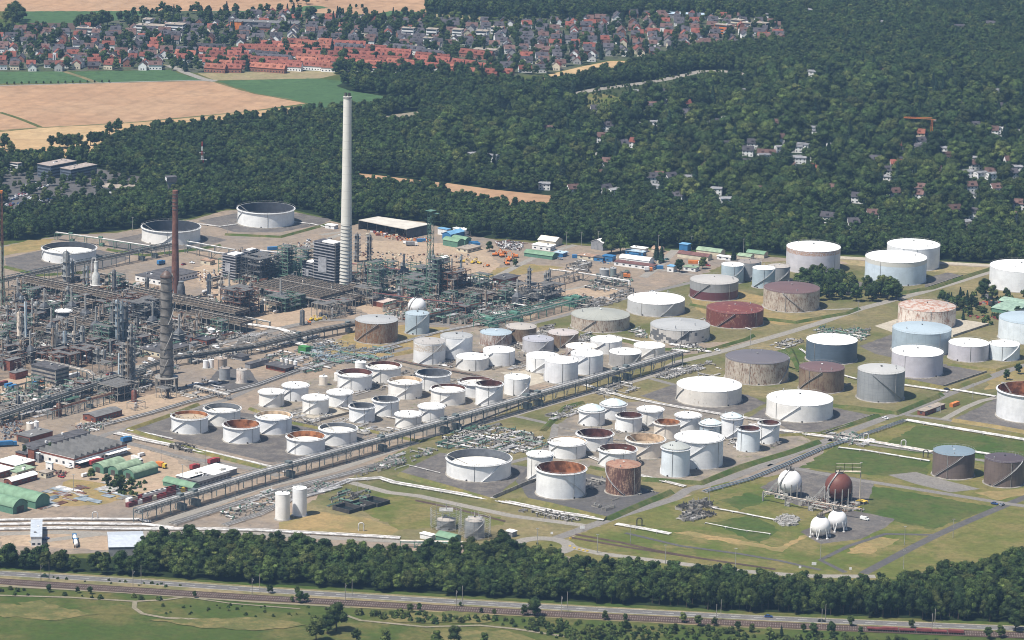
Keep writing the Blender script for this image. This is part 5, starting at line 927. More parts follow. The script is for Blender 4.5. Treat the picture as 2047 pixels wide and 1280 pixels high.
def P_frame(a, b, h, lv, smat, name='process_frame', fill_=.6, seed=1, brace=True, vm=None):
    root = empty(name, 0, 0); q = random.Random(seed); nx = max(2, int(a/5)+1); ny = max(2, int(b/5)+1)
    X = [a*i/(nx-1) for i in range(nx)]; Y = [b*j/(ny-1) for j in range(ny)]
    if nx*ny <= 40:
        for x in X:
            for y in Y: mb = MB(); mb.box(x, y, 0, .32, .32, h); mb.build('post', smat, root)
    else:
        mb = MB()
        for x in X:
            for y in Y: mb.box(x, y, 0, .32, .32, h)
        tag(mb.build('post_grid', smat, root), kind='stuff')
    for k in range(1, lv+1):
        z = h*k/lv; mb = MB()
        for y in Y: mb.bb(0, y-.15, z-.4, a, y+.15, z)
        for x in X: mb.bb(x-.15, 0, z-.4, x+.15, b, z)
        mb.build('beams', smat, root)
        mb = MB()
        for i in range(nx-1):
            for j in range(ny-1):
                if q.random() < (.75 if k < lv else .55): mb.bb(X[i]+.2, Y[j]+.2, z+.003, X[i+1]-.2, Y[j+1]-.2, z+.09)
        for p, r2 in (((0, 0), (a, 0)), ((0, 0), (0, b)), ((a, 0), (a, b))):
            mb.tube((p[0], p[1], z+1.1), (r2[0], r2[1], z+1.1), .07, 3, cap=False)
        if mb.v: mb.build('deck', plain('grating', (.17, .165, .16), .8, .2, .3, .8), root)
    if brace:
        mb = MB()
        for k in range(lv):
            z0, z1 = h*k/lv, h*(k+1)/lv
            for i in range(nx-1):
                if (i+k) % 2: mb.tube((X[i], 0, z0), (X[i+1], 0, z1), .11, 4, cap=False)
            for j in range(ny-1):
                if (j+k) % 2 == 0: mb.tube((0, Y[j], z0), (0, Y[j+1], z1), .11, 4, cap=False); mb.tube((a, Y[j], z0), (a, Y[j+1], z1), .11, 4, cap=False)
        if mb.v: mb.build('bracing', smat, root)
    for k in range(lv):
        z = h*k/lv; n = max(1, int(a*b/45*fill_))
        for i in range(n):
            t = q.random(); x, y = q.uniform(1.5, max(1.6, a-1.5)), q.uniform(1.2, max(1.3, b-1.2)); mb = MB(); m = q.choice(vm or [steel, gpipe, wpipe, dsteel, gsteel, rsteel])
            if t < .45: mb.hvessel(x, y, z+1.5, min(a*.5, q.uniform(2.5, 5)), q.uniform(.5, .95), q.choice([0, math.pi/2])); mb.build('vessel', m, root)
            elif t < .7: rr = q.uniform(.5, 1.0); mb.lathe([(rr, z+.3), (rr, z+h/lv*.7), (.05, z+h/lv*.8)], 10, x, y); mb.build('drum', m, root)
            else: mb.box(x, y, z+.2, q.uniform(1, 3), q.uniform(1, 2.4), q.uniform(1, 2)); mb.build('equipment_box', m, root)
    mb = MB()
    for i in range(int((a+b)*lv*.35)+3):
        z = h*q.randint(0, lv-1)/lv+q.uniform(.5, 2.4); m = q.random()
        if q.random() < .5: y = q.uniform(0, b); x0 = q.uniform(0, a*.5); x1 = q.uniform(x0+1, a); mb.tube((x0, y, z), (x1, y, z), q.choice([.09, .14, .22]), 5, cap=False); mb.tube((x1, y, z), (x1, y, z+q.uniform(-2, 2.5)), .12, 5)
        else: x = q.uniform(0, a); y0 = q.uniform(0, b*.5); y1 = q.uniform(y0+1, b); mb.tube((x, y0, z), (x, y1, z), q.choice([.09, .14, .22]), 5, cap=False)
    mb.build('pipework', gpipe if q.random() < .5 else steel, root)
    return root
def P_cooler(a, b, h, name='air_cooler'):    # elevated deck of fans
    root = P_frame(a, b, h, 1, concrete, name, .25, int(a*7), brace=False)
    mb = MB(); mb.bb(0, 0, h+.2, a, b, h+1.5); mb.build('bundle', plain('cooler_brown', (.21, .17, .135), .9, .1, .4, .5), root)
    mb = MB(); nx, ny = max(1, int(a/4)), max(1, int(b/4))
    for i in range(nx):
        for j in range(ny): mb.lathe([(1.5, h+1.5), (1.5, h+1.9), (1.3, h+1.9), (1.25, h+1.55), (.1, h+1.55)], 12, a*(i+.5)/nx, b*(j+.5)/ny)
    mb.build('fan_ring', dsteel, root); mb = MB(); mb.tube((0, b*.5, h+2.3), (a, b*.5, h+2.3), .3, 6); mb.tube((a*.5, 0, h+2.5), (a*.5, b, h+2.5), .25, 6); mb.build('header_pipe', gpipe, root)
    return root
def P_drum(L, r, mat, name='horizontal_drum'):
    root = empty(name, 0, 0); mb = MB(); mb.hvessel(0, 0, r+1.2, L, r, 0, 14); smooth_by(mb.build('shell', mat, root), 50)
    for x in (-L*.3, L*.3): mb = MB(); mb.box(x, 0, 0, .6, r*1.7, 1.2+r*.3); mb.build('saddle', concrete, root)
    mb = MB(); mb.path([(0, 0, 2*r+1.1), (0, 0, 2*r+2.4), (0, -r-1.5, 2*r+2.4), (0, -r-1.5, .4)], .16, 5); mb.build('pipe', steel, root); return root
def P_skid(seed, name='pump_skid'):
    root = empty(name, 0, 0); q = random.Random(seed)
    mb = MB(); mb.bb(-2.6, -1.6, 0, 2.6, 1.6, .3); mb.build('base', concrete, root)
    for i in range(3): mb = MB(); x = -1.7+1.7*i; mb.tube((x, -.9, .9), (x, .5, .9), .36, 8); mb.box(x, .9, .3, .8, .9, .9); mb.build('pump', q.choice([gsteel, steel, bluew, dsteel]), root)
    mb = MB()
    for i in range(6): x = -2.4+i*.95; mb.path([(x, -1.4, .3), (x, -1.4, 2+q.random()), (x, 1.4, 2+q.random())], .14, 5)
    mb.build('pipes', q.choice([wpipe, gpipe]), root); return root
def P_heater(a, b, h, mat, name='furnace'):
    root = empty(name, 0, 0); mb = MB(); mb.bb(0, 0, 2, a, b, h); mb.build('casing', mat, root)
    for x in (0.2, a-.2):
        for y in (.2, b-.2): mb = MB(); mb.box(x, y, 0, .4, .4, 2); mb.build('leg', dsteel, root)
    mb = MB(); mb.add([(0, 0, h), (a, 0, h), (a, b, h), (0, b, h), (a*.35, b*.35, h+3), (a*.65, b*.35, h+3), (a*.65, b*.65, h+3), (a*.35, b*.65, h+3)], [(0, 1, 5, 4), (1, 2, 6, 5), (2, 3, 7, 6), (3, 0, 4, 7)]); mb.build('hood', mat, root)
    mb = MB(); mb.tube((a/2, b/2, h+2.8), (a/2, b/2, h+13), min(a, b)*.14, 12); mb.build('flue', steel, root)
    mb = MB()
    for k in range(2, int(h), 3): mb.bb(-.9, -.9, k, a+.9, -.05, k+.1); mb.bb(-.9, -.05, k, -.05, b+.9, k+.1)
    mb.build('walkway', steel, root); return root
def children_of(root): return [(c, []) for c in bpy.data.objects if c.parent is root]
def put(root, x, y, rz=None, z=None):
    X, Y = at(x, y); root.location = (X, Y, 0); root.rotation_euler = (0, 0, AX if rz is None else rz); return root
def named(root, label, cat, group=None): return tag(root, label, cat, group)
colm = plain('column_cladding', (.27, .28, .28), .5, .4, .4, .3); cold = plain('column_dark', (.13, .135, .145), .6, .3, .4, .3); colb = plain('column_blue_grey', (.24, .29, .33), .5, .4, .3, .3); coll = plain('column_pale_blue', (.46, .56, .62), .5, .4, .15, .3); colr = plain('column_rusty', (.52, .44, .36), .7, .2, .4, .4); colt = plain('column_brown', (.30, .22, .16), .8, .2, .4, .3)
for x, yb, yt, w_, m_, d_, lab in [
 (40, 690, 624, 12, colr, 3, 'rust-stained white column beside the slim pale blue pipe stack'), (52, 695, 604, 4.5, coll, 0, 'very slim pale blue vent stack at the left edge'), (43, 625, 592, 9, colb, 2, 'short blue-grey column at the left edge, front'), (36, 622, 600, 6, cold, 2, 'short dark column at the left edge, rear'), (74, 630, 603, 11, colm, 1, 'stout grey vertical drum with brownish cap near the left edge'),
 (133, 566, 503, 14, colm, 4, 'thick grey column with curved overhead pipe in front of the far left white tank'), (145, 562, 522, 6, colb, 2, 'thin blue-grey column beside the thick grey one'), (168, 568, 535, 6, colm, 2, 'pair of thin grey columns, left one, before the wheat-side tank'), (175, 572, 532, 5, colb, 2, 'pair of thin grey columns, right one, before the wheat-side tank'), (228, 586, 540, 8, cold, 3, 'slim dark column with platforms left of the flat dark-roofed laboratory'),
 (226, 694, 604, 9, cold, 5, 'tall dark column cluster, leftmost column'), (235, 698, 600, 9, colb, 6, 'tall dark column cluster, second column'), (244, 694, 603, 7, colb, 5, 'tall dark column cluster, third column'), (252, 690, 606, 9, cold, 6, 'tall dark column cluster, rightmost column'),
 (246, 775, 690, 9, cold, 7, 'tall platform-ringed column left in the group beside the twisted stack'), (255, 780, 684, 8, colt, 7, 'tall platform-ringed column, second in the group beside the twisted stack'), (262, 776, 658, 8, cold, 8, 'tallest platform-ringed column in the group beside the twisted stack'), (268, 772, 672, 6, colm, 6, 'right platform-ringed column in the group beside the twisted stack'), (238, 768, 707, 3.4, coll, 0, 'thin silver vent pipe left of the column group'),
 (106, 717, 656, 7, colt, 2, 'brown column, leftmost of the four in the middle left units'), (111, 717, 658, 5, colm, 2, 'grey column beside the brown one in the middle left units'), (130, 718, 662, 9, colb, 3, 'blue-grey column, second of four in the middle left units'), (148, 716, 662, 8, colr, 3, 'rusty pale column, third of four in the middle left units'), (165, 712, 652, 9, colm, 2, 'light grey column, rightmost of four in the middle left units'), (221, 722, 682, 3.6, colb, 0, 'thin grey pipe stack by the twin silos'),
 (418, 592, 548, 8, colb, 1, 'lone blue-grey column on the bare ground right of the brown chimney'), (713, 524, 468, 9, cold, 8, 'dark twin column with platforms right of the tall chimney, left one'), (738, 522, 470, 9, cold, 8, 'dark twin column with platforms right of the tall chimney, right one'), (921, 572, 512, 5, colb, 3, 'slim green-grey column right of the green lattice tower'), (858, 562, 505, 5, colm, 2, 'thin steel column at the foot of the green lattice tower, left'), (864, 566, 500, 4, cold, 2, 'thin steel column at the foot of the green lattice tower, right'),
 (1057, 600, 536, 8, cold, 6, 'dark platform-ringed column in the right-hand units, left one'), (1090, 590, 545, 6, colm, 4, 'grey column in the right-hand units, beside the trestle'), (1097, 592, 540, 6, cold, 4, 'dark column in the right-hand units, beside the trestle'), (606, 590, 560, 4, colr, 0, 'short pale pipe stack before the striped boiler house'), (663, 602, 573, 4, steel, 1, 'thin steel stack in front of the concrete deck'), (604, 650, 620, 10, cold, 0, 'black upright tank beside the yellow machinery'), (441, 592, 560, 9, colr, 2, 'pale short column in the brown units'), (268, 803, 780, 11, plain('maroon_vessel', (.20, .07, .05), .7), 0, 'maroon upright vessel in front of the column group'), (118, 832, 806, 11, rsteel, 0, 'rusty brown upright vessel on the left beside the pipe trestle'), (194, 727, 697, 10, colm, 1, 'grey silo on a concrete frame, left of two'), (207, 729, 699, 10, colm, 1, 'grey silo on a concrete frame, right of two'), (1018, 600, 570, 5, cold, 2, 'short dark column in the right-hand units')]:
    h = hpx(x, yb, yb-yt); r = w_/2/mpp(x, yb); c = P_column(h, r, m_, d_, 'vent_stack' if 'stack' in lab or 'vent' in lab else 'column'); put(c, x, yb); named(c, lab, 'column')
X, Y = at(362, 602); r = empty('reactor', X, Y, 0, 'black capsule-shaped reactor with pale cap right of the brown chimney', 'reactor'); mb = MB(); mb.lathe([(3.0, 0), (3.0, 8), (2.7, 11), (1.9, 13.2), (.9, 14.4), (.05, 14.8)], 24); smooth_by(mb.build('shell', cold, r), 50); mb = MB(); mb.lathe([(1.9, 13.2), (2.0, 14.6), (.05, 15)], 20); mb.build('cap', colm, r)
X, Y = at(192, 578); r = empty('column', X, Y, 0, 'silver bottle-shaped vessel with narrow neck left of the laboratory building', 'column'); mb = MB(); mb.lathe([(3.1, 0), (3.1, 9.5), (2.6, 11.2), (1.4, 13.5), (1.4, 21), (.05, 21.5)], 24); smooth_by(mb.build('shell', plain('silver_cladding', (.55, .55, .52), .35, .6), r), 50); mb = MB(); mb.lathe([(3.1, 3), (4.6, 3.1), (4.6, 3.4), (3.1, 3.4)], 20); mb.path([(0, 0, 21.3), (0, 0, 23.3), (-2.6, 0, 23.3), (-3.6, 0, 12), (-3.9, 0, 2)], .4, 6); mb.build('platform_and_pipe', wpipe, r)
# striped boiler houses
def louvre(F, L, R, yt, label):
    f, a, b = dims(F, L, R, AX); h = hpx(F[0], F[1], F[1]-yt); r = empty('boiler_house', f[0], f[1], AX, label, 'boiler house'); mb = MB(); mb.bb(0, 0, 0, a, b, h); mb.build('core', plain('boiler_dark', (.10, .10, .115), .8), r); n = int(h/2.1)
    for k in range(n):
        z = (k+.4)*h/n; mb = MB(); mb.bb(-.7, -.7, z, a+.7, b+.7, z+.5); mb.build('gallery', plain('gallery_grey', (.36, .36, .38), .6), r)
    mb = MB(); mb.bb(-.3, -.3, h, a*.7, b*.6, h+.9); mb.build('roof', whiter, r)
    for x in (0, a*.5, a): mb = MB(); mb.box(x, -.9, 0, .3, .3, h); mb.build('post', steel, r)
    mb = MB(); mb.bb(-.85, b*.35, h*.32, -.05, b*.75, h*.66); mb.build('cladding_panel', plain('pale_panel', (.40, .40, .42)), r)
    return r
louvre((667.6, 576), (628, 568), (680, 570), 489, 'tall dark boiler house with horizontal pale galleries left of the tall chimney')
louvre((624.5, 567), (607, 563), (631, 562), 526, 'smaller striped boiler house attached left of the tall one')
louvre((470, 561), (445, 556), (484, 554), 512, 'dark block with horizontal galleries in the brown units, left one')
louvre((500, 552), (488, 549), (510, 547), 502, 'dark block with horizontal galleries in the brown units, right one')
def fr(F, L, R, yt, lv, mat, label, seed=1, fill_=.6, vm=None, name='process_frame', cat='frame'):
    f, a, b = dims(F, L, R, AX); h = hpx(F[0], F[1], F[1]-yt); r = P_frame(a, b, h, lv, mat, name, fill_, seed, True, vm); put(r, *F); return named(r, label, cat)
fr((575, 563.5), (552, 560), (586, 558), 496, 9, gsteel, 'tall green steel frame tower left of the striped boiler house', 2, .7, [gsteel, gpipe, steel])
fr((612, 545), (590, 541), (625, 541), 500, 5, gsteel, 'green pipe-filled frame behind the small boiler house', 3, .8, [gsteel, gpipe, coll])
fr((603, 566), (588, 563), (606, 562), 516, 1, gsteel, 'dark arched frame between green tower and boiler house', 4, .2, [cold])
fr((757, 604), (737, 599), (765, 598), 528, 6, gsteel, 'green cross-braced lattice tower right of the tall chimney', 5, .3)
t = fr((873, 598), (852, 594), (886, 590), 520, 8, gsteel, 'main green lattice tower with columns, tallest frame of the middle units', 6, 1.2, [colm, cold, rsteel, wpipe], 'lattice_tower', 'tower')
f, a, b = dims((873, 598), (852, 594), (886, 590), AX); h0 = hpx(873, 598, 78); h1 = hpx(873, 598, 172)
mb = MB()
for i in range(2):
    for x in (0, 3.4):
        for y in (b-3.6, b-.2): mb.tube((x, y, h0), (x, y, h1), .2, 4)
for k in range(7):
    z = h0+(h1-h0)*k/7; z2 = h0+(h1-h0)*(k+1)/7
    for y in (b-3.6, b-.2): mb.tube((0, y, z), (3.4, y, z2), .13, 4); mb.tube((0, y, z2), (3.4, y, z2), .16, 4)
    mb.tube((0, b-3.6, z), (0, b-.2, z2), .13, 4); mb.tube((0, b-3.6, z2), (0, b-.2, z2), .16, 4)
mb.build('upper_lattice', gsteel, t); mb = MB(); mb.bb(-1.5, b-4.5, h1, 5, b+.8, h1+.2); mb.bb(4, b-4.5, h1-3, 9, b-1, h1-2.8); mb.build('top_platform', gsteel, t)
for i, (x, y, zt) in enumerate([(2, b*.5, .95), (5, b*.6, .8), (4, b*.2, .7)]): mb = MB(); mb.tube((x, y, 0), (x, y, h0*zt+4), 1.1, 12); mb.build('inner_column', [colm, cold, colr][i], t)
fr((905, 600), (862, 592), (922, 588), 548, 4, rsteel, 'dark maroon multi-storey frame under the green lattice tower', 7, 1.0, [cold, rsteel, maroonp])
fr((862, 596), (796, 582), (880, 585), 566, 2, gsteel, 'long green two-level pump frame left of the lattice tower', 8, .8, [gsteel, gpipe, steel])
fr((856, 560), (800, 549), (868, 553), 540, 1, gsteel, 'pale green low frame behind the long green pump frame', 9, .5)
fr((958, 592), (935, 586), (972, 583), 555, 3, gsteel, 'green frame with round drums right of the maroon frame', 10, 1.2, [gsteel, wpipe, steel])
fr((1010, 602), (985, 597), (1030, 590), 578, 1, rsteel, 'low maroon table frame in the right-hand units', 11, .5)
fr((1040, 606), (1018, 600), (1062, 594), 575, 2, concrete, 'pale concrete pillar frame in the right-hand units', 12, .6)
fr((1075, 612), (1040, 605), (1110, 594), 582, 2, cold, 'dark frame at the foot of the right-hand columns', 13, 1)
fr((480, 640), (440, 632), (500, 628), 585, 5, rsteel, 'brown frame stack crowded with machinery at the end of the long deck', 14, 1.2, [rsteel, cold, colr, steel])
fr((520, 570), (480, 563), (545, 556), 520, 4, cold, 'dark crowded frame behind the coil blocks', 15, 1.0)
fr((570, 625), (533, 617), (590, 612), 598, 3, gsteel, 'green-white platform stack left of the concrete deck', 16, .8)
fr((745, 614), (714, 605), (752, 608), 580, 2, concrete, 'grey tall box frame right of the concrete deck', 17, .6, [colm, gpipe])
fr((210, 752), (186, 746), (216, 747), 727, 1, concrete, 'cream concrete frame carrying two grey silos', 18, .1)
fr((235, 805), (196, 796), (268, 792), 775, 2, concrete, 'concrete pillar frame at the foot of the column group', 19, .6)
fr((270, 822), (255, 818), (288, 816), 808, 1, concrete, 'small table frame standing on the dirt before the column group', 20, .3)
fr((330, 800), (312, 796), (348, 793), 778, 1, steel, 'low pipe frame under the twisted stack', 21, .5)
fr((260, 640), (215, 630), (285, 624), 605, 2, rsteel, 'dark rusty frame behind the tall dark column cluster', 22, 1)
fr((218, 700), (190, 693), (232, 690), 655, 4, gsteel, 'green-grey frame left of the tall dark column cluster', 23, 1)
fr((290, 650), (258, 642), (305, 637), 610, 3, cold, 'black frame right of the tall dark column cluster', 24, 1)
fr((120, 745), (70, 735), (190, 720), 716, 1, rsteel, 'low dark frame behind the four middle left columns', 25, .5)
fr((660, 640), (625, 632), (700, 625), 612, 1, concrete, 'concrete frame in front of the concrete deck', 26, .5)
def deck(F, L, R, yt, label):
    f, a, b = dims(F, L, R, AX); r = P_cooler(a, b, hpx(F[0], F[1], F[1]-yt)); put(r, *F); return named(r, label, 'air cooler')
deck((245, 622), (45, 575), (262, 614), 603, 'long brown elevated cooler deck at the far left units'); deck((470, 650), (262, 605), (490, 641), 628, 'long brown elevated cooler deck behind the twisted stack'); deck((480, 668), (370, 645), (497, 660), 650, 'shorter brown deck with pillars in front of the long one')
deck((640, 620), (512, 592), (700, 598), 598, 'wide concrete cooler deck in front of the striped boiler house'); deck((705, 615), (640, 600), (720, 608), 600, 'grey slanting deck end right of the concrete deck'); deck((200, 672), (130, 655), (220, 664), 656, 'pale flat deck left of the tall dark column cluster'); deck((985, 612), (900, 595), (1005, 603), 597, 'dark flat deck right of the maroon frame'); deck((115, 682), (72, 668), (135, 672), 668, 'dark flat deck roof in the left units'); deck((215, 660), (150, 640), (230, 652), 642, 'dark grating deck behind the dark column cluster')
# pipe tangles ------------------------------------------------------
ca, sa = math.cos(AX), math.sin(AX)
def tangle(poly, dens, hmax, mats, label, seed, name='pipework', top=True, r_=(.10, .16, .24), vert=.5, kind=None):
    P = poly_px(poly); cx = sum(p[0] for p in P)/len(P); cy = sum(p[1] for p in P)/len(P); q = random.Random(seed); x0 = min(p[0] for p in P); x1 = max(p[0] for p in P); y0 = min(p[1] for p in P); y1 = max(p[1] for p in P)
    area = abs(sum(P[i][0]*P[i-1][1]-P[i-1][0]*P[i][1] for i in range(len(P))))/2; n = int(area*dens); mbs = [MB() for _ in mats]; vb = MB(); sb = MB(); c = 0; it = 0
    while c < n and it < n*30:
        it += 1; x, y = q.uniform(x0, x1), q.uniform(y0, y1)
        if not inpoly(x, y, P): continue
        L = q.uniform(3, 16); k = 1 if q.random() < .6 else 0; dx, dy = (ca, sa) if k else (sa, -ca); m = q.randint(1, 5); z = q.choice([.6, .6, 1.0, 1.8, hmax*.6, hmax]); r = q.choice(r_); g = q.randrange(len(mats)); B_ = mbs[g]; ox, oy = -dy, dx
        if not inpoly(x+dx*L, y+dy*L, P): continue
        for j in range(m):
            X, Y = x+ox*j*r*4-cx, y+oy*j*r*4-cy; X2, Y2 = X+dx*L, Y+dy*L; B_.tube((X, Y, z), (X2, Y2, z), r, 5, cap=False)
            if q.random() < vert: B_.tube((X2, Y2, z), (X2, Y2, max(.1, z+q.uniform(-1.5, 1.5))), r, 5)
            if q.random() < .35:
                t = q.random()*L; vb.box(X+dx*t, Y+dy*t, z-.1, r*3.4, r*3.4, .9+r, AX)
            c += 1
        for t in (.1, .9): sb.box(x+dx*L*t-cx+ox*m*r*2, y+dy*L*t-cy+oy*m*r*2, 0, .3 if k else m*r*4+.3, m*r*4+.3 if k else .3, z-r, AX)
    root = empty(name, cx, cy, 0, label, 'pipework')
    for B_, m in zip(mbs, mats):
        if B_.v: B_.build('pipes', m, root)['kind'] = 'stuff'
    if vb.v: vb.build('valves', q.choice([dsteel, gsteel, steel]), root)['kind'] = 'stuff'
    if sb.v: sb.build('supports', concrete, root)['kind'] = 'stuff'
    if kind: root['kind'] = kind
    return root
TG = tangle; mW, mG, mD, mGr = wpipe, gpipe, dsteel, gsteel
for i, (P, d, h, ms, lab) in enumerate([
 ([(1300, 760), (1330, 738), (1424, 724), (1428, 732), (1390, 745), (1345, 760)], .14, 1.6, [mW, mG], 'bed of parallel white pipes with loops left of the dark purple-roofed tank'), ([(1168, 788), (1230, 765), (1290, 775), (1230, 800)], .10, 1.2, [mG, mW], 'grey pipe bed between the main road and the very wide white tank'), ([(1095, 828), (1160, 808), (1160, 832), (1105, 845)], .14, 1.6, [mW, mG], 'pipe bed with white loops left of the domed tanks'),
 ([(855, 895), (905, 862), (990, 845), (1090, 878), (1110, 890), (1050, 915), (1000, 905), (880, 900)], .16, 1.4, [mGr, mW, mG], 'large green and white valve field above the very wide open tank'), ([(430, 1030), (530, 985), (600, 975), (690, 962), (640, 985), (560, 1015), (470, 1045)], .13, 1.6, [mW, mG, mG], 'pipe field left of the two slim white ringed silo tanks'), ([(780, 915), (840, 895), (895, 898), (800, 935), (700, 962)], .12, 1.0, [mG, mG, mW], 'grey pipe bed left of the very wide open tank'),
 ([(590, 705), (640, 690), (800, 702), (780, 725), (700, 732), (600, 720)], .14, 2.0, [plain('bluish_pipe', (.30, .37, .42)), mG, mGr], 'blue-grey pipe tangle right of the green cabin'), ([(500, 730), (560, 700), (610, 715), (680, 735), (600, 752), (596, 730)], .10, 1.8, [mGr, mG, mW], 'greenish pipe tangle round the row of four silos'), ([(560, 690), (640, 672), (700, 690), (640, 700)], .1, 1.2, [mW, mG], 'white pipe bed before the dry grass ring tank'),
 ([(1612, 672), (1650, 652), (1745, 660), (1730, 682), (1690, 690)], .12, 1.6, [mW, mG, mGr], 'pipe manifold behind the slate blue tank'), ([(1536, 690), (1590, 676), (1610, 684), (1560, 705)], .12, 1.6, [mW, mG], 'pipe manifold left of the slate blue tank'), ([(1345, 1040), (1370, 1010), (1420, 1000), (1440, 1030), (1390, 1045)], .2, 2.4, [mG, mD], 'grey manifold on grass right of the roundabout junction'), ([(1360, 1042), (1400, 1030), (1420, 1036), (1375, 1048)], .14, 1.5, [mW, mG], 'white valve group before the grey manifold'),
 ([(1595, 1012), (1650, 990), (1720, 1000), (1730, 1025), (1650, 1025)], .2, 3.0, [mG, rsteel, mW], 'tangle of pipes between the upper and lower gas balls'), ([(1522, 985), (1560, 978), (1590, 995), (1560, 1002)], .16, 2, [mG, mW], 'pipes at the foot of the white gas ball'), ([(1700, 1010), (1715, 1000), (1728, 1010), (1716, 1022)], .25, 4, [mG, plain('yellow_paint', ())], 'yellowish pipe frame right of the lower gas balls'), ([(318, 895), (350, 885), (400, 900), (385, 908)], .24, 2.6, [mG, mD], 'dark valve tangle on the white pipes below the leftmost open tank'), ([(150, 862), (220, 835), (235, 845), (190, 868)], .12, .8, [mW, mG], 'scattered white pipes beside the pale road at left'),
 ([(1145, 612), (1180, 600), (1260, 582), (1280, 588), (1200, 620), (1150, 632)], .14, 2.4, [mW, mG, mG], 'white loops at the end of the green rack'), ([(1150, 570), (1260, 545), (1262, 575), (1200, 590)], .08, 3.2, [mG, mG, mW], 'grey pipework near the two small grey tanks'), ([(1125, 540), (1150, 524), (1185, 530), (1180, 548)], .18, 3, [mG, mD, mW], 'cluster of pipes and drums below the rusty-roofed building'), ([(1250, 660), (1290, 655), (1300, 680), (1255, 672)], .14, 1.5, [mW, mG], 'white pipes left of the clad-missing tank'), ([(1070, 662), (1110, 654), (1115, 672), (1075, 676)], .16, 1.8, [mG, mW], 'pipes behind the pinkish-roofed tank'), ([(1158, 672), (1185, 668), (1182, 690), (1160, 688)], .16, 1.8, [mG, mW], 'pipes between the brown and white tanks'), ([(1335, 695), (1400, 690), (1415, 705), (1350, 712)], .12, 1.5, [mW, mG], 'white pipes at the end of the long rack'),
 ([(690, 770), (760, 735), (900, 752), (1000, 775), (950, 800), (860, 790), (700, 795)], .035, 1, [mG, mW], 'pipes between the open tanks of the middle group'), ([(860, 735), (1000, 690), (1100, 705), (1180, 720), (1100, 745), (1000, 742)], .035, 1, [mG, mW, rsteel], 'pipes between the white tanks of the cluster'), ([(950, 665), (1010, 650), (1180, 680), (1160, 690), (1010, 700)], .05, 1.4, [mG, mW], 'pipes between the brown and grey-roofed small tanks'), ([(1060, 930), (1180, 945), (1320, 985), (1215, 1030), (1180, 1020), (1195, 1000)], .02, .8, [mG], 'thin pipes on the pad of the rusty brown tank'), ([(1450, 620), (1550, 640), (1530, 655), (1400, 650), (1380, 640)], .03, 1, [mW, mG], 'pipes between the rust-red and the maroon-roofed tank'), ([(1380, 735), (1440, 725), (1460, 775), (1400, 760)], .05, 1, [mG, mW], 'pipes left of the purple-roofed tank'), ([(1660, 870), (1700, 862), (1750, 885), (1730, 900), (1660, 885)], .12, 1.4, [mW, mG], 'valve group where the white pipelines cross'), ([(1790, 690), (1850, 660), (1900, 690), (1880, 740)], .02, 1, [mG], 'pipes beside the lilac tank'), ([(590, 800), (660, 830), (740, 850), (830, 865), (780, 878), (640, 860), (560, 838)], .05, 1, [mG, mW], 'pipes between the small and lower open tanks'), ([(1180, 872), (1290, 880), (1330, 900), (1290, 925), (1180, 900)], .04, 1, [mW, mG], 'pipes between the open tanks of the lower right group'), ([(1400, 880), (1470, 870), (1560, 872), (1570, 895), (1450, 900)], .05, 1, [mW, mG], 'pipes around the narrow open tanks'), ([(1170, 850), (1300, 858), (1300, 872), (1200, 868)], .05, 1, [mG, mW], 'pipes before the domed tanks'), ([(700, 985), (740, 978), (752, 1010), (720, 1020), (650, 1015), (660, 990)], .10, 1.6, [mD, mG, mGr], 'dark basin pipework right of the slim white ringed silos'), ([(1030, 1022), (1080, 1020), (1160, 1040), (1150, 1048), (1100, 1042)], .14, 2, [mD, mG, mW], 'dark pipe group on the verge left of the roundabout road')]):
    TG(P, d, h, ms, lab, 100+i, 'pipe_manifold')
# dense low pipework of the process blocks
for i, (P, d, h, ms, lab) in enumerate([
 ([(0, 600), (40, 575), (250, 612), (440, 650), (500, 665), (470, 680), (360, 700), (300, 712), (215, 740), (190, 725), (60, 728), (0, 745)], .17, 4.5, [mG, mD, mGr, mW, rsteel], 'dense pipework on the ground of the left process units'), ([(100, 560), (260, 560), (330, 585), (480, 610), (500, 560), (640, 580), (700, 600), (690, 630), (520, 600), (480, 640), (250, 600)], .09, 4, [mG, mD, rsteel, mW], 'dense pipework behind the long brown decks'), ([(440, 560), (480, 530), (630, 530), (700, 545), (720, 600), (560, 600), (520, 585)], .14, 5, [mG, mD, mGr, rsteel], 'dense pipework round the boiler houses'), ([(700, 540), (860, 545), (960, 565), (1100, 600), (1110, 612), (990, 655), (900, 650), (770, 640), (760, 610), (700, 600)], .13, 4.5, [mG, mD, mGr, rsteel, mW], 'dense pipework of the middle process units'), ([(900, 620), (1090, 605), (1120, 612), (980, 655), (940, 650)], .14, 2.6, [rsteel, mG, mW, mD], 'rusty ground pipework left of the green rack'), ([(0, 780), (60, 770), (200, 760), (300, 740), (320, 790), (200, 790), (110, 830), (0, 850)], .11, 3.5, [mG, mW, mGr, mD], 'dense pipework along the left racks'), ([(340, 700), (500, 668), (640, 660), (600, 690), (500, 712), (400, 735)], .07, 1.4, [mW, mG, mG], 'white pipe beds behind the left rack'), ([(340, 790), (420, 752), (480, 790), (400, 800)], .05, 1.4, [mG, mW], 'pipes right of the twisted stack')]):
    TG(P, d, h, ms, lab, 200+i, 'pipework', kind='stuff')
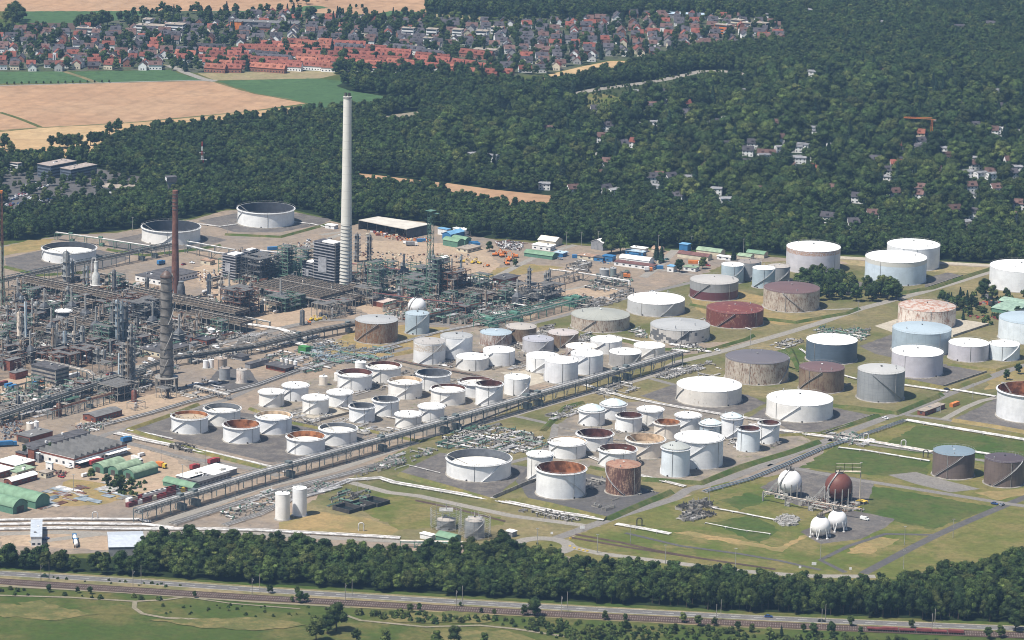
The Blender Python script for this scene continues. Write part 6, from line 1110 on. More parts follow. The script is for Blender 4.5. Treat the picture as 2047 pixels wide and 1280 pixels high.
# scattered equipment
protos = [(named(P_drum(6, 1.2, wpipe), '', 'drum'), 'white horizontal drum on saddles'), (named(P_drum(4.5, .9, steel), '', 'drum'), 'grey horizontal drum on saddles'), (named(P_skid(1), '', 'pumps'), 'pump skid with grey pipes'), (named(P_skid(2), '', 'pumps'), 'pump skid with white pipes'), (named(P_column(13, 1.1, colm, 2), '', 'column'), 'short grey column with platforms'), (named(P_column(9, 1.5, cold, 1), '', 'column'), 'stout dark vertical vessel'), (named(P_column(16, .9, colt, 3), '', 'column'), 'slim brown column with platforms'), (named(P_frame(9, 6, 8, 2, rsteel, seed=31, fill_=1.2), '', 'frame'), 'rusty two-level process frame'), (named(P_frame(10, 7, 11, 3, gsteel, seed=32, fill_=1.2), '', 'frame'), 'green three-level process frame'), (named(P_frame(8, 8, 6, 1, concrete, seed=33, fill_=1.2), '', 'frame'), 'concrete table frame with vessels'), (named(P_heater(6, 5, 9, cold), '', 'furnace'), 'dark box furnace with steel flue'), (named(P_cooler(12, 6, 6), '', 'air cooler'), 'small brown air cooler on pillars')]
prch = [children_of(p) for p, _ in protos]; usedp = [False]*len(protos)
EQ = [([(0, 620), (50, 590), (240, 625), (360, 660), (480, 672), (360, 698), (300, 712), (215, 738), (185, 725), (60, 728), (0, 742)], 'left process units', 11.5, 1), ([(380, 590), (440, 575), (520, 590), (620, 625), (520, 625), (470, 612)], 'brown middle units', 14, 2), ([(700, 545), (790, 545), (850, 560), (960, 575), (1090, 598), (1000, 640), (900, 640), (780, 605), (720, 600)], 'units right of the tall chimney', 13, 3), ([(0, 800), (150, 775), (190, 790), (60, 830), (0, 840)], 'units along the left racks', 14, 4), ([(440, 540), (470, 530), (560, 545), (620, 555), (600, 570), (500, 575)], 'units behind the boiler houses', 12, 5), ([(300, 745), (400, 715), (420, 728), (330, 760)], 'units beside the twisted stack', 15, 6), ([(150, 560), (250, 560), (330, 590), (280, 595), (240, 590)], 'units by the laboratory', 14, 7), ([(0, 735), (50, 728), (60, 745), (0, 760)], 'units at the left edge', 13, 8)]
for P, nm, st, sd in EQ:
    PW = poly_px(P); q = random.Random(sd); x0 = min(p[0] for p in PW); x1 = max(p[0] for p in PW); y0 = min(p[1] for p in PW); y1 = max(p[1] for p in PW); yy = y0
    while yy < y1:
        xx = x0
        while xx < x1:
            x, y = xx+q.uniform(-3, 3), yy+q.uniform(-3, 3); xx += st
            if not inpoly(x, y, PW) or q.random() < .12 or any((x-t[0])**2+(y-t[1])**2 < (t[2]+4)**2 for t in TANKS): continue
            i = q.choice([0, 1, 2, 3, 4, 5, 6, 6, 7, 7, 8, 8, 9, 9, 10, 11, 11, 0, 1]); p, lb = protos[i]; rz = AX+q.choice([0, math.pi/2]); lab = lb+' among the '+nm
            if not usedp[i]: usedp[i] = True; p.location = (x, y, 0); p.rotation_euler = (0, 0, rz); tag(p, lab, None, lb+', '+nm)
            else: copy_tree(p, prch[i], x, y, rz, lab, lb+', '+nm)
        yy += st
# flare structure at the left edge
X, Y = at(6, 618); r = empty('flare_stack', X, Y, 0, 'slim lattice flare stack with orange tip at the left edge', 'flare stack'); H_ = hpx(6, 618, 222)
for k in range(14):
    z0, z1 = H_*k/14, H_*(k+1)/14; mb = MB(); w0 = 2.6-.12*k; w1 = 2.48-.12*k
    for sx in (-1, 1):
        for sy in (-1, 1): mb.tube((sx*w0/2, sy*w0/2, z0), (sx*w1/2, sy*w1/2, z1), .17, 4)
        mb.tube((sx*w0/2, -w0/2, z0), (-sx*w1/2, -w1/2, z1), .1, 4); mb.tube((-w0/2, sx*w0/2, z0), (-w1/2, -sx*w1/2, z1), .1, 4)
    mb.build('lattice_section', gsteel if k < 8 else rsteel, r)
mb = MB(); mb.tube((0, 0, 0), (0, 0, H_+2), .5, 8); mb.build('flare_pipe', rsteel, r); mb = MB(); mb.tube((0, 0, H_+2), (0, 0, H_+4.2), .75, 8, 1.0); mb.build('tip', plain('orange_paint', ()), r)
# ------------------------------------------------------------------ pipe racks
def rack(pts, wd, h, npipe, label, step=12, mat=None, pm=(None,), levels=1, truss=False, beamt=.35, walk=False):
    P = [Vector(at(*p)) for p in pts]; mat = mat or gsteel; o = P[0]; root = empty('pipe_rack', o.x, o.y, 0, label, 'pipe rack'); pm = [p or gpipe for p in pm]
    L = sum((P[i+1]-P[i]).length for i in range(len(P)-1)); step = max(step, L/90)
    for x, y, a in along(P, step):
        mb = MB(); dx, dy = math.cos(a), math.sin(a)
        for s_ in (-1, 1): mb.box(x-o.x-dy*s_*wd/2, y-o.y+dx*s_*wd/2, 0, .4, .4, h, a)
        for l in range(levels): mb.box(x-o.x, y-o.y, h-.4-l*2.2, beamt, wd+.4, .4, a)
        ct = len(root.children) if False else int(x*7+y*3) % 5
        if ct == 0 and h > 5: mb.box(x-o.x+dx*1.6, y-o.y+dy*1.6, 0, 2.8, wd*.8, h*.45, a); mb.box(x-o.x, y-o.y, h+.3, 3.4, wd*.5, 1.5, a)
        if ct < 3:
            for s_ in (-1, 1): mb.tube((x-o.x-dy*s_*wd/2, y-o.y+dx*s_*wd/2, .2), (x-o.x-dy*s_*wd/2+dx*step*.5, y-o.y+dx*s_*wd/2+dy*step*.5, h-.4), .13, 4)
        mb.build('trestle', mat, root)
    for l in range(levels):
        z = h-l*2.2
        for k in range(npipe):
            off = -wd/2+wd*(k+.5)/npipe; q = random.Random(k+l*50+int(pts[0][0])); r = q.choice([.16, .22, .3, .38]) if wd > 3 else .3; r = min(r, wd/npipe*.42); mb = MB()
            for i in range(len(P)-1):
                d = (P[i+1]-P[i]).normalized(); a, b = P[i]-o, P[i+1]-o; mb.tube((a.x-d.y*off, a.y+d.x*off, z+r), (b.x-d.y*off, b.y+d.x*off, z+r), r, 6)
            mb.build('pipe', q.choice(pm), root)
    for s_ in (-1, 1):
        mb = MB()
        for i in range(len(P)-1):
            d = (P[i+1]-P[i]).normalized(); a, b = P[i]-o, P[i+1]-o; off = s_*wd/2
            mb.tube((a.x-d.y*off, a.y+d.x*off, h-.2), (b.x-d.y*off, b.y+d.x*off, h-.2), .22, 4)
            if truss:
                mb.tube((a.x-d.y*off, a.y+d.x*off, h+2.4), (b.x-d.y*off, b.y+d.x*off, h+2.4), .28, 4); Ls = (b-a).length; n = int(Ls/4)
                for k in range(n):
                    t0, t1 = k*4, k*4+2; u = a+d*t0; v = a+d*t1; w2 = a+d*(t0+4)
                    mb.tube((u.x-d.y*off, u.y+d.x*off, h-.2), (v.x-d.y*off, v.y+d.x*off, h+2.4), .14, 4); mb.tube((v.x-d.y*off, v.y+d.x*off, h+2.4), (w2.x-d.y*off, w2.y+d.x*off, h-.2), .14, 4)
            if walk: mb.tube((a.x-d.y*off, a.y+d.x*off, h+1.2), (b.x-d.y*off, b.y+d.x*off, h+1.2), .1, 4)
        mb.build('girder', mat, root)
    return root
K = rack; dk = plain('rack_steel', (.17, .20, .20), .6, .3, .3, .4)
K([(276, 1046), (512, 973), (819, 886), (1024, 826), (1361, 727)], 7, 8.6, 8, 'main long pipe rack running from the lower left to the tank cluster', 12, dk, (gpipe, wpipe, wpipe, steel, dsteel), 2, walk=True)
K([(-10, 852), (100, 814), (210, 778), (285, 756)], 6, 6.5, 6, 'double-level pipe rack at the left leading to the column group', 11, dk, (gpipe, dsteel, steel), 2)
K([(285, 752), (345, 732), (512, 707), (640, 676), (712, 662), (745, 652)], 5, 6.5, 6, 'long pipe rack passing behind the dry grass ring tank', 12, dk, (gpipe, dsteel, steel), 2)
K([(100, 838), (208, 808), (235, 800)], 4, 5.5, 3, 'short pipe trestle left of the brick building', 6, dk, (gpipe, rsteel))
K([(-15, 585), (150, 548), (345, 508)], 5, 7, 5, 'straight truss pipe bridge running up behind the brown chimney', 14, dk, (gpipe, dsteel), 1, truss=True)
K([(112, 480), (200, 492), (302, 508)], 3, 6, 4, 'thin pipe bridge between the two far left white tanks', 14, gsteel, (wpipe, gpipe))
K([(372, 506), (430, 520), (475, 526)], 2.4, 6, 2, 'pale twin pipeline on posts right of the brown chimney', 14, dk, (wpipe,)); K([(375, 498), (470, 515)], 1.6, 6, 2, 'rear pale pipeline on posts right of the brown chimney', 14, dk, (wpipe,))
K([(962, 658), (1060, 634), (1165, 606)], 15, 5.2, 9, 'broad green pipe rack in front of the right-hand units', 9, plain('rack_green', (.12, .26, .19), .6), (gsteel, plain('rack_green', ()), gpipe, steel), 1, walk=True)
K([(1095, 576), (1152, 560)], 4, 6, 4, 'pipe trestle on pale pillars in the right-hand units', 6, colr, (gpipe, dsteel)); K([(1098, 553), (1170, 562), (1257, 577), (1258, 585)], 2, 5.6, 2, 'pale white pipeline on posts passing the two small grey tanks', 14, dk, (wpipe,))
K([(700, 548), (812, 562)], 2.4, 8, 2, 'rust-red pipe line right of the tall chimney', 12, dk, (maroonp,)); K([(745, 602), (830, 614), (925, 624)], 1.6, 6.2, 2, 'rust-red pipe line in front of the green lattice tower', 12, dk, (maroonp,)); K([(505, 555), (560, 560)], 2, 7, 1, 'short rust-red pipe line left of the green tower', 12, dk, (maroonp,))
K([(500, 510), (560, 517)], 3, 4.5, 2, 'blue pipe bridge behind the green tower', 12, bluew, (bluew, wpipe)); K([(462, 640), (505, 648), (540, 655)], 1.4, 4, 1, 'single white pipeline leaving the brown deck', 12, dk, (wpipe,)); K([(72, 738), (130, 750), (178, 762), (186, 770)], 4, 6.5, 4, 'pale pipe rack in front of the four middle left columns', 9, dk, (colr, wpipe, gpipe))
K([(390, 782), (458, 800)], 3, 3.6, 3, 'low pipe rack right of the twisted stack', 8, steel, (wpipe, steel)); K([(530, 600), (600, 612), (650, 622), (700, 620)], 2.5, 7.4, 3, 'pipe line over the concrete deck', 12, dk, (maroonp, gpipe)); K([(800, 1094), (860, 1095), (935, 1097)], 2.6, 3.6, 3, 'green low pipe bridge in front of the scaffolded tanks', 8, plain('rack_green', ()), (colr, wpipe)); K([(1525, 1002), (1600, 1018), (1712, 1038)], 1, 6, 1, 'thin pale overhead pipe in front of the gas balls', 16, steel, (colr,))
K([(190, 905), (240, 915)], 2, 3, 1, 'short pipe line by the sawtooth hall', 12, steel, (wpipe,)); K([(0, 740), (60, 722), (100, 712)], 5, 7, 5, 'pipe rack crossing the left edge units', 10, dk, (gpipe, rsteel), 2); K([(820, 652), (880, 640), (960, 622)], 5, 6, 5, 'pipe rack through the middle units', 10, dk, (gpipe, rsteel, gsteel), 2)
# ground pipelines: (points, number, spacing, radius, material)
def gline(pts, n, sp, r, m, label, z=.9, step=14):
    P = [Vector(at(*p)) for p in pts]; o = P[0]; root = empty('pipeline', o.x, o.y, 0, label, 'pipeline')
    for k in range(n):
        off = (k-(n-1)/2)*sp; mb = MB(); pv_ = []
        for i, p in enumerate(P):
            d = (P[min(i+1, len(P)-1)]-P[max(i-1, 0)]).normalized(); pv_.append((p.x-o.x-d.y*off, p.y-o.y+d.x*off, z))
        mb.path(pv_, r, 7); mb.build('pipe', m if not isinstance(m, list) else m[k % len(m)], root)
    mb = MB()
    for x, y, a in along(P, step): mb.box(x-o.x, y-o.y, 0, .5, n*sp+.3, z-r, a)
    mb.build('sleepers', concrete, root)['kind'] = 'stuff'; return root
G = gline; mwg = [wpipe, gpipe, wpipe]
G([(-60, 1044), (120, 1040), (278, 1041), (300, 1046)], 2, 1.5, .55, wpipe, 'pair of big white pipes at the lower left, rear of the bundle'); G([(-60, 1052), (120, 1049), (290, 1051), (345, 1058)], 3, 1.3, .42, wpipe, 'three white pipes at the lower left, middle of the bundle'); G([(-60, 1061), (120, 1058), (300, 1060), (400, 1060), (512, 1062), (700, 1072), (800, 1078)], 4, 1.2, .40, [wpipe, wpipe, gpipe, wpipe], 'four white pipes running along the lower edge of the plant')
G([(345, 1050), (440, 1020), (560, 982), (700, 948), (790, 922)], 8, .9, .22, [gpipe, gpipe, wpipe], 'broad grey pipe bundle along the main road below the long rack'); G([(450, 1052), (520, 1030), (600, 990), (660, 968)], 6, .9, .2, [wpipe, gpipe], 'pipe bundle left of the two slim silo tanks'); G([(590, 1000), (680, 975)], 5, .9, .3, wpipe, 'row of white pipes behind the slim silo tanks')
G([(640, 985), (700, 962), (760, 958), (787, 967), (1024, 1008), (1110, 1026), (1209, 1041)], 5, 1.1, .3, [wpipe, wpipe, gpipe], 'white pipeline bundle below the very wide open tank'); G([(1409, 985), (1499, 960), (1573, 930), (1640, 900), (1700, 880)], 3, 1.6, .42, [colb, gpipe, colb], 'blue-grey pipeline beside the right-hand road'); G([(1700, 880), (1760, 860), (1811, 842)], 4, 1.3, .3, [gpipe, colb], 'grey pipeline joining the white one at the lawn corner')
G([(1811, 842), (1900, 857), (2047, 881), (2110, 890)], 4, 1.2, .34, wpipe, 'white pipeline along the top of the green lawn'); G([(1500, 850), (1556, 862), (1648, 875), (1736, 884), (1863, 906)], 4, 1.3, .34, [wpipe, wpipe, colr], 'white pipeline along the foot of the right tank pair'); G([(1676, 897), (1730, 903), (1858, 924)], 2, 1.2, .3, wpipe, 'white pipeline along the lower lawn'); G([(1944, 905), (2000, 914), (2060, 922)], 3, 1.2, .34, wpipe, 'white pipeline between the two dark brown tanks')
G([(1170, 772), (1250, 796), (1349, 815), (1440, 830), (1545, 846)], 3, 1.3, .36, [wpipe, gpipe], 'long pipeline between the domed tanks and the very wide white tank'); G([(1424, 1018), (1480, 1028), (1560, 1044)], 2, 1, .26, wpipe, 'white pipeline right of the grey manifold'); G([(1232, 1050), (1300, 1062), (1340, 1070)], 5, .9, .22, wpipe, 'short white pipe bed on grass right of the junction'); G([(1410, 1048), (1480, 1062), (1540, 1070)], 1, 1, .26, wpipe, 'single white pipe on the green mound')
G([(232, 868), (290, 882), (340, 892), (420, 908), (520, 932), (575, 945)], 5, 1.1, .32, [wpipe, wpipe, gpipe], 'white pipeline bundle below the lower left open tanks'); G([(255, 862), (300, 870), (345, 880)], 2, 1, .3, wpipe, 'white pipes left of the leftmost open tank'); G([(205, 852), (300, 828), (375, 806), (440, 790), (512, 772), (600, 740), (700, 716), (800, 694)], 6, .9, .28, [gpipe, wpipe, dsteel], 'grey pipe bundle along the straight inner road'); G([(700, 712), (790, 690), (880, 665), (960, 650)], 4, 1, .28, [wpipe, gpipe], 'pipe bundle climbing behind the tall white tanks')
G([(790, 722), (870, 738), (950, 752), (1000, 768)], 3, 1, .3, [dsteel, rsteel], 'dark pipe line between the white cluster and the open tanks'); G([(620, 800), (700, 822), (800, 840)], 2, 1, .25, wpipe, 'thin white pipes through the middle tank group'); G([(1340, 690), (1400, 702), (1420, 706)], 4, 1, .3, wpipe, 'white pipes crossing to the main road end'); G([(1215, 672), (1300, 690)], 3, 1, .28, wpipe, 'white pipes left of the clad-missing grey-roofed tank'); G([(1370, 655), (1420, 640), (1500, 660)], 2, 1, .26, wpipe, 'white pipes beside the rust-red tank')
G([(1600, 700), (1660, 745), (1712, 760)], 2, 1.1, .34, wpipe, 'white pipes between brown and grey tanks'); G([(1806, 772), (1850, 778), (1895, 785)], 3, 1.1, .32, wpipe, 'white pipes right of the grey corrugated tank'); G([(1900, 780), (1960, 790), (1990, 795)], 3, 1.1, .32, wpipe, 'white pipes left of the right-edge open tank'); G([(480, 648), (560, 660), (620, 680)], 4, 1.2, .4, wpipe, 'large white pipes before the left rack'); G([(385, 448), (440, 455), (475, 450)], 2, 1, .26, wpipe, 'thin pipes in the far bund left of the rearmost open tank'); G([(588, 446), (625, 450), (660, 458)], 1, 1, .4, wpipe, 'single white pipe right of the rearmost open tank')
G([(790, 940), (815, 932), (880, 948)], 1, 1, .2, wpipe, 'thin pipe along the berm left of the very wide tank'); G([(1180, 915), (1250, 945), (1370, 975)], 4, 1, .3, [wpipe, gpipe], 'pipe line behind the rusty brown tank'); G([(1640, 1010), (1670, 1020), (1640, 1030)], 3, 1, .3, colr, 'pipes above the small gas balls')
# embankments and low walls
def berm(pts, wb, h, mat, name='embankment', top=.8):
    P = [Vector(p) for p in poly_px(pts)]; vs = []
    for i, p in enumerate(P):
        d = (P[min(i+1, len(P)-1)]-P[max(i-1, 0)]).normalized(); n = Vector((-d.y, d.x))
        for off, z in ((wb/2, 0), (top/2, h), (-top/2, h), (-wb/2, 0)): vs.append((p.x+n.x*off, p.y+n.y*off, z))
    mb = MB(); mb.add(vs, [(4*i+k, 4*i+k+1, 4*i+5+k, 4*i+4+k) for i in range(len(P)-1) for k in range(3)]+[(0, 1, 2, 3), tuple(len(vs)-4+k for k in (3, 2, 1, 0))]); o = mb.build(name, mat); tag(o, kind='structure'); return o
m_bank = ground_mat('bank_grass', ((.30, .24, .09), (.22, .20, .08), (.13, .16, .05)), .02, .06, .5); m_bankg = ground_mat('bank_green', ((.07, .12, .03), (.10, .14, .035), (.18, .17, .07)), .02, .06, .5)
for pts, w_, h, m in [([(256, 860), (400, 905), (540, 940), (572, 932)], 5, 1.6, m_bank), ([(256, 860), (330, 835), (395, 810)], 5, 1.5, m_bank), ([(800, 950), (900, 978), (985, 1003), (1060, 1003)], 7, 2.0, m_bank), ([(1040, 1000), (1100, 1012), (1212, 1040)], 8, 2.2, m_bank), ([(1212, 1040), (1280, 1010), (1340, 985)], 7, 2.0, m_bankg), ([(1285, 960), (1400, 968), (1480, 935), (1580, 905), (1635, 885)], 7, 2, m_bankg), ([(1085, 862), (1130, 815), (1165, 806)], 5, 1.5, m_bankg), ([(1180, 935), (1250, 950), (1290, 960)], 4, 1.4, m_bankg), ([(655, 705), (780, 712), (850, 700), (910, 672)], 6, 1.6, m_tan), ([(1640, 868), (1700, 850), (1755, 832)], 6, 1.6, m_bankg), ([(1500, 870), (1560, 872), (1640, 868)], 4, 1.4, m_bank),
   ([(1690, 815), (1790, 828), (1870, 795), (1880, 790)], 7, 1.9, m_bankg), ([(1560, 800), (1690, 815)], 5, 1.4, m_bankg), ([(1810, 762), (1900, 780), (1975, 752)], 7, 1.8, m_bank), ([(1895, 730), (1990, 742), (2047, 725)], 4, 1.4, m_bank), ([(1905, 842), (1990, 855), (2100, 875)], 6, 1.8, m_tan), ([(1495, 635), (1590, 646), (1690, 628), (1715, 618)], 6, 1.6, m_bankg), ([(1380, 610), (1440, 622)], 5, 1.3, m_bankg), ([(1120, 665), (1260, 685), (1300, 700), (1420, 700), (1490, 680), (1505, 672)], 5, 1.5, m_bankg), ([(1780, 590), (1860, 578), (1950, 548), (1990, 536)], 6, 1.8, m_bankg), ([(10, 535), (80, 552), (180, 545)], 5, 1.5, m_bankg), ([(215, 500), (290, 512), (390, 500), (440, 492)], 5, 1.4, m_bankg), ([(450, 470), (560, 475), (660, 448)], 5, 1.4, m_bankg), ([(500, 818), (560, 842), (640, 858), (735, 858)], 4, 1.3, m_bank), ([(905, 870), (840, 884), (735, 862)], 4, 1.3, m_bank), ([(1580, 700), (1600, 745), (1530, 720)], 5, 1.6, m_bankg)]: berm(pts, w_, h, m)
def lowwall(pts, h, label, mat=None, t=.35):
    P = [Vector(p) for p in poly_px(pts)]; mb = MB(); o = P[0]
    for i in range(len(P)-1):
        a, b = P[i]-o, P[i+1]-o; d = b-a; mb.box((a.x+b.x)/2, (a.y+b.y)/2, 0, d.length+(t if i % 2 else 0), t+.003*(i % 2), h+.003*i, math.atan2(d.y, d.x))
    ob = mb.build('retaining_wall', mat or concrete); ob.location = (o.x, o.y, 0); tag(ob, label, 'wall'); return ob
for pts, h, lab in [([(985, 998), (1055, 968), (1100, 955)], 2.2, 'dark retaining wall right of the very wide open tank'), ([(640, 842), (697, 828), (740, 812)], 1.6, 'concrete wall of the cream slab'), ([(590, 835), (640, 843)], 1.4, 'front wall of the cream slab'), ([(1495, 845), (1540, 868), (1650, 868), (1750, 834)], 1.3, 'bund wall round the right very wide tank'), ([(1650, 866), (1748, 832)], 1.6, 'dark sloping wall right of the wide tank'), ([(780, 728), (900, 760), (1050, 770)], 1.4, 'bund wall below the white cluster'), ([(1170, 772), (1342, 706)], 1.6, 'bund wall along the long rack'), ([(1660, 780), (1700, 770), (1600, 800)], 1.6, 'bund wall between brown and grey tank'), ([(1110, 855), (1250, 885), (1400, 912)], 1.1, 'inner bund wall of the lower right group'), ([(300, 902), (470, 945)], .8, 'kerb wall below the lower left bund'), ([(1880, 776), (1972, 745)], 1.4, 'bund wall right of the lilac tank'), ([(1905, 674), (1985, 648)], 1.6, 'slab wall right of the flaking tank'), ([(1850, 578), (1925, 553)], 1.4, 'bund wall right of the light blue banded tank'), ([(900, 865), (1090, 792)], 1.2, 'bund wall along the open tanks by the rack')]: lowwall(pts, h, lab)
# ------------------------------------------------------------------ vehicles
rubber = plain('rubber', (.03, .03, .03), .9)
CARP = {}
def car_proto(col, L=4.4, H=1.45, van=False):
    k = (col, van)
    if k in CARP: return CARP[k]
    W = 1.8; m = plain('car_paint_%.2f_%.2f_%.2f' % col, col, .3, .6, .05); mb = MB(); pr = [(-L/2, .35), (L/2, .35), (L/2, .75), (L/2-.9, .9), (L/2-.95, .92), (-L/2+.5, .95), (-L/2, .85)] if not van else [(-L/2, .35), (L/2, .35), (L/2, 1.0), (L/2-.7, 1.3), (L/2-1.1, 2.0), (-L/2, 2.0)]
    n = len(pr); mb.add([(x, -W/2, z) for x, z in pr]+[(x, W/2, z) for x, z in pr], [tuple(range(n)), tuple(range(2*n-1, n-1, -1))]+[(i, n+i, n+(i+1) % n, (i+1) % n) for i in range(n)])
    if not van:   # cabin roof
        v = [(L/2-1.1, .9), (L/2-1.8, H), (-L/2+1.1, H), (-L/2+.35, .93)]; mb2 = MB(); w2 = W/2-.18; mb2.add([(x, -w2, z) for x, z in v]+[(x, w2, z) for x, z in v], [(0, 1, 2, 3), (7, 6, 5, 4), (0, 4, 5, 1), (2, 6, 7, 3)]); mb.add([(L/2-1.8, -w2, H+.01), (-L/2+1.1, -w2, H+.01), (-L/2+1.1, w2, H+.01), (L/2-1.8, w2, H+.01)], [(0, 3, 2, 1)])
    else: mb2 = MB(); mb2.add([(L/2-.68, -.8, 1.32), (L/2-.68, .8, 1.32), (L/2-1.05, .8, 1.95), (L/2-1.05, -.8, 1.95)], [(0, 1, 2, 3)]); mb2.bb(L/2-1.9, -.92, 1.3, L/2-1.1, .92, 1.8)
    parts = []
    for nm, b, mm in (('body', mb, m), ('windows', mb2, glassm)):
        me = bpy.data.meshes.new(nm); me.from_pydata(b.v, [], b.f); me.materials.append(mm); parts.append((nm, me, (0, 0, 0)))
    if 'wheel' not in CARP: b = MB(); b.tube((0, -.12, 0), (0, .12, 0), .33, 10); me = bpy.data.meshes.new('wheel'); me.from_pydata(b.v, [], b.f); me.materials.append(rubber); CARP['wheel'] = me
    for sx in (-1, 1):
        for sy in (-1, 1): parts.append(('wheel', CARP['wheel'], (sx*(L/2-.85), sy*.82, .33)))
    CARP[k] = parts; return parts
def car(x, y, rz, col, label, group=None, van=False, world=False, name='car'):
    X, Y = (x, y) if world else at(x, y); r = empty('van' if van else name, X, Y, rz, label, 'van' if van else 'car', group, z=.15)
    for nm, me, loc in car_proto(col, 5.4 if van else 4.4, van=van): o = bpy.data.objects.new(nm, me); COL.objects.link(o); o.parent = r; o.location = loc
    return r
CW, CK, CS, CR, CB = (.75, .75, .74), (.03, .035, .04), (.35, .36, .38), (.45, .03, .03), (.03, .08, .25)
ha = math.atan2(HQ[-1].y-HQ[0].y, HQ[-1].x-HQ[0].x)
def on_road(px, off):
    X0 = at(px, 1200)[0]*.0; best = min(HQ, key=lambda p: abs((p.x/p.y)-((px-1023.5)/F_PX/math.cos(PITCH)))); i = HQ.index(best); d = (HQ[min(i+1, len(HQ)-1)]-HQ[max(i-1, 0)]).normalized(); return best.x-d.y*off, best.y+d.x*off, math.atan2(d.y, d.x)
for px, off, c, lab in [(1575, 1.9, CB, 'dark blue car driving on the main road at the lower right'), (1662, -1.9, CK, 'dark grey car on the main road near the rail mast'), (95, -1.9, (.02, .05, .04), 'dark green car on the main road at the lower left'), ]:
    x, y, a = on_road(px, off); car(x, y, a, c, lab, world=True)
q = random.Random(77)
PK = [(40, 392), (60, 398), (80, 404), (20, 400), (45, 408), (70, 414), (95, 398), (110, 405), (15, 412), (130, 398), (60, 372), (85, 376)]
for i in range(90):
    bx, by = PK[i % 12]; k = i//12; x, y = at(bx+k*3.2-8, by-k*.5+(k % 2)*2.2); c = q.choice([CW, CK, CS, CR, CB, CS, CW]); nm = {CW: 'white', CK: 'black', CS: 'silver', CR: 'red', CB: 'blue'}[c]; car(x, y, rad(80)+q.uniform(-.05, .05), c, '%s car in the car park by the office blocks in the forest' % nm, '%s cars in the forest car park' % nm, world=True)
for x, y, c, van, lab in [(58, 925, CW, True, 'white van behind the small brick block left'), (122, 955, CR, False, 'small red car in front of the sawtooth hall'), (138, 936, CW, True, 'white van at the corner of the sawtooth hall'), (155, 936, (.3, .1, .05), False, 'brown car beside the white van at the sawtooth hall'), (170, 953, CW, True, 'white box van left of the green halls'), (181, 928, CR, False, 'red fire car behind the green halls'), (283, 912, CW, True, 'white van on the yard right of the green halls'), (290, 727, CW, False, 'white car in front of the canteen by the stack'), (303, 722, CW, True, 'white van at the canteen by the stack'), (363, 713, CW, True, 'white van by the pipe rack, left'), (372, 711, CW, False, 'white car by the pipe rack, middle'), (395, 708, CW, True, 'white van beside the grey block'), (432, 697, CW, True, 'white van in front of the brick hall'), (218, 750, CR, False, 'red car on the left inner road'), (367, 530, (.3, .02, .05), False, 'dark red car on bare ground right of the brown chimney'), (384, 527, CW, False, 'white car right of the dark red car'), (617, 482, CW, False, 'white car behind the boiler house'), (812, 488, CW, True, 'white van on the bare yard before the canopy'), (1129, 511, CW, False, 'white car on the yard road, front'), (1132, 506, CW, False, 'white car on the yard road, rear'), (1120, 519, CS, False, 'silver car at the end of the green hall'), (1321, 527, CK, False, 'black car by the white barrel hall'), (1333, 520, (.1, .3, .3), False, 'teal car near the conifers'), (1304, 585, CW, False, 'white car on the diagonal road near the two-tone tank'), (1770, 838, CW, False, 'white car at the right road junction'), (1434, 702, CW, False, 'white car on the main road near the purple-roofed tank'), (1988, 1009, CB, False, 'blue car at the right edge crossing'), (2003, 1011, CS, False, 'silver car at the right edge crossing'), (1400, 1008, CS, False, 'silver car by the road gate'), (1728, 1040, CW, True, 'white van by the small gas balls'), (92, 1079, CB, False, 'dark blue car beside the long white cabin block'), (1415, 532, CR, False, 'red tractor-like car beside the hut'), (1893, 780, CK, False, 'dark car at the junction')]:
    car(x, y, AX if q.random() < .5 else AX-math.pi/2, c, lab, None, van)
def truck(x, y, rz, cab, box, L, label, tankr=False):
    X, Y = at(x, y); r = empty('truck', X, Y, rz, label, 'truck', z=.1)
    mb = MB(); mb.bb(L/2, -1.2, .7, L/2+2.2, 1.2, 3.0); mb.build('cab', cab, r); mb = MB(); mb.bb(L/2+2.0, -1.05, 1.8, L/2+2.24, 1.05, 2.7); mb.build('windscreen', glassm, r)
    mb = MB()
    if tankr: mb.hvessel(0, 0, 2.1, L-1.4, 1.15, 0, 14)
    else: mb.bb(-L/2, -1.25, 1.1, L/2-.3, 1.25, 3.6)
    mb.build('load', box, r); mb = MB(); mb.bb(-L/2, -.5, .6, L/2+1, .5, 1.05); mb.build('chassis', dsteel, r)
    for wx in (-L/2+1, -L/2+2.3, L/2+1.2):
        for s_ in (-1, 1): mb = MB(); mb.tube((wx, s_*1.25, .5), (wx, s_*.9, .5), .5, 10); mb.build('wheel', rubber, r)
for x, y, c, b, L, t_, lab, rz in [(272, 924, whitew, whitew, 8, False, 'white truck with pale load beside the green halls', -.9), (190, 930, redp, redp, 9, False, 'long red fire truck behind the green halls', AX), (425, 928, redp, redp, 7, False, 'bright red truck on the plant road above the offices', AX), (387, 940, redp, redp, 5, False, 'small red trailer left of the offices', AX), (12, 893, bluew, bluew, 9, False, 'blue lorry parked at the left edge', .3), (250, 885, bluew, bluew, 6, False, 'blue truck on the road behind the sawtooth hall', AX), (320, 935, yellowp, orangep, 5, False, 'orange-yellow tipper on the yard', -.6), (820, 492, whitew, greyw, 7, False, 'flatbed truck on the bare yard', .1), (1250, 556, orangep, orangep, 3, False, 'orange truck on the road by the barrel hall', 0), (152, 1092, bluew, whitew, 8, True, 'white tanker truck beside the grey hall, front', 1.75), (150, 1083, bluew, whitew, 8, True, 'white tanker truck beside the grey hall, rear', 1.75), (1293, 543, orangep, whitew, 4, False, 'small orange-cab truck near the small huts', .2), (320, 530, bluew, bluew, 5, False, 'bright blue container truck behind the laboratory', AX), (1985, 612, redp, darkr, 7, False, 'red-cab truck by the dark arched hut', 0)]:
    truck(x, y, rz, c, b, L, lab, t_)
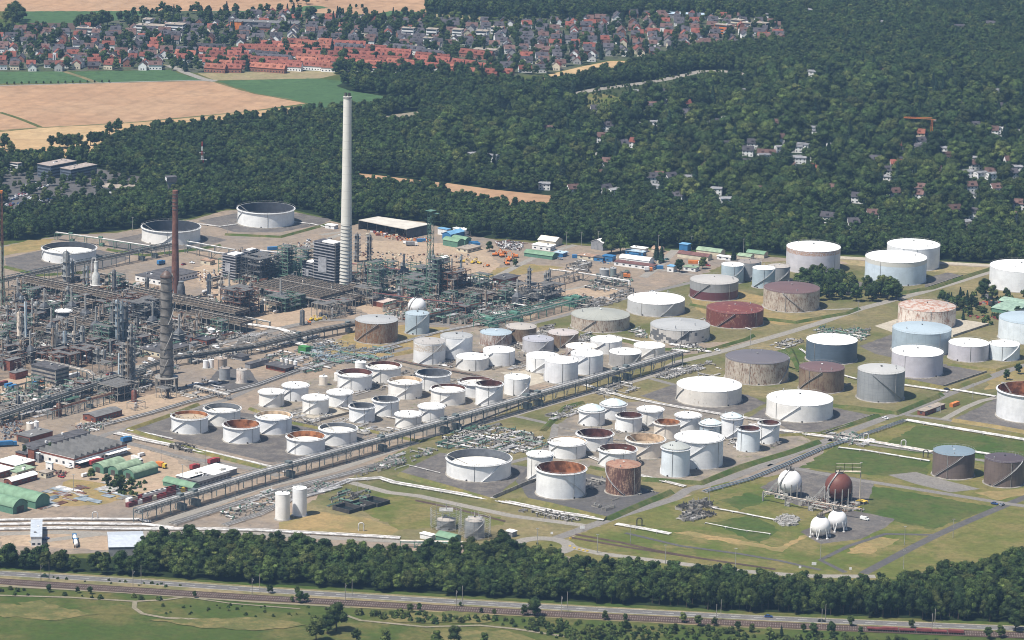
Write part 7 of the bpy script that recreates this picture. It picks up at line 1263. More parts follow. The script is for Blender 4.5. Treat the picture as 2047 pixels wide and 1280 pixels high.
def digger(x, y, rz, label, m=orangep, s=1.0, group=None):
    X, Y = at(x, y); r = empty('excavator', X, Y, rz, label, 'excavator', group); s *= .8; r.scale = (s, s, s)
    for s_ in (-1, 1): mb = MB(); mb.bb(-2, s_*1.2-.3, 0, 2, s_*1.2+.3, .9); mb.build('track', rubber, r)
    mb = MB(); mb.bb(-2, -1.3, .95, 1.4, 1.3, 2.1); mb.bb(.2, .2, 2.1, 1.4, 1.2, 3); mb.build('body', m, r); mb = MB(); mb.path([(1.2, -.4, 1.6), (3.6, -.4, 4.8), (6.2, -.4, 3.2), (6.4, -.4, .9)], .2, 5); mb.build('arm', m, r); mb = MB(); mb.box(6.3, -.4, .2, .9, 1.2, .9); mb.build('bucket', dsteel, r)
for i, (x, y, rz, m, s) in enumerate([(990, 512, .3, orangep, 1.3), (1003, 514, 2, orangep, 1.4), (1018, 522, 1.2, orangep, 1.5), (1008, 508, 4, orangep, 1.2), (1030, 515, 3, orangep, 1.4), (1014, 530, 2, orangep, 1.2), (945, 527, 1, yellowp, 1), (958, 528, 2.5, yellowp, 1), (926, 525, .2, yellowp, .9), (975, 533, 4, orangep, .9), (622, 641, 1, yellowp, .9), (632, 642, 2, yellowp, 1.0), (640, 640, .2, yellowp, .9), (618, 646, 3, orangep, .8)]): digger(x, y, rz, 'orange or yellow construction machine, %s' % (('in the machinery park by the scrap yard', 'on the bare field near the white hut', 'beside the black upright tank in the units')[0 if i < 6 else 1 if i < 10 else 2]), m, s, 'construction machines, site %d' % (0 if i < 6 else 1 if i < 10 else 2))
def box_thing(x, y, rz, L, m, label, group=None, name='container', W=2.5, H=2.6):
    X, Y = at(x, y); r = empty(name, X, Y, rz, label, name, group); mb = MB(); mb.bb(-L/2, -W/2, .12, L/2, W/2, H)
    for k in range(int(L/.8)): mb.bb(-L/2+k*.8+.1, -W/2-.05, .3, -L/2+k*.8+.4, -W/2-.003, H-.2); mb.bb(-L/2+k*.8+.1, W/2+.003, .3, -L/2+k*.8+.4, W/2+.05, H-.2)
    mb.build('shell', m, r); mb = MB(); mb.bb(L/2+.003, -W/2+.1, .3, L/2+.06, -.04, H-.2); mb.build('door', m, r); mb = MB(); mb.bb(L/2+.003, .04, .3, L/2+.06, W/2-.1, H-.2); mb.build('door', m, r)
q = random.Random(8)
for i, (x, y, rz, L, m, lab) in enumerate([(5, 770, AX, 8, maroonp, 'dark red container at the left edge below the brick building'), (17, 774, AX, 6, bluew, 'blue container at the left edge, left of two'), (26, 777, AX, 6, bluew, 'blue container at the left edge, right of two'), (69, 770, AX, 5, bluew, 'blue skip in front of the banded concrete building'), (82, 770, AX, 3, orangep, 'orange skip beside the blue one'), (146, 754, AX, 11, whitew, 'long white trailer behind the banded concrete building'), (1908, 812, AX, 9, orangep, 'orange container on grass by the low brick cabin'), (1872, 822, AX, 4, whitew, 'white small container beside the low brick cabin'), (1386, 527, 0, 8, orangep, 'orange container among the site huts'), (1402, 529, .1, 5, whitew, 'white container among the site huts'), (842, 484, .2, 7, bluew, 'bright blue container on the bare yard'), (946, 489, .2, 8, bluew, 'blue container pile right of the green barrel pair'), (952, 492, .3, 6, bluew, 'second blue container right of the green barrel pair'), (545, 500, .3, 8, bluew, 'blue container behind the green tower'), (1268, 513, 0, 6, bluew, 'blue container behind the white barrel hall'), (1318, 538, 0, 6, bluew, 'blue container near the small two-storey hut'), (1150, 516, 0, 5, bluew, 'dark blue container on the yard road'), (1165, 514, 0, 4, bluew, 'second dark blue container on the yard road')]): box_thing(x, y, rz, L, m, lab)
for i in range(26):
    x = 262+(i % 13)*9.5; y = 1012-(i % 13)*2.6-(i//13)*9; m = q.choice([redp, maroonp, maroonp, whitew, yellowp if i == 11 else redp, creamw, greyw]); box_thing(x, y, AX, 7, m, '%s container in the rows under the end of the long rack' % {redp: 'red', maroonp: 'dark red', whitew: 'white', yellowp: 'yellow', creamw: 'cream', greyw: 'grey'}[m], 'containers by the long rack end, %s' % m.name)
# pipes stored on the ground, goods, scrap
def bundle(x, y, rz, L, n, m, label, group, name='pipe_stack'):
    X, Y = at(x, y); r = empty(name, X, Y, rz, label, 'pipes', group); mb = MB()
    for k in range(n): mb.tube((-L/2, (k-n/2)*.55, .3), (L/2, (k-n/2)*.55, .3), .25, 6)
    o = mb.build('stacked_pipes', m, r); o['kind'] = 'stuff'
    for s_ in (-.3, .3): mb = MB(); mb.box(L*s_, 0, 0, .25, n*.55+.4, .08); mb.build('timber', tanr, r)
for i in range(46):
    x, y = q.uniform(80, 250), 0; y = 1000-(x-80)*.12+q.uniform(-18, 18); m = q.choice([steel, gpipe, colb, wpipe, rsteel, colb]); bundle(x, y, q.choice([AX, AX-1.57, AX-1.57]), q.uniform(5, 14), q.randint(3, 9), m, '%s pipes laid on the storage ground at the lower left' % {steel: 'steel', gpipe: 'grey', colb: 'bluish', wpipe: 'white', rsteel: 'rusty'}[m], 'stored %s pipes' % m.name)
def heap(poly, n, s, mats, label, seed, name='scrap_heap'):
    P = poly_px(poly); cx = sum(p[0] for p in P)/len(P); cy = sum(p[1] for p in P)/len(P); q = random.Random(seed); root = empty(name, cx, cy, 0, label, 'scrap'); x0 = min(p[0] for p in P); x1 = max(p[0] for p in P); y0 = min(p[1] for p in P); y1 = max(p[1] for p in P)
    for m in mats:
        mb = MB(); c = 0
        while c < n:
            x, y = q.uniform(x0, x1), q.uniform(y0, y1)
            if inpoly(x, y, P):
                c += 1
                if q.random() < .5: a = q.random()*3.14; L = q.uniform(.5, s); mb.tube((x-cx, y-cy, q.uniform(.1, 1)), (x-cx+L*math.cos(a), y-cy+L*math.sin(a), q.uniform(.1, 1.6)), .16, 4)
                else: mb.box(x-cx, y-cy, 0, q.uniform(.4, s*.6), q.uniform(.4, s*.5), q.uniform(.3, 1.6), q.random()*3)
        o = mb.build('scrap', m, root); o['kind'] = 'stuff'
HP = heap
HP([(990, 487), (1015, 482), (1048, 488), (1040, 502), (1000, 498)], 130, 4, [rsteel, whitew, dsteel, greyw], 'scrap yard strewn with scaffold parts at the forest edge', 1, 'scrap_yard'); HP([(1550, 1040), (1575, 1030), (1598, 1040), (1590, 1052), (1560, 1052)], 90, 5, [steel, gpipe, steel], 'heap of grey steel pipes on the grass left of the small gas balls', 2)
HP([(1655, 1005), (1660, 998), (1700, 1000), (1690, 1012)], 30, 2, [rsteel, dsteel], 'rusty parts between the gas balls', 3); HP([(760, 470), (860, 478), (860, 486), (780, 480)], 40, 3, [orangep, creamw, maroonp], 'orange and cream goods on the bare yard before the canopy', 4, 'stored_goods'); HP([(560, 490), (660, 478), (690, 470), (640, 492), (560, 505)], 40, 3, [rsteel, greyw, whitew], 'odds and ends behind the boiler house', 5, 'stored_goods')
HP([(110, 942), (135, 946), (130, 954), (112, 952)], 30, 2, [maroonp, dsteel], 'red machine parts in front of the sawtooth hall', 6, 'stored_goods'); HP([(150, 852), (185, 846), (190, 858), (160, 862)], 40, 3, [wpipe, greyw, rsteel], 'rubble beside the brick building', 7, 'rubble'); HP([(0, 845), (45, 842), (50, 875), (0, 880)], 60, 3, [rsteel, colb, greyw], 'loose material at the left edge beside the brick garage', 8, 'stored_goods'); HP([(1110, 596), (1170, 588), (1180, 600), (1120, 604)], 30, 3, [maroonp, greyw, colr], 'red and grey debris on the tan ground before the green rack', 9, 'rubble'); HP([(380, 545), (440, 540), (470, 560), (400, 565)], 40, 2.5, [rsteel, greyw, whitew], 'debris on bare ground right of the brown chimney', 10, 'rubble'); HP([(1945, 603), (2000, 605), (1995, 612), (1950, 610)], 25, 4, [redp, orangep, greyw], 'red and orange machines by the dark arched hut', 11, 'stored_goods'); HP([(1925, 630), (2040, 640), (2030, 645), (1930, 636)], 25, 3, [redp, maroonp], 'red machinery in front of the green halls at the right edge', 12, 'stored_goods'); HP([(700, 505), (960, 510), (960, 530), (760, 530)], 60, 3, [rsteel, greyw, creamw, dsteel], 'scattered material on the bare ground behind the lattice tower', 13, 'rubble'); HP([(1190, 515), (1330, 520), (1300, 532), (1200, 528)], 40, 3, [bluew, creamw, rsteel], 'small goods between the site cabins', 14, 'stored_goods')
# scaffolds round the two grey tanks
for px, yb, label in [(891, 1062, 'scaffold round the left grey tank by the wood'), (948, 1079, 'scaffold round the right grey tank by the wood')]:
    X, Y = at(px, yb); r_s = empty('scaffold', X, Y+6, 0, label, 'scaffold')
    for a in range(14):
        t = a/14*6.283; x, y = 9.2*math.cos(t), 9.2*math.sin(t); x2, y2 = 9.2*math.cos(t+.449), 9.2*math.sin(t+.449); mb = MB(); mb.tube((x, y, 0), (x, y, 12.5), .12, 4); mb.build('standard', steel, r_s); mb = MB()
        for z in (2.2, 4.4, 6.6, 8.8, 11): mb.tube((x, y, z), (x2, y2, z), .1, 4); mb.tube((x, y, z+1), (x2, y2, z+1), .06, 4)
        mb.tube((x, y, 2.2), (x2, y2, 6.6), .08, 4); mb.build('bay', steel, r_s)
    mb = MB(); mb.bb(-4, -4, 11.2, 4, 4, 11.35); mb.tube((0, 0, 11), (0, 0, 15), .3, 6); mb.build('top_deck', steel, r_s)
# light masts
LM = [(40, 1180, 0)]
mast_mesh = None
def mast(x, y, h, label, group):
    X, Y = at(x, y); r = empty('light_mast', X, Y, 0, label, 'light mast', group); mb = MB(); mb.tube((0, 0, 0), (0, 0, h), .2, 6, .12); mb.build('pole', steel, r); mb = MB(); mb.box(0, 0, h, 1.6, .5, .25); mb.build('lamp_head', steel, r)
for x, y in [(1074, 1094), (1194, 1106), (1260, 1088), (1330, 1128), (1470, 1135), (1640, 1118), (1806, 1138), (1720, 960), (1418, 1010), (147, 985), (365, 965), (715, 995), (322, 920), (410, 930), (280, 925), (1132, 492), (1162, 492), (1316, 498), (1382, 500), (1486, 506), (940, 470), (1196, 490), (1572, 965), (1250, 930), (735, 905), (860, 860), (1050, 800), (1715, 632), (1500, 690), (1880, 825), (470, 1000), (455, 470), (265, 462), (1944, 800), (1808, 1090), (1905, 1075), (235, 700), (575, 780)]: mast(x, y, 11, 'thin grey light mast standing beside a plant road', 'light masts of the plant')
for px in (98, 130, 273, 472, 708, 950, 1189, 1435, 1677, 1915):
    x, y, a = on_road(px, -10.0); r = empty('catenary_mast', x, y, a, 'pale overhead line mast pair standing beside the rails', 'railway mast', 'railway masts'); mb = MB(); mb.tube((0, 0, 0), (0, 0, 10), .2, 6); mb.build('mast', concrete, r); mb = MB(); mb.tube((2, 10, 0), (2, 10, 9.5), .18, 6); mb.build('mast', concrete, r); mb = MB(); mb.tube((0, 0, 7.5), (0, 4.2, 8), .1, 4); mb.tube((0, 0, 9), (0, 4.2, 8), .08, 4); mb.build('bracket', steel, r)
for i in range(6):
    i0 = min(range(len(RQ)), key=lambda j: abs((RQ[j].x/RQ[j].y)-((1775+i*33-1023.5)/F_PX/math.cos(PITCH)))); p = RQ[i0]; d = (RQ[min(i0+1, len(RQ)-1)]-RQ[max(0, i0-1)]).normalized()
    t0 = 1775+i*33; X0 = RQ[0]; pts_ = along(RQ, 1.0, -2.2); k0 = min(range(len(pts_)), key=lambda j: abs(pts_[j][0]/pts_[j][1]-((t0-1023.5)/F_PX/math.cos(PITCH)))); x, y, a = pts_[k0]
    r = empty('freight_wagon', x, y, a, 'dark red flat freight wagon in the train on the near track at the lower right', 'wagon', 'freight wagons of one train', z=LVL[0]+.18); mb = MB(); mb.bb(-4.2, -1.3, .8, 4.2, 1.3, 1.3); mb.bb(-4.1, -1.2, 1.3, 4.1, 1.2, 1.5+.5*(i % 2)); mb.build('bed', maroonp, r)
    for wx in (-3, -2, 2, 3): mb = MB(); mb.tube((wx, -.8, .4), (wx, .8, .4), .42, 8); mb.build('wheelset', dsteel, r)
for i, (x, y) in enumerate([(1139, 1093), (1148, 1097), (1158, 1100), (1166, 1102), (1174, 1103), (1140, 1078)]): X, Y = at(x, y); r = empty('bollard', X, Y, 0, 'yellow block by the roundabout exit', 'bollard', 'yellow blocks by the roundabout'); mb = MB(); mb.box(0, 0, 0, 1.3, .8, .8); mb.build('block', yellowp, r)
for i, (x, y, lab) in enumerate([(1599, 1140, 'small white sign by the lower plant road, left'), (1627, 1134, 'larger white board by the lower plant road'), (1700, 1143, 'small white sign by the lower plant road, right'), (1164, 1061, 'white board at the junction above the roundabout'), (1103, 1072, 'white triangular sign left of the roundabout road')]): X, Y = at(x, y); r = empty('sign', X, Y, 0, lab, 'sign'); mb = MB(); mb.box(0, 0, 0, .12, .12, 1.6); mb.build('post', steel, r); mb = MB(); mb.box(0, -.08, 1.2, 2.6 if i in (1, 3) else 1.4, .06, 1.8 if i in (1, 3) else 1.4); mb.build('panel', whitew, r)
for x, y, lab in [(1278, 1052, 'black pipe arch on the grass'), (1806, 895, 'white pipe arch by the lawn pipeline'), (722, 1062, 'pale pipe arch by the white pipes near the silos'), (190, 1040, 'white pipe arch on the big lower left pipes'), (1731, 882, 'white pipe loop where pipelines cross'), (1850, 915, 'dark pipe arch beside the brown blue-roofed tank')]: X, Y = at(x, y); r = empty('pipe_arch', X, Y, 0, lab, 'pipe loop'); mb = MB(); mb.path([(-1.5, 0, 0), (-1.5, 0, 4), (-.8, 0, 4.9), (.8, 0, 4.9), (1.5, 0, 4), (1.5, 0, 0)], .35, 8); mb.build('pipe', dsteel if 'black' in lab or 'dark' in lab else wpipe, r)
# open basin with dark walls right of the slim silo tanks
X, Y = at(702, 1030); r = empty('settling_basin', X, Y, AX-.05, 'open dark walled basin with compartments right of the slim silo tanks', 'basin')
for k in range(3):
    mb = MB(); x0, y0 = 1+k*11, 2-k*1.2; mb.bb(x0, y0, 0, x0+10, y0+.5, 2.4); mb.bb(x0, y0+13, 0, x0+10, y0+13.5, 2.4); mb.bb(x0-.5, y0, 0, x0, y0+13.5, 2.4); mb.bb(x0+10, y0, 0, x0+10.5, y0+13.5, 2.4); mb.build('basin_wall', plain('dark_concrete', (.07, .065, .06), .9), r)
    mb = MB(); mb.bb(x0, y0+.5, .25, x0+10, y0+13, .35); mb.build('water', plain('basin_water', (.02, .03, .035), .1, .6), r)
# ------------------------------------------------------------------ trees
def leaf_mat(name, cols):
    t = NT(name, .75, .15); oi = t.n('ShaderNodeObjectInfo'); g = t.n('ShaderNodeNewGeometry').outputs['Position']
    r = oi.outputs['Random']; c = t.mix(t.ramp(r, .0, .55), cols[0], cols[1]); c = t.mix(t.ramp(r, .8, 1.0), c, cols[2])
    big = t.ramp(t.noise(g, .006, 3), .38, .62); c = t.mix(t.math('MULTIPLY', big, .45), c, cols[3])
    f = t.noise(g, 1.1, 2, .6); pk = t.ramp(t.noise(g, .035, 3, .7), .52, .66); c = t.mix(t.math('MULTIPLY', pk, .5), c, tuple(x*1.25 for x in cols[2])); c = t.mix(t.math('MULTIPLY', t.ramp(f, .35, .7), .5), c, tuple(x*1.5 for x in cols[1]))
    h = t.n('ShaderNodeHueSaturation'); t.l(t.math('ADD', t.math('MULTIPLY', t.math('FRACT', t.math('MULTIPLY', r, 17.3)), .8), .62), h.inputs['Value']); t.l(c, h.inputs['Color'])
    h2 = t.n('ShaderNodeHueSaturation'); t.l(t.math('ADD', t.math('MULTIPLY', t.n('ShaderNodeNewGeometry').outputs['Random Per Island'], 1.25), .35), h2.inputs['Value']); t.l(h.outputs[0], h2.inputs['Color']); return t.color(h2.outputs[0])
leafA = leaf_mat('broadleaf', ((.018, .034, .010), (.030, .050, .012), (.068, .078, .020), (.014, .028, .011)))
leafB = leaf_mat('light_broadleaf', ((.036, .058, .014), (.054, .077, .018), (.10, .105, .032), (.025, .043, .012)))
leafC = leaf_mat('conifer_needles', ((.013, .028, .015), (.016, .032, .017), (.03, .045, .026), (.013, .026, .015)))
bark = plain('bark', (.10, .075, .055), .9, .1, .3, 2)
def crown_mesh(name, mat, seed, kind='round', W=4.6, H=10.5, base=2.6, nl=12, npl=92, leaf=.78):
    q = random.Random(seed); mb = MB(); lobes = []
    if kind == 'cone':
        for i in range(9): t = i/8; lobes.append((q.uniform(-.3, .3), q.uniform(-.3, .3), base+H*t*.93, W*(1-t)*.85+.5, H*.11))
    elif kind == 'column':
        for i in range(7): t = i/6; lobes.append((q.uniform(-.5, .5), q.uniform(-.5, .5), base+H*.12+H*.8*t, W*(.75+.25*math.sin(3.1*t)), H*.14))
    else:
        lobes.append((0, 0, base+H*.45, W*.68, H*.36))
        for i in range(nl):
            a = i*2.39996+q.random(); t = q.random(); rr = W*(.62 if t < .75 else .3)*q.uniform(.75, 1.1); z = base+H*(.16+.72*t)
            s_ = W*q.uniform(.34, .50); lobes.append((rr*math.cos(a), rr*math.sin(a), z, s_, s_*.85))
    for (cx, cy, cz, r, rz) in lobes:
        # solid heart so light does not leak, then leaf sprays over it
        for _k in range(1):
            n0 = len(mb.v); st = []; n = 7; 
            prof = [(r*.82*math.cos(rad(e)), cz+rz*.82*math.sin(rad(e))) for e in (-80, -40, 0, 40, 80)]
            mb.lathe(prof, n, cx, cy, cap=True)
            for i in range(n0, len(mb.v)): x, y, z = mb.v[i]; mb.v[i] = (x+q.uniform(-.3, .3), y+q.uniform(-.3, .3), z+q.uniform(-.3, .3))
        cnt = int(npl*(r/2.0)**1.6) if kind == 'round' else int(npl*1.1)
        for i in range(cnt):
            u = q.uniform(-.75, 1); a = q.random()*6.2832; s_ = math.sqrt(max(0, 1-u*u)); d = q.uniform(.80, 1.12)
            px, py, pz = cx+r*d*s_*math.cos(a), cy+r*d*s_*math.sin(a), cz+rz*d*u
            nx, ny, nz = s_*math.cos(a)+q.uniform(-.7, .7), s_*math.sin(a)+q.uniform(-.7, .7), u+q.uniform(-.4, .9)
            N = Vector((nx, ny, nz)).normalized(); A = N.orthogonal().normalized(); B = N.cross(A); t = q.random()*6.28
            A, B = A*math.cos(t)+B*math.sin(t), B*math.cos(t)-A*math.sin(t); L = leaf*q.uniform(.5, 1.1); w2 = L*q.uniform(.5, .9)
            c = Vector((px, py, pz)); mb.add([c-A*L*.6, c+B*w2*.5, c+A*L*.6, c-B*w2*.5], [(0, 1, 2, 3)])
    me = bpy.data.meshes.new(name); me.from_pydata(mb.v, [], mb.f); me.materials.append(mat); return me
def trunk_mesh(name, h, r, seed):
    q = random.Random(seed); mb = MB(); mb.tube((0, 0, 0), (.1, .1, h*.55), r, 7, r*.7); mb.tube((.1, .1, h*.55), (.0, .2, h), r*.7, 6, r*.3)
    for i in range(4): a = i*1.7+q.random(); mb.tube((.1, .1, h*.5+i*.3), (2.2*math.cos(a), 2.2*math.sin(a), h*.85+i*.4), r*.4, 5, r*.15)
    me = bpy.data.meshes.new(name); me.from_pydata(mb.v, [], mb.f); me.materials.append(bark); return me
CROWNS = [crown_mesh('crown', leafA, 1), crown_mesh('crown', leafA, 2, W=5.3, H=11.5, nl=13), crown_mesh('crown', leafB, 3, W=4.4, H=9.5), crown_mesh('crown', leafA, 4, W=4.0, H=12, nl=12), crown_mesh('crown', leafB, 5, W=5.8, H=10, nl=14), crown_mesh('crown', leafC, 6, 'cone', W=3.6, H=14, base=1.5, npl=80, leaf=.8), crown_mesh('crown', leafA, 7, 'column', W=2.6, H=13, base=1.5, npl=70)]
TRUNKS = [trunk_mesh('trunk', 6.5, .38, i) for i in range(3)]
BUSHES = [crown_mesh('foliage', leafA, 21, W=1.7, H=2.4, base=0, nl=7, npl=70, leaf=.45), crown_mesh('foliage', leafB, 22, W=2.0, H=2.2, base=0, nl=8, npl=70, leaf=.45)]
def tree(x, y, s, rz, ci, label, group, name='tree', sz=None):
    r = empty(name, x, y, rz, label, 'tree', group); r.scale = (s, s, sz or s)
    a = bpy.data.objects.new('trunk', TRUNKS[ci % 3]); COL.objects.link(a); a.parent = r
    b = bpy.data.objects.new('crown', CROWNS[ci]); COL.objects.link(b); b.parent = r
    return r
def bush(x, y, s, rz, ci, label, group=None):
    r = empty('bush', x, y, rz, label, 'bush', group); r.scale = (s, s, s); a = bpy.data.objects.new('foliage', BUSHES[ci]); COL.objects.link(a); a.parent = r; return r
# instanced woods --------------------------------------------------
def scatter_obj(name, pts, protos, label, smin=.8, smax=1.25, seed=0):
    """pts: list of (x,y,scale,proto index)"""
    col = bpy.data.collections.new(name+'_source')
    for i, me in enumerate(protos): o = bpy.data.objects.new('s%02d_%s' % (i, name), me); col.objects.link(o)
    n = len(pts); me = bpy.data.meshes.new(name); me.from_pydata([(p[0], p[1], 0) for p in pts], [], [])
    q = np.random.RandomState(seed); a = me.attributes.new('scl', 'FLOAT', 'POINT'); a.data.foreach_set('value', np.array([p[2] for p in pts], dtype=np.float32))
    a = me.attributes.new('rot', 'FLOAT_VECTOR', 'POINT'); rv = np.zeros((n, 3), np.float32); rv[:, 2] = q.rand(n)*6.283; a.data.foreach_set('vector', rv.ravel())
    a = me.attributes.new('pid', 'INT', 'POINT'); a.data.foreach_set('value', np.array([p[3] for p in pts], dtype=np.int32))
    o = bpy.data.objects.new(name, me); COL.objects.link(o); tag(o, label, 'trees', None, 'stuff')
    ng = bpy.data.node_groups.new(name+'_gn', 'GeometryNodeTree'); ng.interface.new_socket('Geometry', in_out='INPUT', socket_type='NodeSocketGeometry'); ng.interface.new_socket('Geometry', in_out='OUTPUT', socket_type='NodeSocketGeometry')
    N = ng.nodes.new; L = ng.links.new; gi = N('NodeGroupInput'); go = N('NodeGroupOutput'); ip = N('GeometryNodeInstanceOnPoints'); ci = N('GeometryNodeCollectionInfo')
    ci.inputs['Collection'].default_value = col; ci.inputs['Separate Children'].default_value = True; ci.inputs['Reset Children'].default_value = True
    L(gi.outputs[0], ip.inputs['Points']); L(ci.outputs[0], ip.inputs['Instance']); ip.inputs['Pick Instance'].default_value = True
    for nm, ty, sk in (('pid', 'INT', 'Instance Index'), ('rot', 'FLOAT_VECTOR', 'Rotation'), ('scl', 'FLOAT', 'Scale')):
        na = N('GeometryNodeInputNamedAttribute'); na.data_type = ty; na.inputs['Name'].default_value = nm; L(na.outputs[0], ip.inputs[sk])
    L(ip.outputs[0], go.inputs[0]); md = o.modifiers.new('scatter', 'NODES'); md.node_group = ng; return o
def fill(poly, step, seed, holes=(), jit=.45):
    P = np.array(poly); q = np.random.RandomState(seed); x0, y0 = P.min(0); x1, y1 = P.max(0)
    gx, gy = np.meshgrid(np.arange(x0, x1, step), np.arange(y0, y1, step*.87)); gx[1::2] += step/2
    X = gx.ravel()+q.uniform(-jit, jit, gx.size)*step; Y = gy.ravel()+q.uniform(-jit, jit, gx.size)*step
    k = inpoly_np(X, Y, poly)
    for h in holes: k &= ~inpoly_np(X, Y, h)
    return X[k], Y[k]
# limit to what the neighbourhood of the photo can see
def infan(X, Y, m=1.18): return np.abs(X) < Y*math.tan(rad(7.87))*m+25
FORW = poly_px(FOREST); CLW = [poly_px(c) for c in CLEAR]
AVW = []
_, AQ = None, [Vector(p) for p in poly_px(AVENUE)]
def near_line(X, Y, Q, d):
    k = np.zeros(X.shape, bool)
    for a, b in zip(Q[:-1], Q[1:]):
        dx, dy = b.x-a.x, b.y-a.y; L2 = dx*dx+dy*dy; t = np.clip(((X-a.x)*dx+(Y-a.y)*dy)/L2, 0, 1)
        k |= (X-a.x-t*dx)**2+(Y-a.y-t*dy)**2 < d*d
    return k
X, Y = fill(FORW, 8.2, 3, CLW); k = infan(X, Y) & ~near_line(X, Y, AQ, 8); X, Y = X[k], Y[k]
for hx, hy, hr in VILLAS: k = (X-hx)**2+(Y-hy)**2 > hr*hr; k &= ~((np.abs(X-hx*(Y/hy)) < hr*1.0) & (Y < hy) & (Y > hy-36)); X, Y = X[k], Y[k]
q = np.random.RandomState(5); n = len(X)
# parkland with villas (right) has bigger, more mixed trees ; dense even forest elsewhere
park = inpoly_np(X, Y, poly_px([(1000, 215), (1250, 185), (1330, 165), (1560, 140), (2200, 190), (2400, 470), (2047, 470), (1600, 430), (1200, 400), (1130, 380), (900, 345), (850, 280)]))
rnd = q.rand(n); pid = np.where(rnd < .4, 0, np.where(rnd < .7, 3, np.where(rnd < .9, 1, 6)))
pid = np.where(park, np.where(rnd < .3, 1, np.where(rnd < .5, 0, np.where(rnd < .66, 4, np.where(rnd < .86, 2, np.where(rnd < .93, 5, 3))))), pid)
scl = np.where(park, .7+q.rand(n)**2*1.1, .85+q.rand(n)*.3); keep = ~park | (q.rand(n) < .70)
edge = scatter_obj('forest', list(zip(X[keep].tolist(), Y[keep].tolist(), scl[keep].tolist(), pid[keep].tolist())), CROWNS, 'dense broadleaf forest stretching behind the plant up to the top of the view', seed=2)
X, Y = fill(CLW[7], 6, 91); scatter_obj('nursery_shrubs', [(a, b, R_.uniform(.14, .34), R_.choice([0, 2, 4])) for a, b in zip(X.tolist(), Y.tolist()) if R_.random() < .6], CROWNS, 'low shrubs and young trees beside the pale road through the forest')
# trees of the town gardens
tp = poly_px(TOWN); X, Y = fill(tp, 13, 11); k = infan(X, Y)
for hx, hy, hr in HOUSES: k &= (X-hx)**2+(Y-hy)**2 > hr*hr
X, Y = X[k], Y[k]; q = np.random.RandomState(6); n = len(X); k = q.rand(n) < .8
scatter_obj('garden_trees', [(x, y, .45+.55*r, int(i)) for x, y, r, i in zip(X[k].tolist(), Y[k].tolist(), q.rand(k.sum()).tolist(), q.choice([0, 1, 2, 3, 5], k.sum()).tolist())], CROWNS, 'garden trees between the houses of the town', seed=3)
for nm, P_, lab, st in [('copse', [(610, 100), (700, 45), (860, 45), (900, 80), (780, 70), (700, 75)], 'dark trees around the big town buildings', 12), ('copse', [(650, 148), (700, 150), (1010, 158), (1000, 150), (850, 143), (690, 141)], 'hedge and gardens in front of the red-roofed rows', 9), ('copse', [(150, 62), (200, 60), (205, 50), (150, 52)], 'dark tree group at the edge of the ploughed field', 8)]:
    X, Y = fill(poly_px(P_), st, 12); k = infan(X, Y)
    for hx, hy, hr in HOUSES: k &= (X-hx)**2+(Y-hy)**2 > hr*hr
    scatter_obj(nm, [(a, b, .8+.3*R_.random(), R_.choice([0, 1, 3])) for a, b in zip(X[k], Y[k])], CROWNS, lab)
# small plots: (polygon, spacing, scale, label)
# the wood band between plant and road: nearest trees are single trees, the rest one mass
BAND_TOP = 0
BAND = [(-260, 1117), (0, 1126), (160, 1137), (264, 1143), (288, 1098), (420, 1092), (512, 1102), (640, 1108), (800, 1122), (930, 1112), (1010, 1108), (1060, 1124), (1200, 1150), (1350, 1160), (1480, 1172), (1560, 1182), (1700, 1188), (1800, 1182), (1900, 1160), (2047, 1125), (2320, 1080), (2320, 1262), (2047, 1249), (1536, 1226), (1024, 1198), (512, 1168), (275, 1153), (0, 1136), (-260, 1125)]
bw = poly_px(BAND); X, Y = fill(bw, 6.3, 31); 
pts = [(x, y) for x, y in zip(X.tolist(), Y.tolist()) if abs(x) < y*math.tan(rad(7.87))*1.12+10]
pts.sort(key=lambda p: p[1]-p[0]*.06)
q = random.Random(9); NB = 120; inview = [p for p in pts if abs(p[0]) < p[1]*math.tan(rad(7.87))+4]
lim = set(inview[:NB]); rest = []
for p in pts:
    back = 0 if p in lim else 1; r = q.random(); ci = 0 if r < .3 else 1 if r < .55 else 3 if r < .75 else 4 if r < .9 else 2; s = q.uniform(.62, 1.0)
    if p in lim: tree(p[0], p[1], s, q.random()*6.28, ci, 'broadleaf tree with %s crown in the dense row behind the main road' % ('dark green' if ci in (0, 1, 3) else 'lighter olive green'), 'trees in the front rows of the wood along the main road' if ci in (0, 1, 3) else 'lighter trees in the front rows of the wood along the main road', sz=s*1.38)
    else: rest.append((p[0], p[1], s*1.05, ci if q.random() > .12 else 2))
scatter_obj('woodland', rest, CROWNS, 'rear part of the tree belt between the plant and the main road', seed=8)
# trees in and round the plant
def plot(poly, step, smin, smax, choice, label, group, seed, cap=300):
    X, Y = fill(poly_px(poly), step, seed); q = random.Random(seed)
    for x, y in list(zip(X.tolist(), Y.tolist()))[:cap]: tree(x, y, q.uniform(smin, smax), q.random()*6.28, q.choice(choice), label, group)
plot([(1585, 578), (1620, 558), (1640, 560), (1760, 580), (1800, 590), (1790, 604), (1700, 606), (1640, 604), (1590, 592)], 10.5, .85, 1.15, [0, 1, 3, 2], 'dark tree in the clump among the tanks, in front of the light blue banded tank', 'tree clump among the tanks', 41)
tree(*at(1640, 566), 1.15, 0, 3, 'tallest slim tree at the left end of the clump among the tanks', None)
plot([(1870, 605), (1930, 600), (1960, 615), (1950, 628), (1890, 625)], 8, .55, .85, [0, 1, 5], 'dark tree right of the rust-streaked cream tank near the green halls', 'trees near the green halls', 42)
plot([(1955, 585), (1985, 582), (1985, 600), (1960, 598)], 8, .8, .95, [1], 'tree below the big white tank at the right edge', 'trees below the right-edge tank', 43)
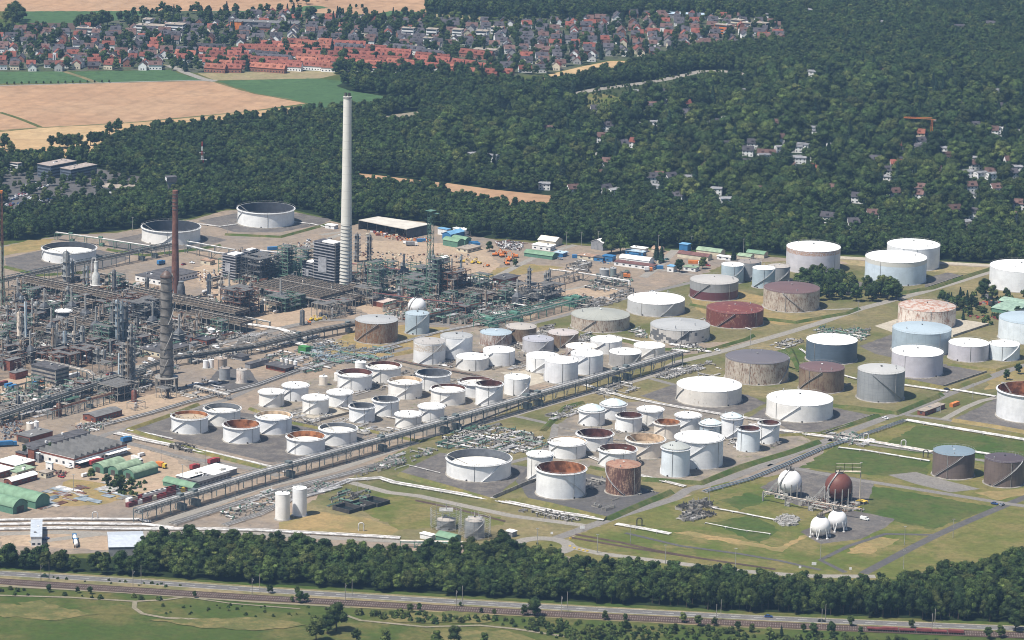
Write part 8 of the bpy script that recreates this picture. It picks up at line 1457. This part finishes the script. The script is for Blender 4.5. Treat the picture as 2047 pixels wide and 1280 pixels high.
for i, (x, y, s, c, lab) in enumerate([(1222, 508, 1.15, 4, 'big olive tree cluster, left tree beside the forest edge in the plant'), (1240, 506, 1.2, 4, 'big olive tree cluster, right tree beside the forest edge in the plant'), (1210, 500, 1.0, 0, 'big olive tree cluster, rear tree in the plant'),
    (1312, 520, 1.0, 5, 'dark conifer, left one beside the white barrel hall'), (1322, 525, .9, 5, 'dark conifer, right one beside the white barrel hall'), (1358, 545, .85, 0, 'round tree between the small blue hut and the green hall'), (1405, 538, .8, 2, 'light green tree beside the long maroon-roofed hut'), (1466, 521, .85, 5, 'dark conifer left of the pale green barrel hall'), (978, 503, .6, 1, 'single tree by the scrap yard road'), (1030, 533, .45, 1, 'tiny dark tree on the dry field by the process units'),
    (182, 959, .62, 2, 'green tree in front of the green barrel halls'), (236, 983, .75, 1, 'dark small tree on the dirt in front of the green halls, nearest'), (215, 972, .6, 0, 'bushy tree among scrub near the green halls, left'), (262, 976, .55, 0, 'bushy tree among scrub near the green halls, right'), (245, 968, .5, 2, 'greenish small tree among scrub near the green halls, middle'), (100, 903, .5, 2, 'small tree by the brick office'), (50, 905, .4, 0, 'small tree by the white flat roofs'),
    (2034, 632, .6, 0, 'small tree by the green hall at the right edge'), (1925, 640, .5, 5, 'slim conifer left of the green hall'), (1985, 620, .6, 5, 'slim conifer in front of the green hall'), (1965, 632, .6, 0, 'tree in front of the green hall'), (2012, 760, .6, 0, 'bush-like tree by the right road junction'), (2035, 748, .6, 0, 'rounded tree at the right edge by the junction')]):
    tree(*at(x, y), s, i*1.3, c, lab, None)
# field trees by the wheat
for i, (x, y, s, c) in enumerate([(103, 297, .95, 0), (120, 296, 1.0, 1), (130, 298, 1.0, 0), (136, 296, .9, 1), (148, 296, .95, 4), (157, 294, 1.0, 0), (181, 292, 1.0, 3), (190, 291, 1.0, 0), (198, 291, .9, 1), (205, 288, .9, 3), (213, 285, .8, 0), (219, 271, 1.0, 0), (236, 268, 1.1, 3), (10, 300, 1.2, 0), (22, 305, .9, 2)]):
    tree(*at(x, y), s, i*2.1, c, '%s tree standing alone against the pale wheat, number %d from the left' % ('round' if c != 3 else 'tall narrow', i+1), 'trees against the wheat')
for i in range(15): tree(*at(14+i*14.6, 169.5-.26*i), .22, i, 1, 'tiny sapling in the line along the field road', 'line of saplings along the field road')
for i, (x, y, s) in enumerate([(22, 42, 1.5), (32, 44, 1.6), (40, 48, 1.3), (12, 50, 1.2), (45, 40, 1.0), (30, 55, 1.3), (165, 56, 1.1), (174, 55, 1.0), (186, 55, 1.3), (195, 54, 1.1), (205, 53, 1.3), (215, 52, 1.2), (254, 48, 1.2), (612, 9, .9), (700, 17, .4), (712, 17, .4), (724, 18, .4), (632, 3, .5), (650, 1, .5), (582, 8, .5), (595, 8, .6)]):
    tree(*at(x, y), s, i, [0, 1, 3][i % 3], 'dark tree at the far edge of town beside the wheat', 'trees at the far edge of town')
# avenue trees
aq = along(AQ, 11, 9)
for i, (x, y, a) in enumerate(aq): tree(x, y, .8, i*2.0, i % 2, 'avenue tree along the pale road through the forest', 'avenue trees along the forest road')
# foreground meadow trees and scrub
FG = [(98, 1184, .33, 1, 'low round shrub tree at the left behind the rail line'), (155, 1186, .3, 0, 'low shrub tree left of the meadow path'), (180, 1188, .36, 0, 'low wide shrub tree right by the meadow path'), (389, 1196, .32, 3, 'small dense tree beside the rail line near the path end'), (540, 1187, .42, 0, 'small round tree between road and rail, left'), (594, 1190, .4, 3, 'small round tree between road and rail, right'), (600, 1206, .5, 1, 'bushy tree in front of the rails'), (612, 1204, .42, 0, 'second bushy tree in front of the rails'), (584, 1204, .3, 2, 'low bush left of the bushy pair at the rails'),
    (672, 1262, 1.15, 1, 'large round tree in the foreground meadow'), (655, 1268, .9, 0, 'large tree left of the biggest meadow tree'), (632, 1282, 1.0, 1, 'wide tree at the bottom edge left of centre'), (712, 1284, .6, 0, 'tree top at the bottom edge below the big tree'), (770, 1287, .7, 2, 'round tree at the bottom edge'), (872, 1290, .7, 2, 'light green tree at the bottom edge'), (908, 1288, .75, 1, 'dark tree at the bottom edge, right of the light one'), (968, 1290, .6, 2, 'light bushy tree at the bottom edge, centre'),
    (820, 1225, .42, 0, 'young tree behind the meadow path'), (838, 1223, .38, 3, 'young narrow tree behind the meadow path'), (850, 1237, .36, 0, 'young tree beside the meadow path'), (1068, 1233, .78, 1, 'prominent dark tree beside the rails right of centre'), (1048, 1231, .5, 0, 'smaller tree attached left of the prominent dark tree'), (920, 1212, .2, 0, 'tiny bush beside the road mast'), (988, 1232, .32, 3, 'young tree by the rails'), (962, 1226, .25, 0, 'small tree right by the rails'),
    (1210, 1240, .45, 2, 'bright young tree by the rails'), (1250, 1242, .35, 0, 'young dark tree by the rails'), (1250, 1262, .5, 0, 'dark scrub tree below the rails'), (1195, 1278, .6, 2, 'light scrub tree at the bottom'), (1365, 1245, .5, 2, 'pale leafy young tree by the rails'), (1396, 1252, .5, 0, 'round young tree by the rails, right'), (1350, 1262, .35, 0, 'scrub tree in the green strip'), (1428, 1252, .4, 0, 'young tree near the overhead mast'), (1475, 1262, .45, 0, 'scrub tree at the lower right'), (1503, 1264, .4, 2, 'light scrub tree at the lower right'),
    (1606, 1264, .38, 3, 'slim scrub tree at the lower right'), (1626, 1272, .6, 0, 'dark scrub tree at the bottom right'), (1662, 1268, .5, 1, 'scrub tree below the dark car'), (1700, 1252, .48, 0, 'small round tree between road and rail near the dark car'), (1720, 1268, .35, 0, 'small tree below the rails at the right'), (1822, 1256, .4, 0, 'round bush tree between road and rails at the right'), (2030, 1262, .9, 1, 'big tree at the lower right corner'), (2000, 1275, .6, 2, 'light tree at the lower right corner'), (1975, 1278, .55, 0, 'tree by the red freight wagons'), (1562, 1272, .4, 5, 'small conifer-like scrub at the lower right'), (1538, 1280, .6, 2, 'light scrub at the bottom right')]
for i, (x, y, s, c, lab) in enumerate(FG): tree(*at(x, y), s, i*1.9, c, lab, None)
def scrub(poly, step, smin, smax, label, seed, dens=1):
    X, Y = fill(poly_px(poly), step, seed); q = random.Random(seed); return scatter_obj('scrub', [(x, y, q.uniform(smin, smax), q.randrange(2)) for x, y in zip(X.tolist(), Y.tolist()) if q.random() < dens], BUSHES, label, seed=seed)
scrub([(-100, 1174), (0, 1176), (250, 1190), (380, 1200), (260, 1200), (0, 1190), (-100, 1186)], 5, .4, 1.0, 'low green scrub between the rails and the meadow path', 51, .5)
scrub([(600, 1214), (1024, 1240), (1536, 1264), (2000, 1290), (1200, 1300), (1060, 1262), (1020, 1254), (960, 1246), (860, 1248), (760, 1236)], 4.4, .5, 1.35, 'green scrub below the railway at the lower right', 52, .7)
scrub([(280, 1212), (512, 1210), (640, 1226), (560, 1236), (300, 1228)], 4, .3, .7, 'weedy tufts beside the looping path', 54, .25)
scrub([(60, 1150), (300, 1166), (400, 1173), (400, 1178), (250, 1170), (60, 1156)], 5, .3, .7, 'scrub on the strip between road and rail', 55, .4)
X, Y = fill(CLW[4], 9, 71); scatter_obj('car_park_trees', [(a, b, R_.uniform(.45, .75), R_.choice([0, 1, 2])) for a, b in zip(X.tolist(), Y.tolist()) if R_.random() < .42], CROWNS, 'trees standing between the parked cars and office blocks')
scrub([(1060, 1095), (1075, 1088), (1100, 1088), (1110, 1094), (1090, 1098)], 4.5, .4, .6, 'bushes on the roundabout island', 56, .5)
scrub([(200, 960), (290, 965), (290, 990), (220, 990)], 4, .5, 1.0, 'scrub on the dirt in front of the green halls', 57, .5)
scrub([(1880, 600), (2047, 560), (2100, 560), (2100, 660), (2000, 655), (1930, 640)], 7, .8, 1.6, 'scrub round the green halls at the right edge', 58, .4)
# ------------------------------------------------------------------ air
hz = MB(); hz.bb(-9500, -800, -1.0, 9500, 15500, 640.0)
t_ = bpy.data.materials.new('air'); t_.use_nodes = True; nt = t_.node_tree; nt.nodes.remove(nt.nodes['Principled BSDF'])
pv = nt.nodes.new('ShaderNodeVolumePrincipled'); pv.inputs['Color'].default_value = (.40, .66, 1.0, 1); pv.inputs['Density'].default_value = 0.00004; pv.inputs['Anisotropy'].default_value = .1
nt.links.new(pv.outputs[0], nt.nodes['Material Output'].inputs['Volume'])
h_ = hz.build('haze', t_); tag(h_, None, None, None, 'stuff')
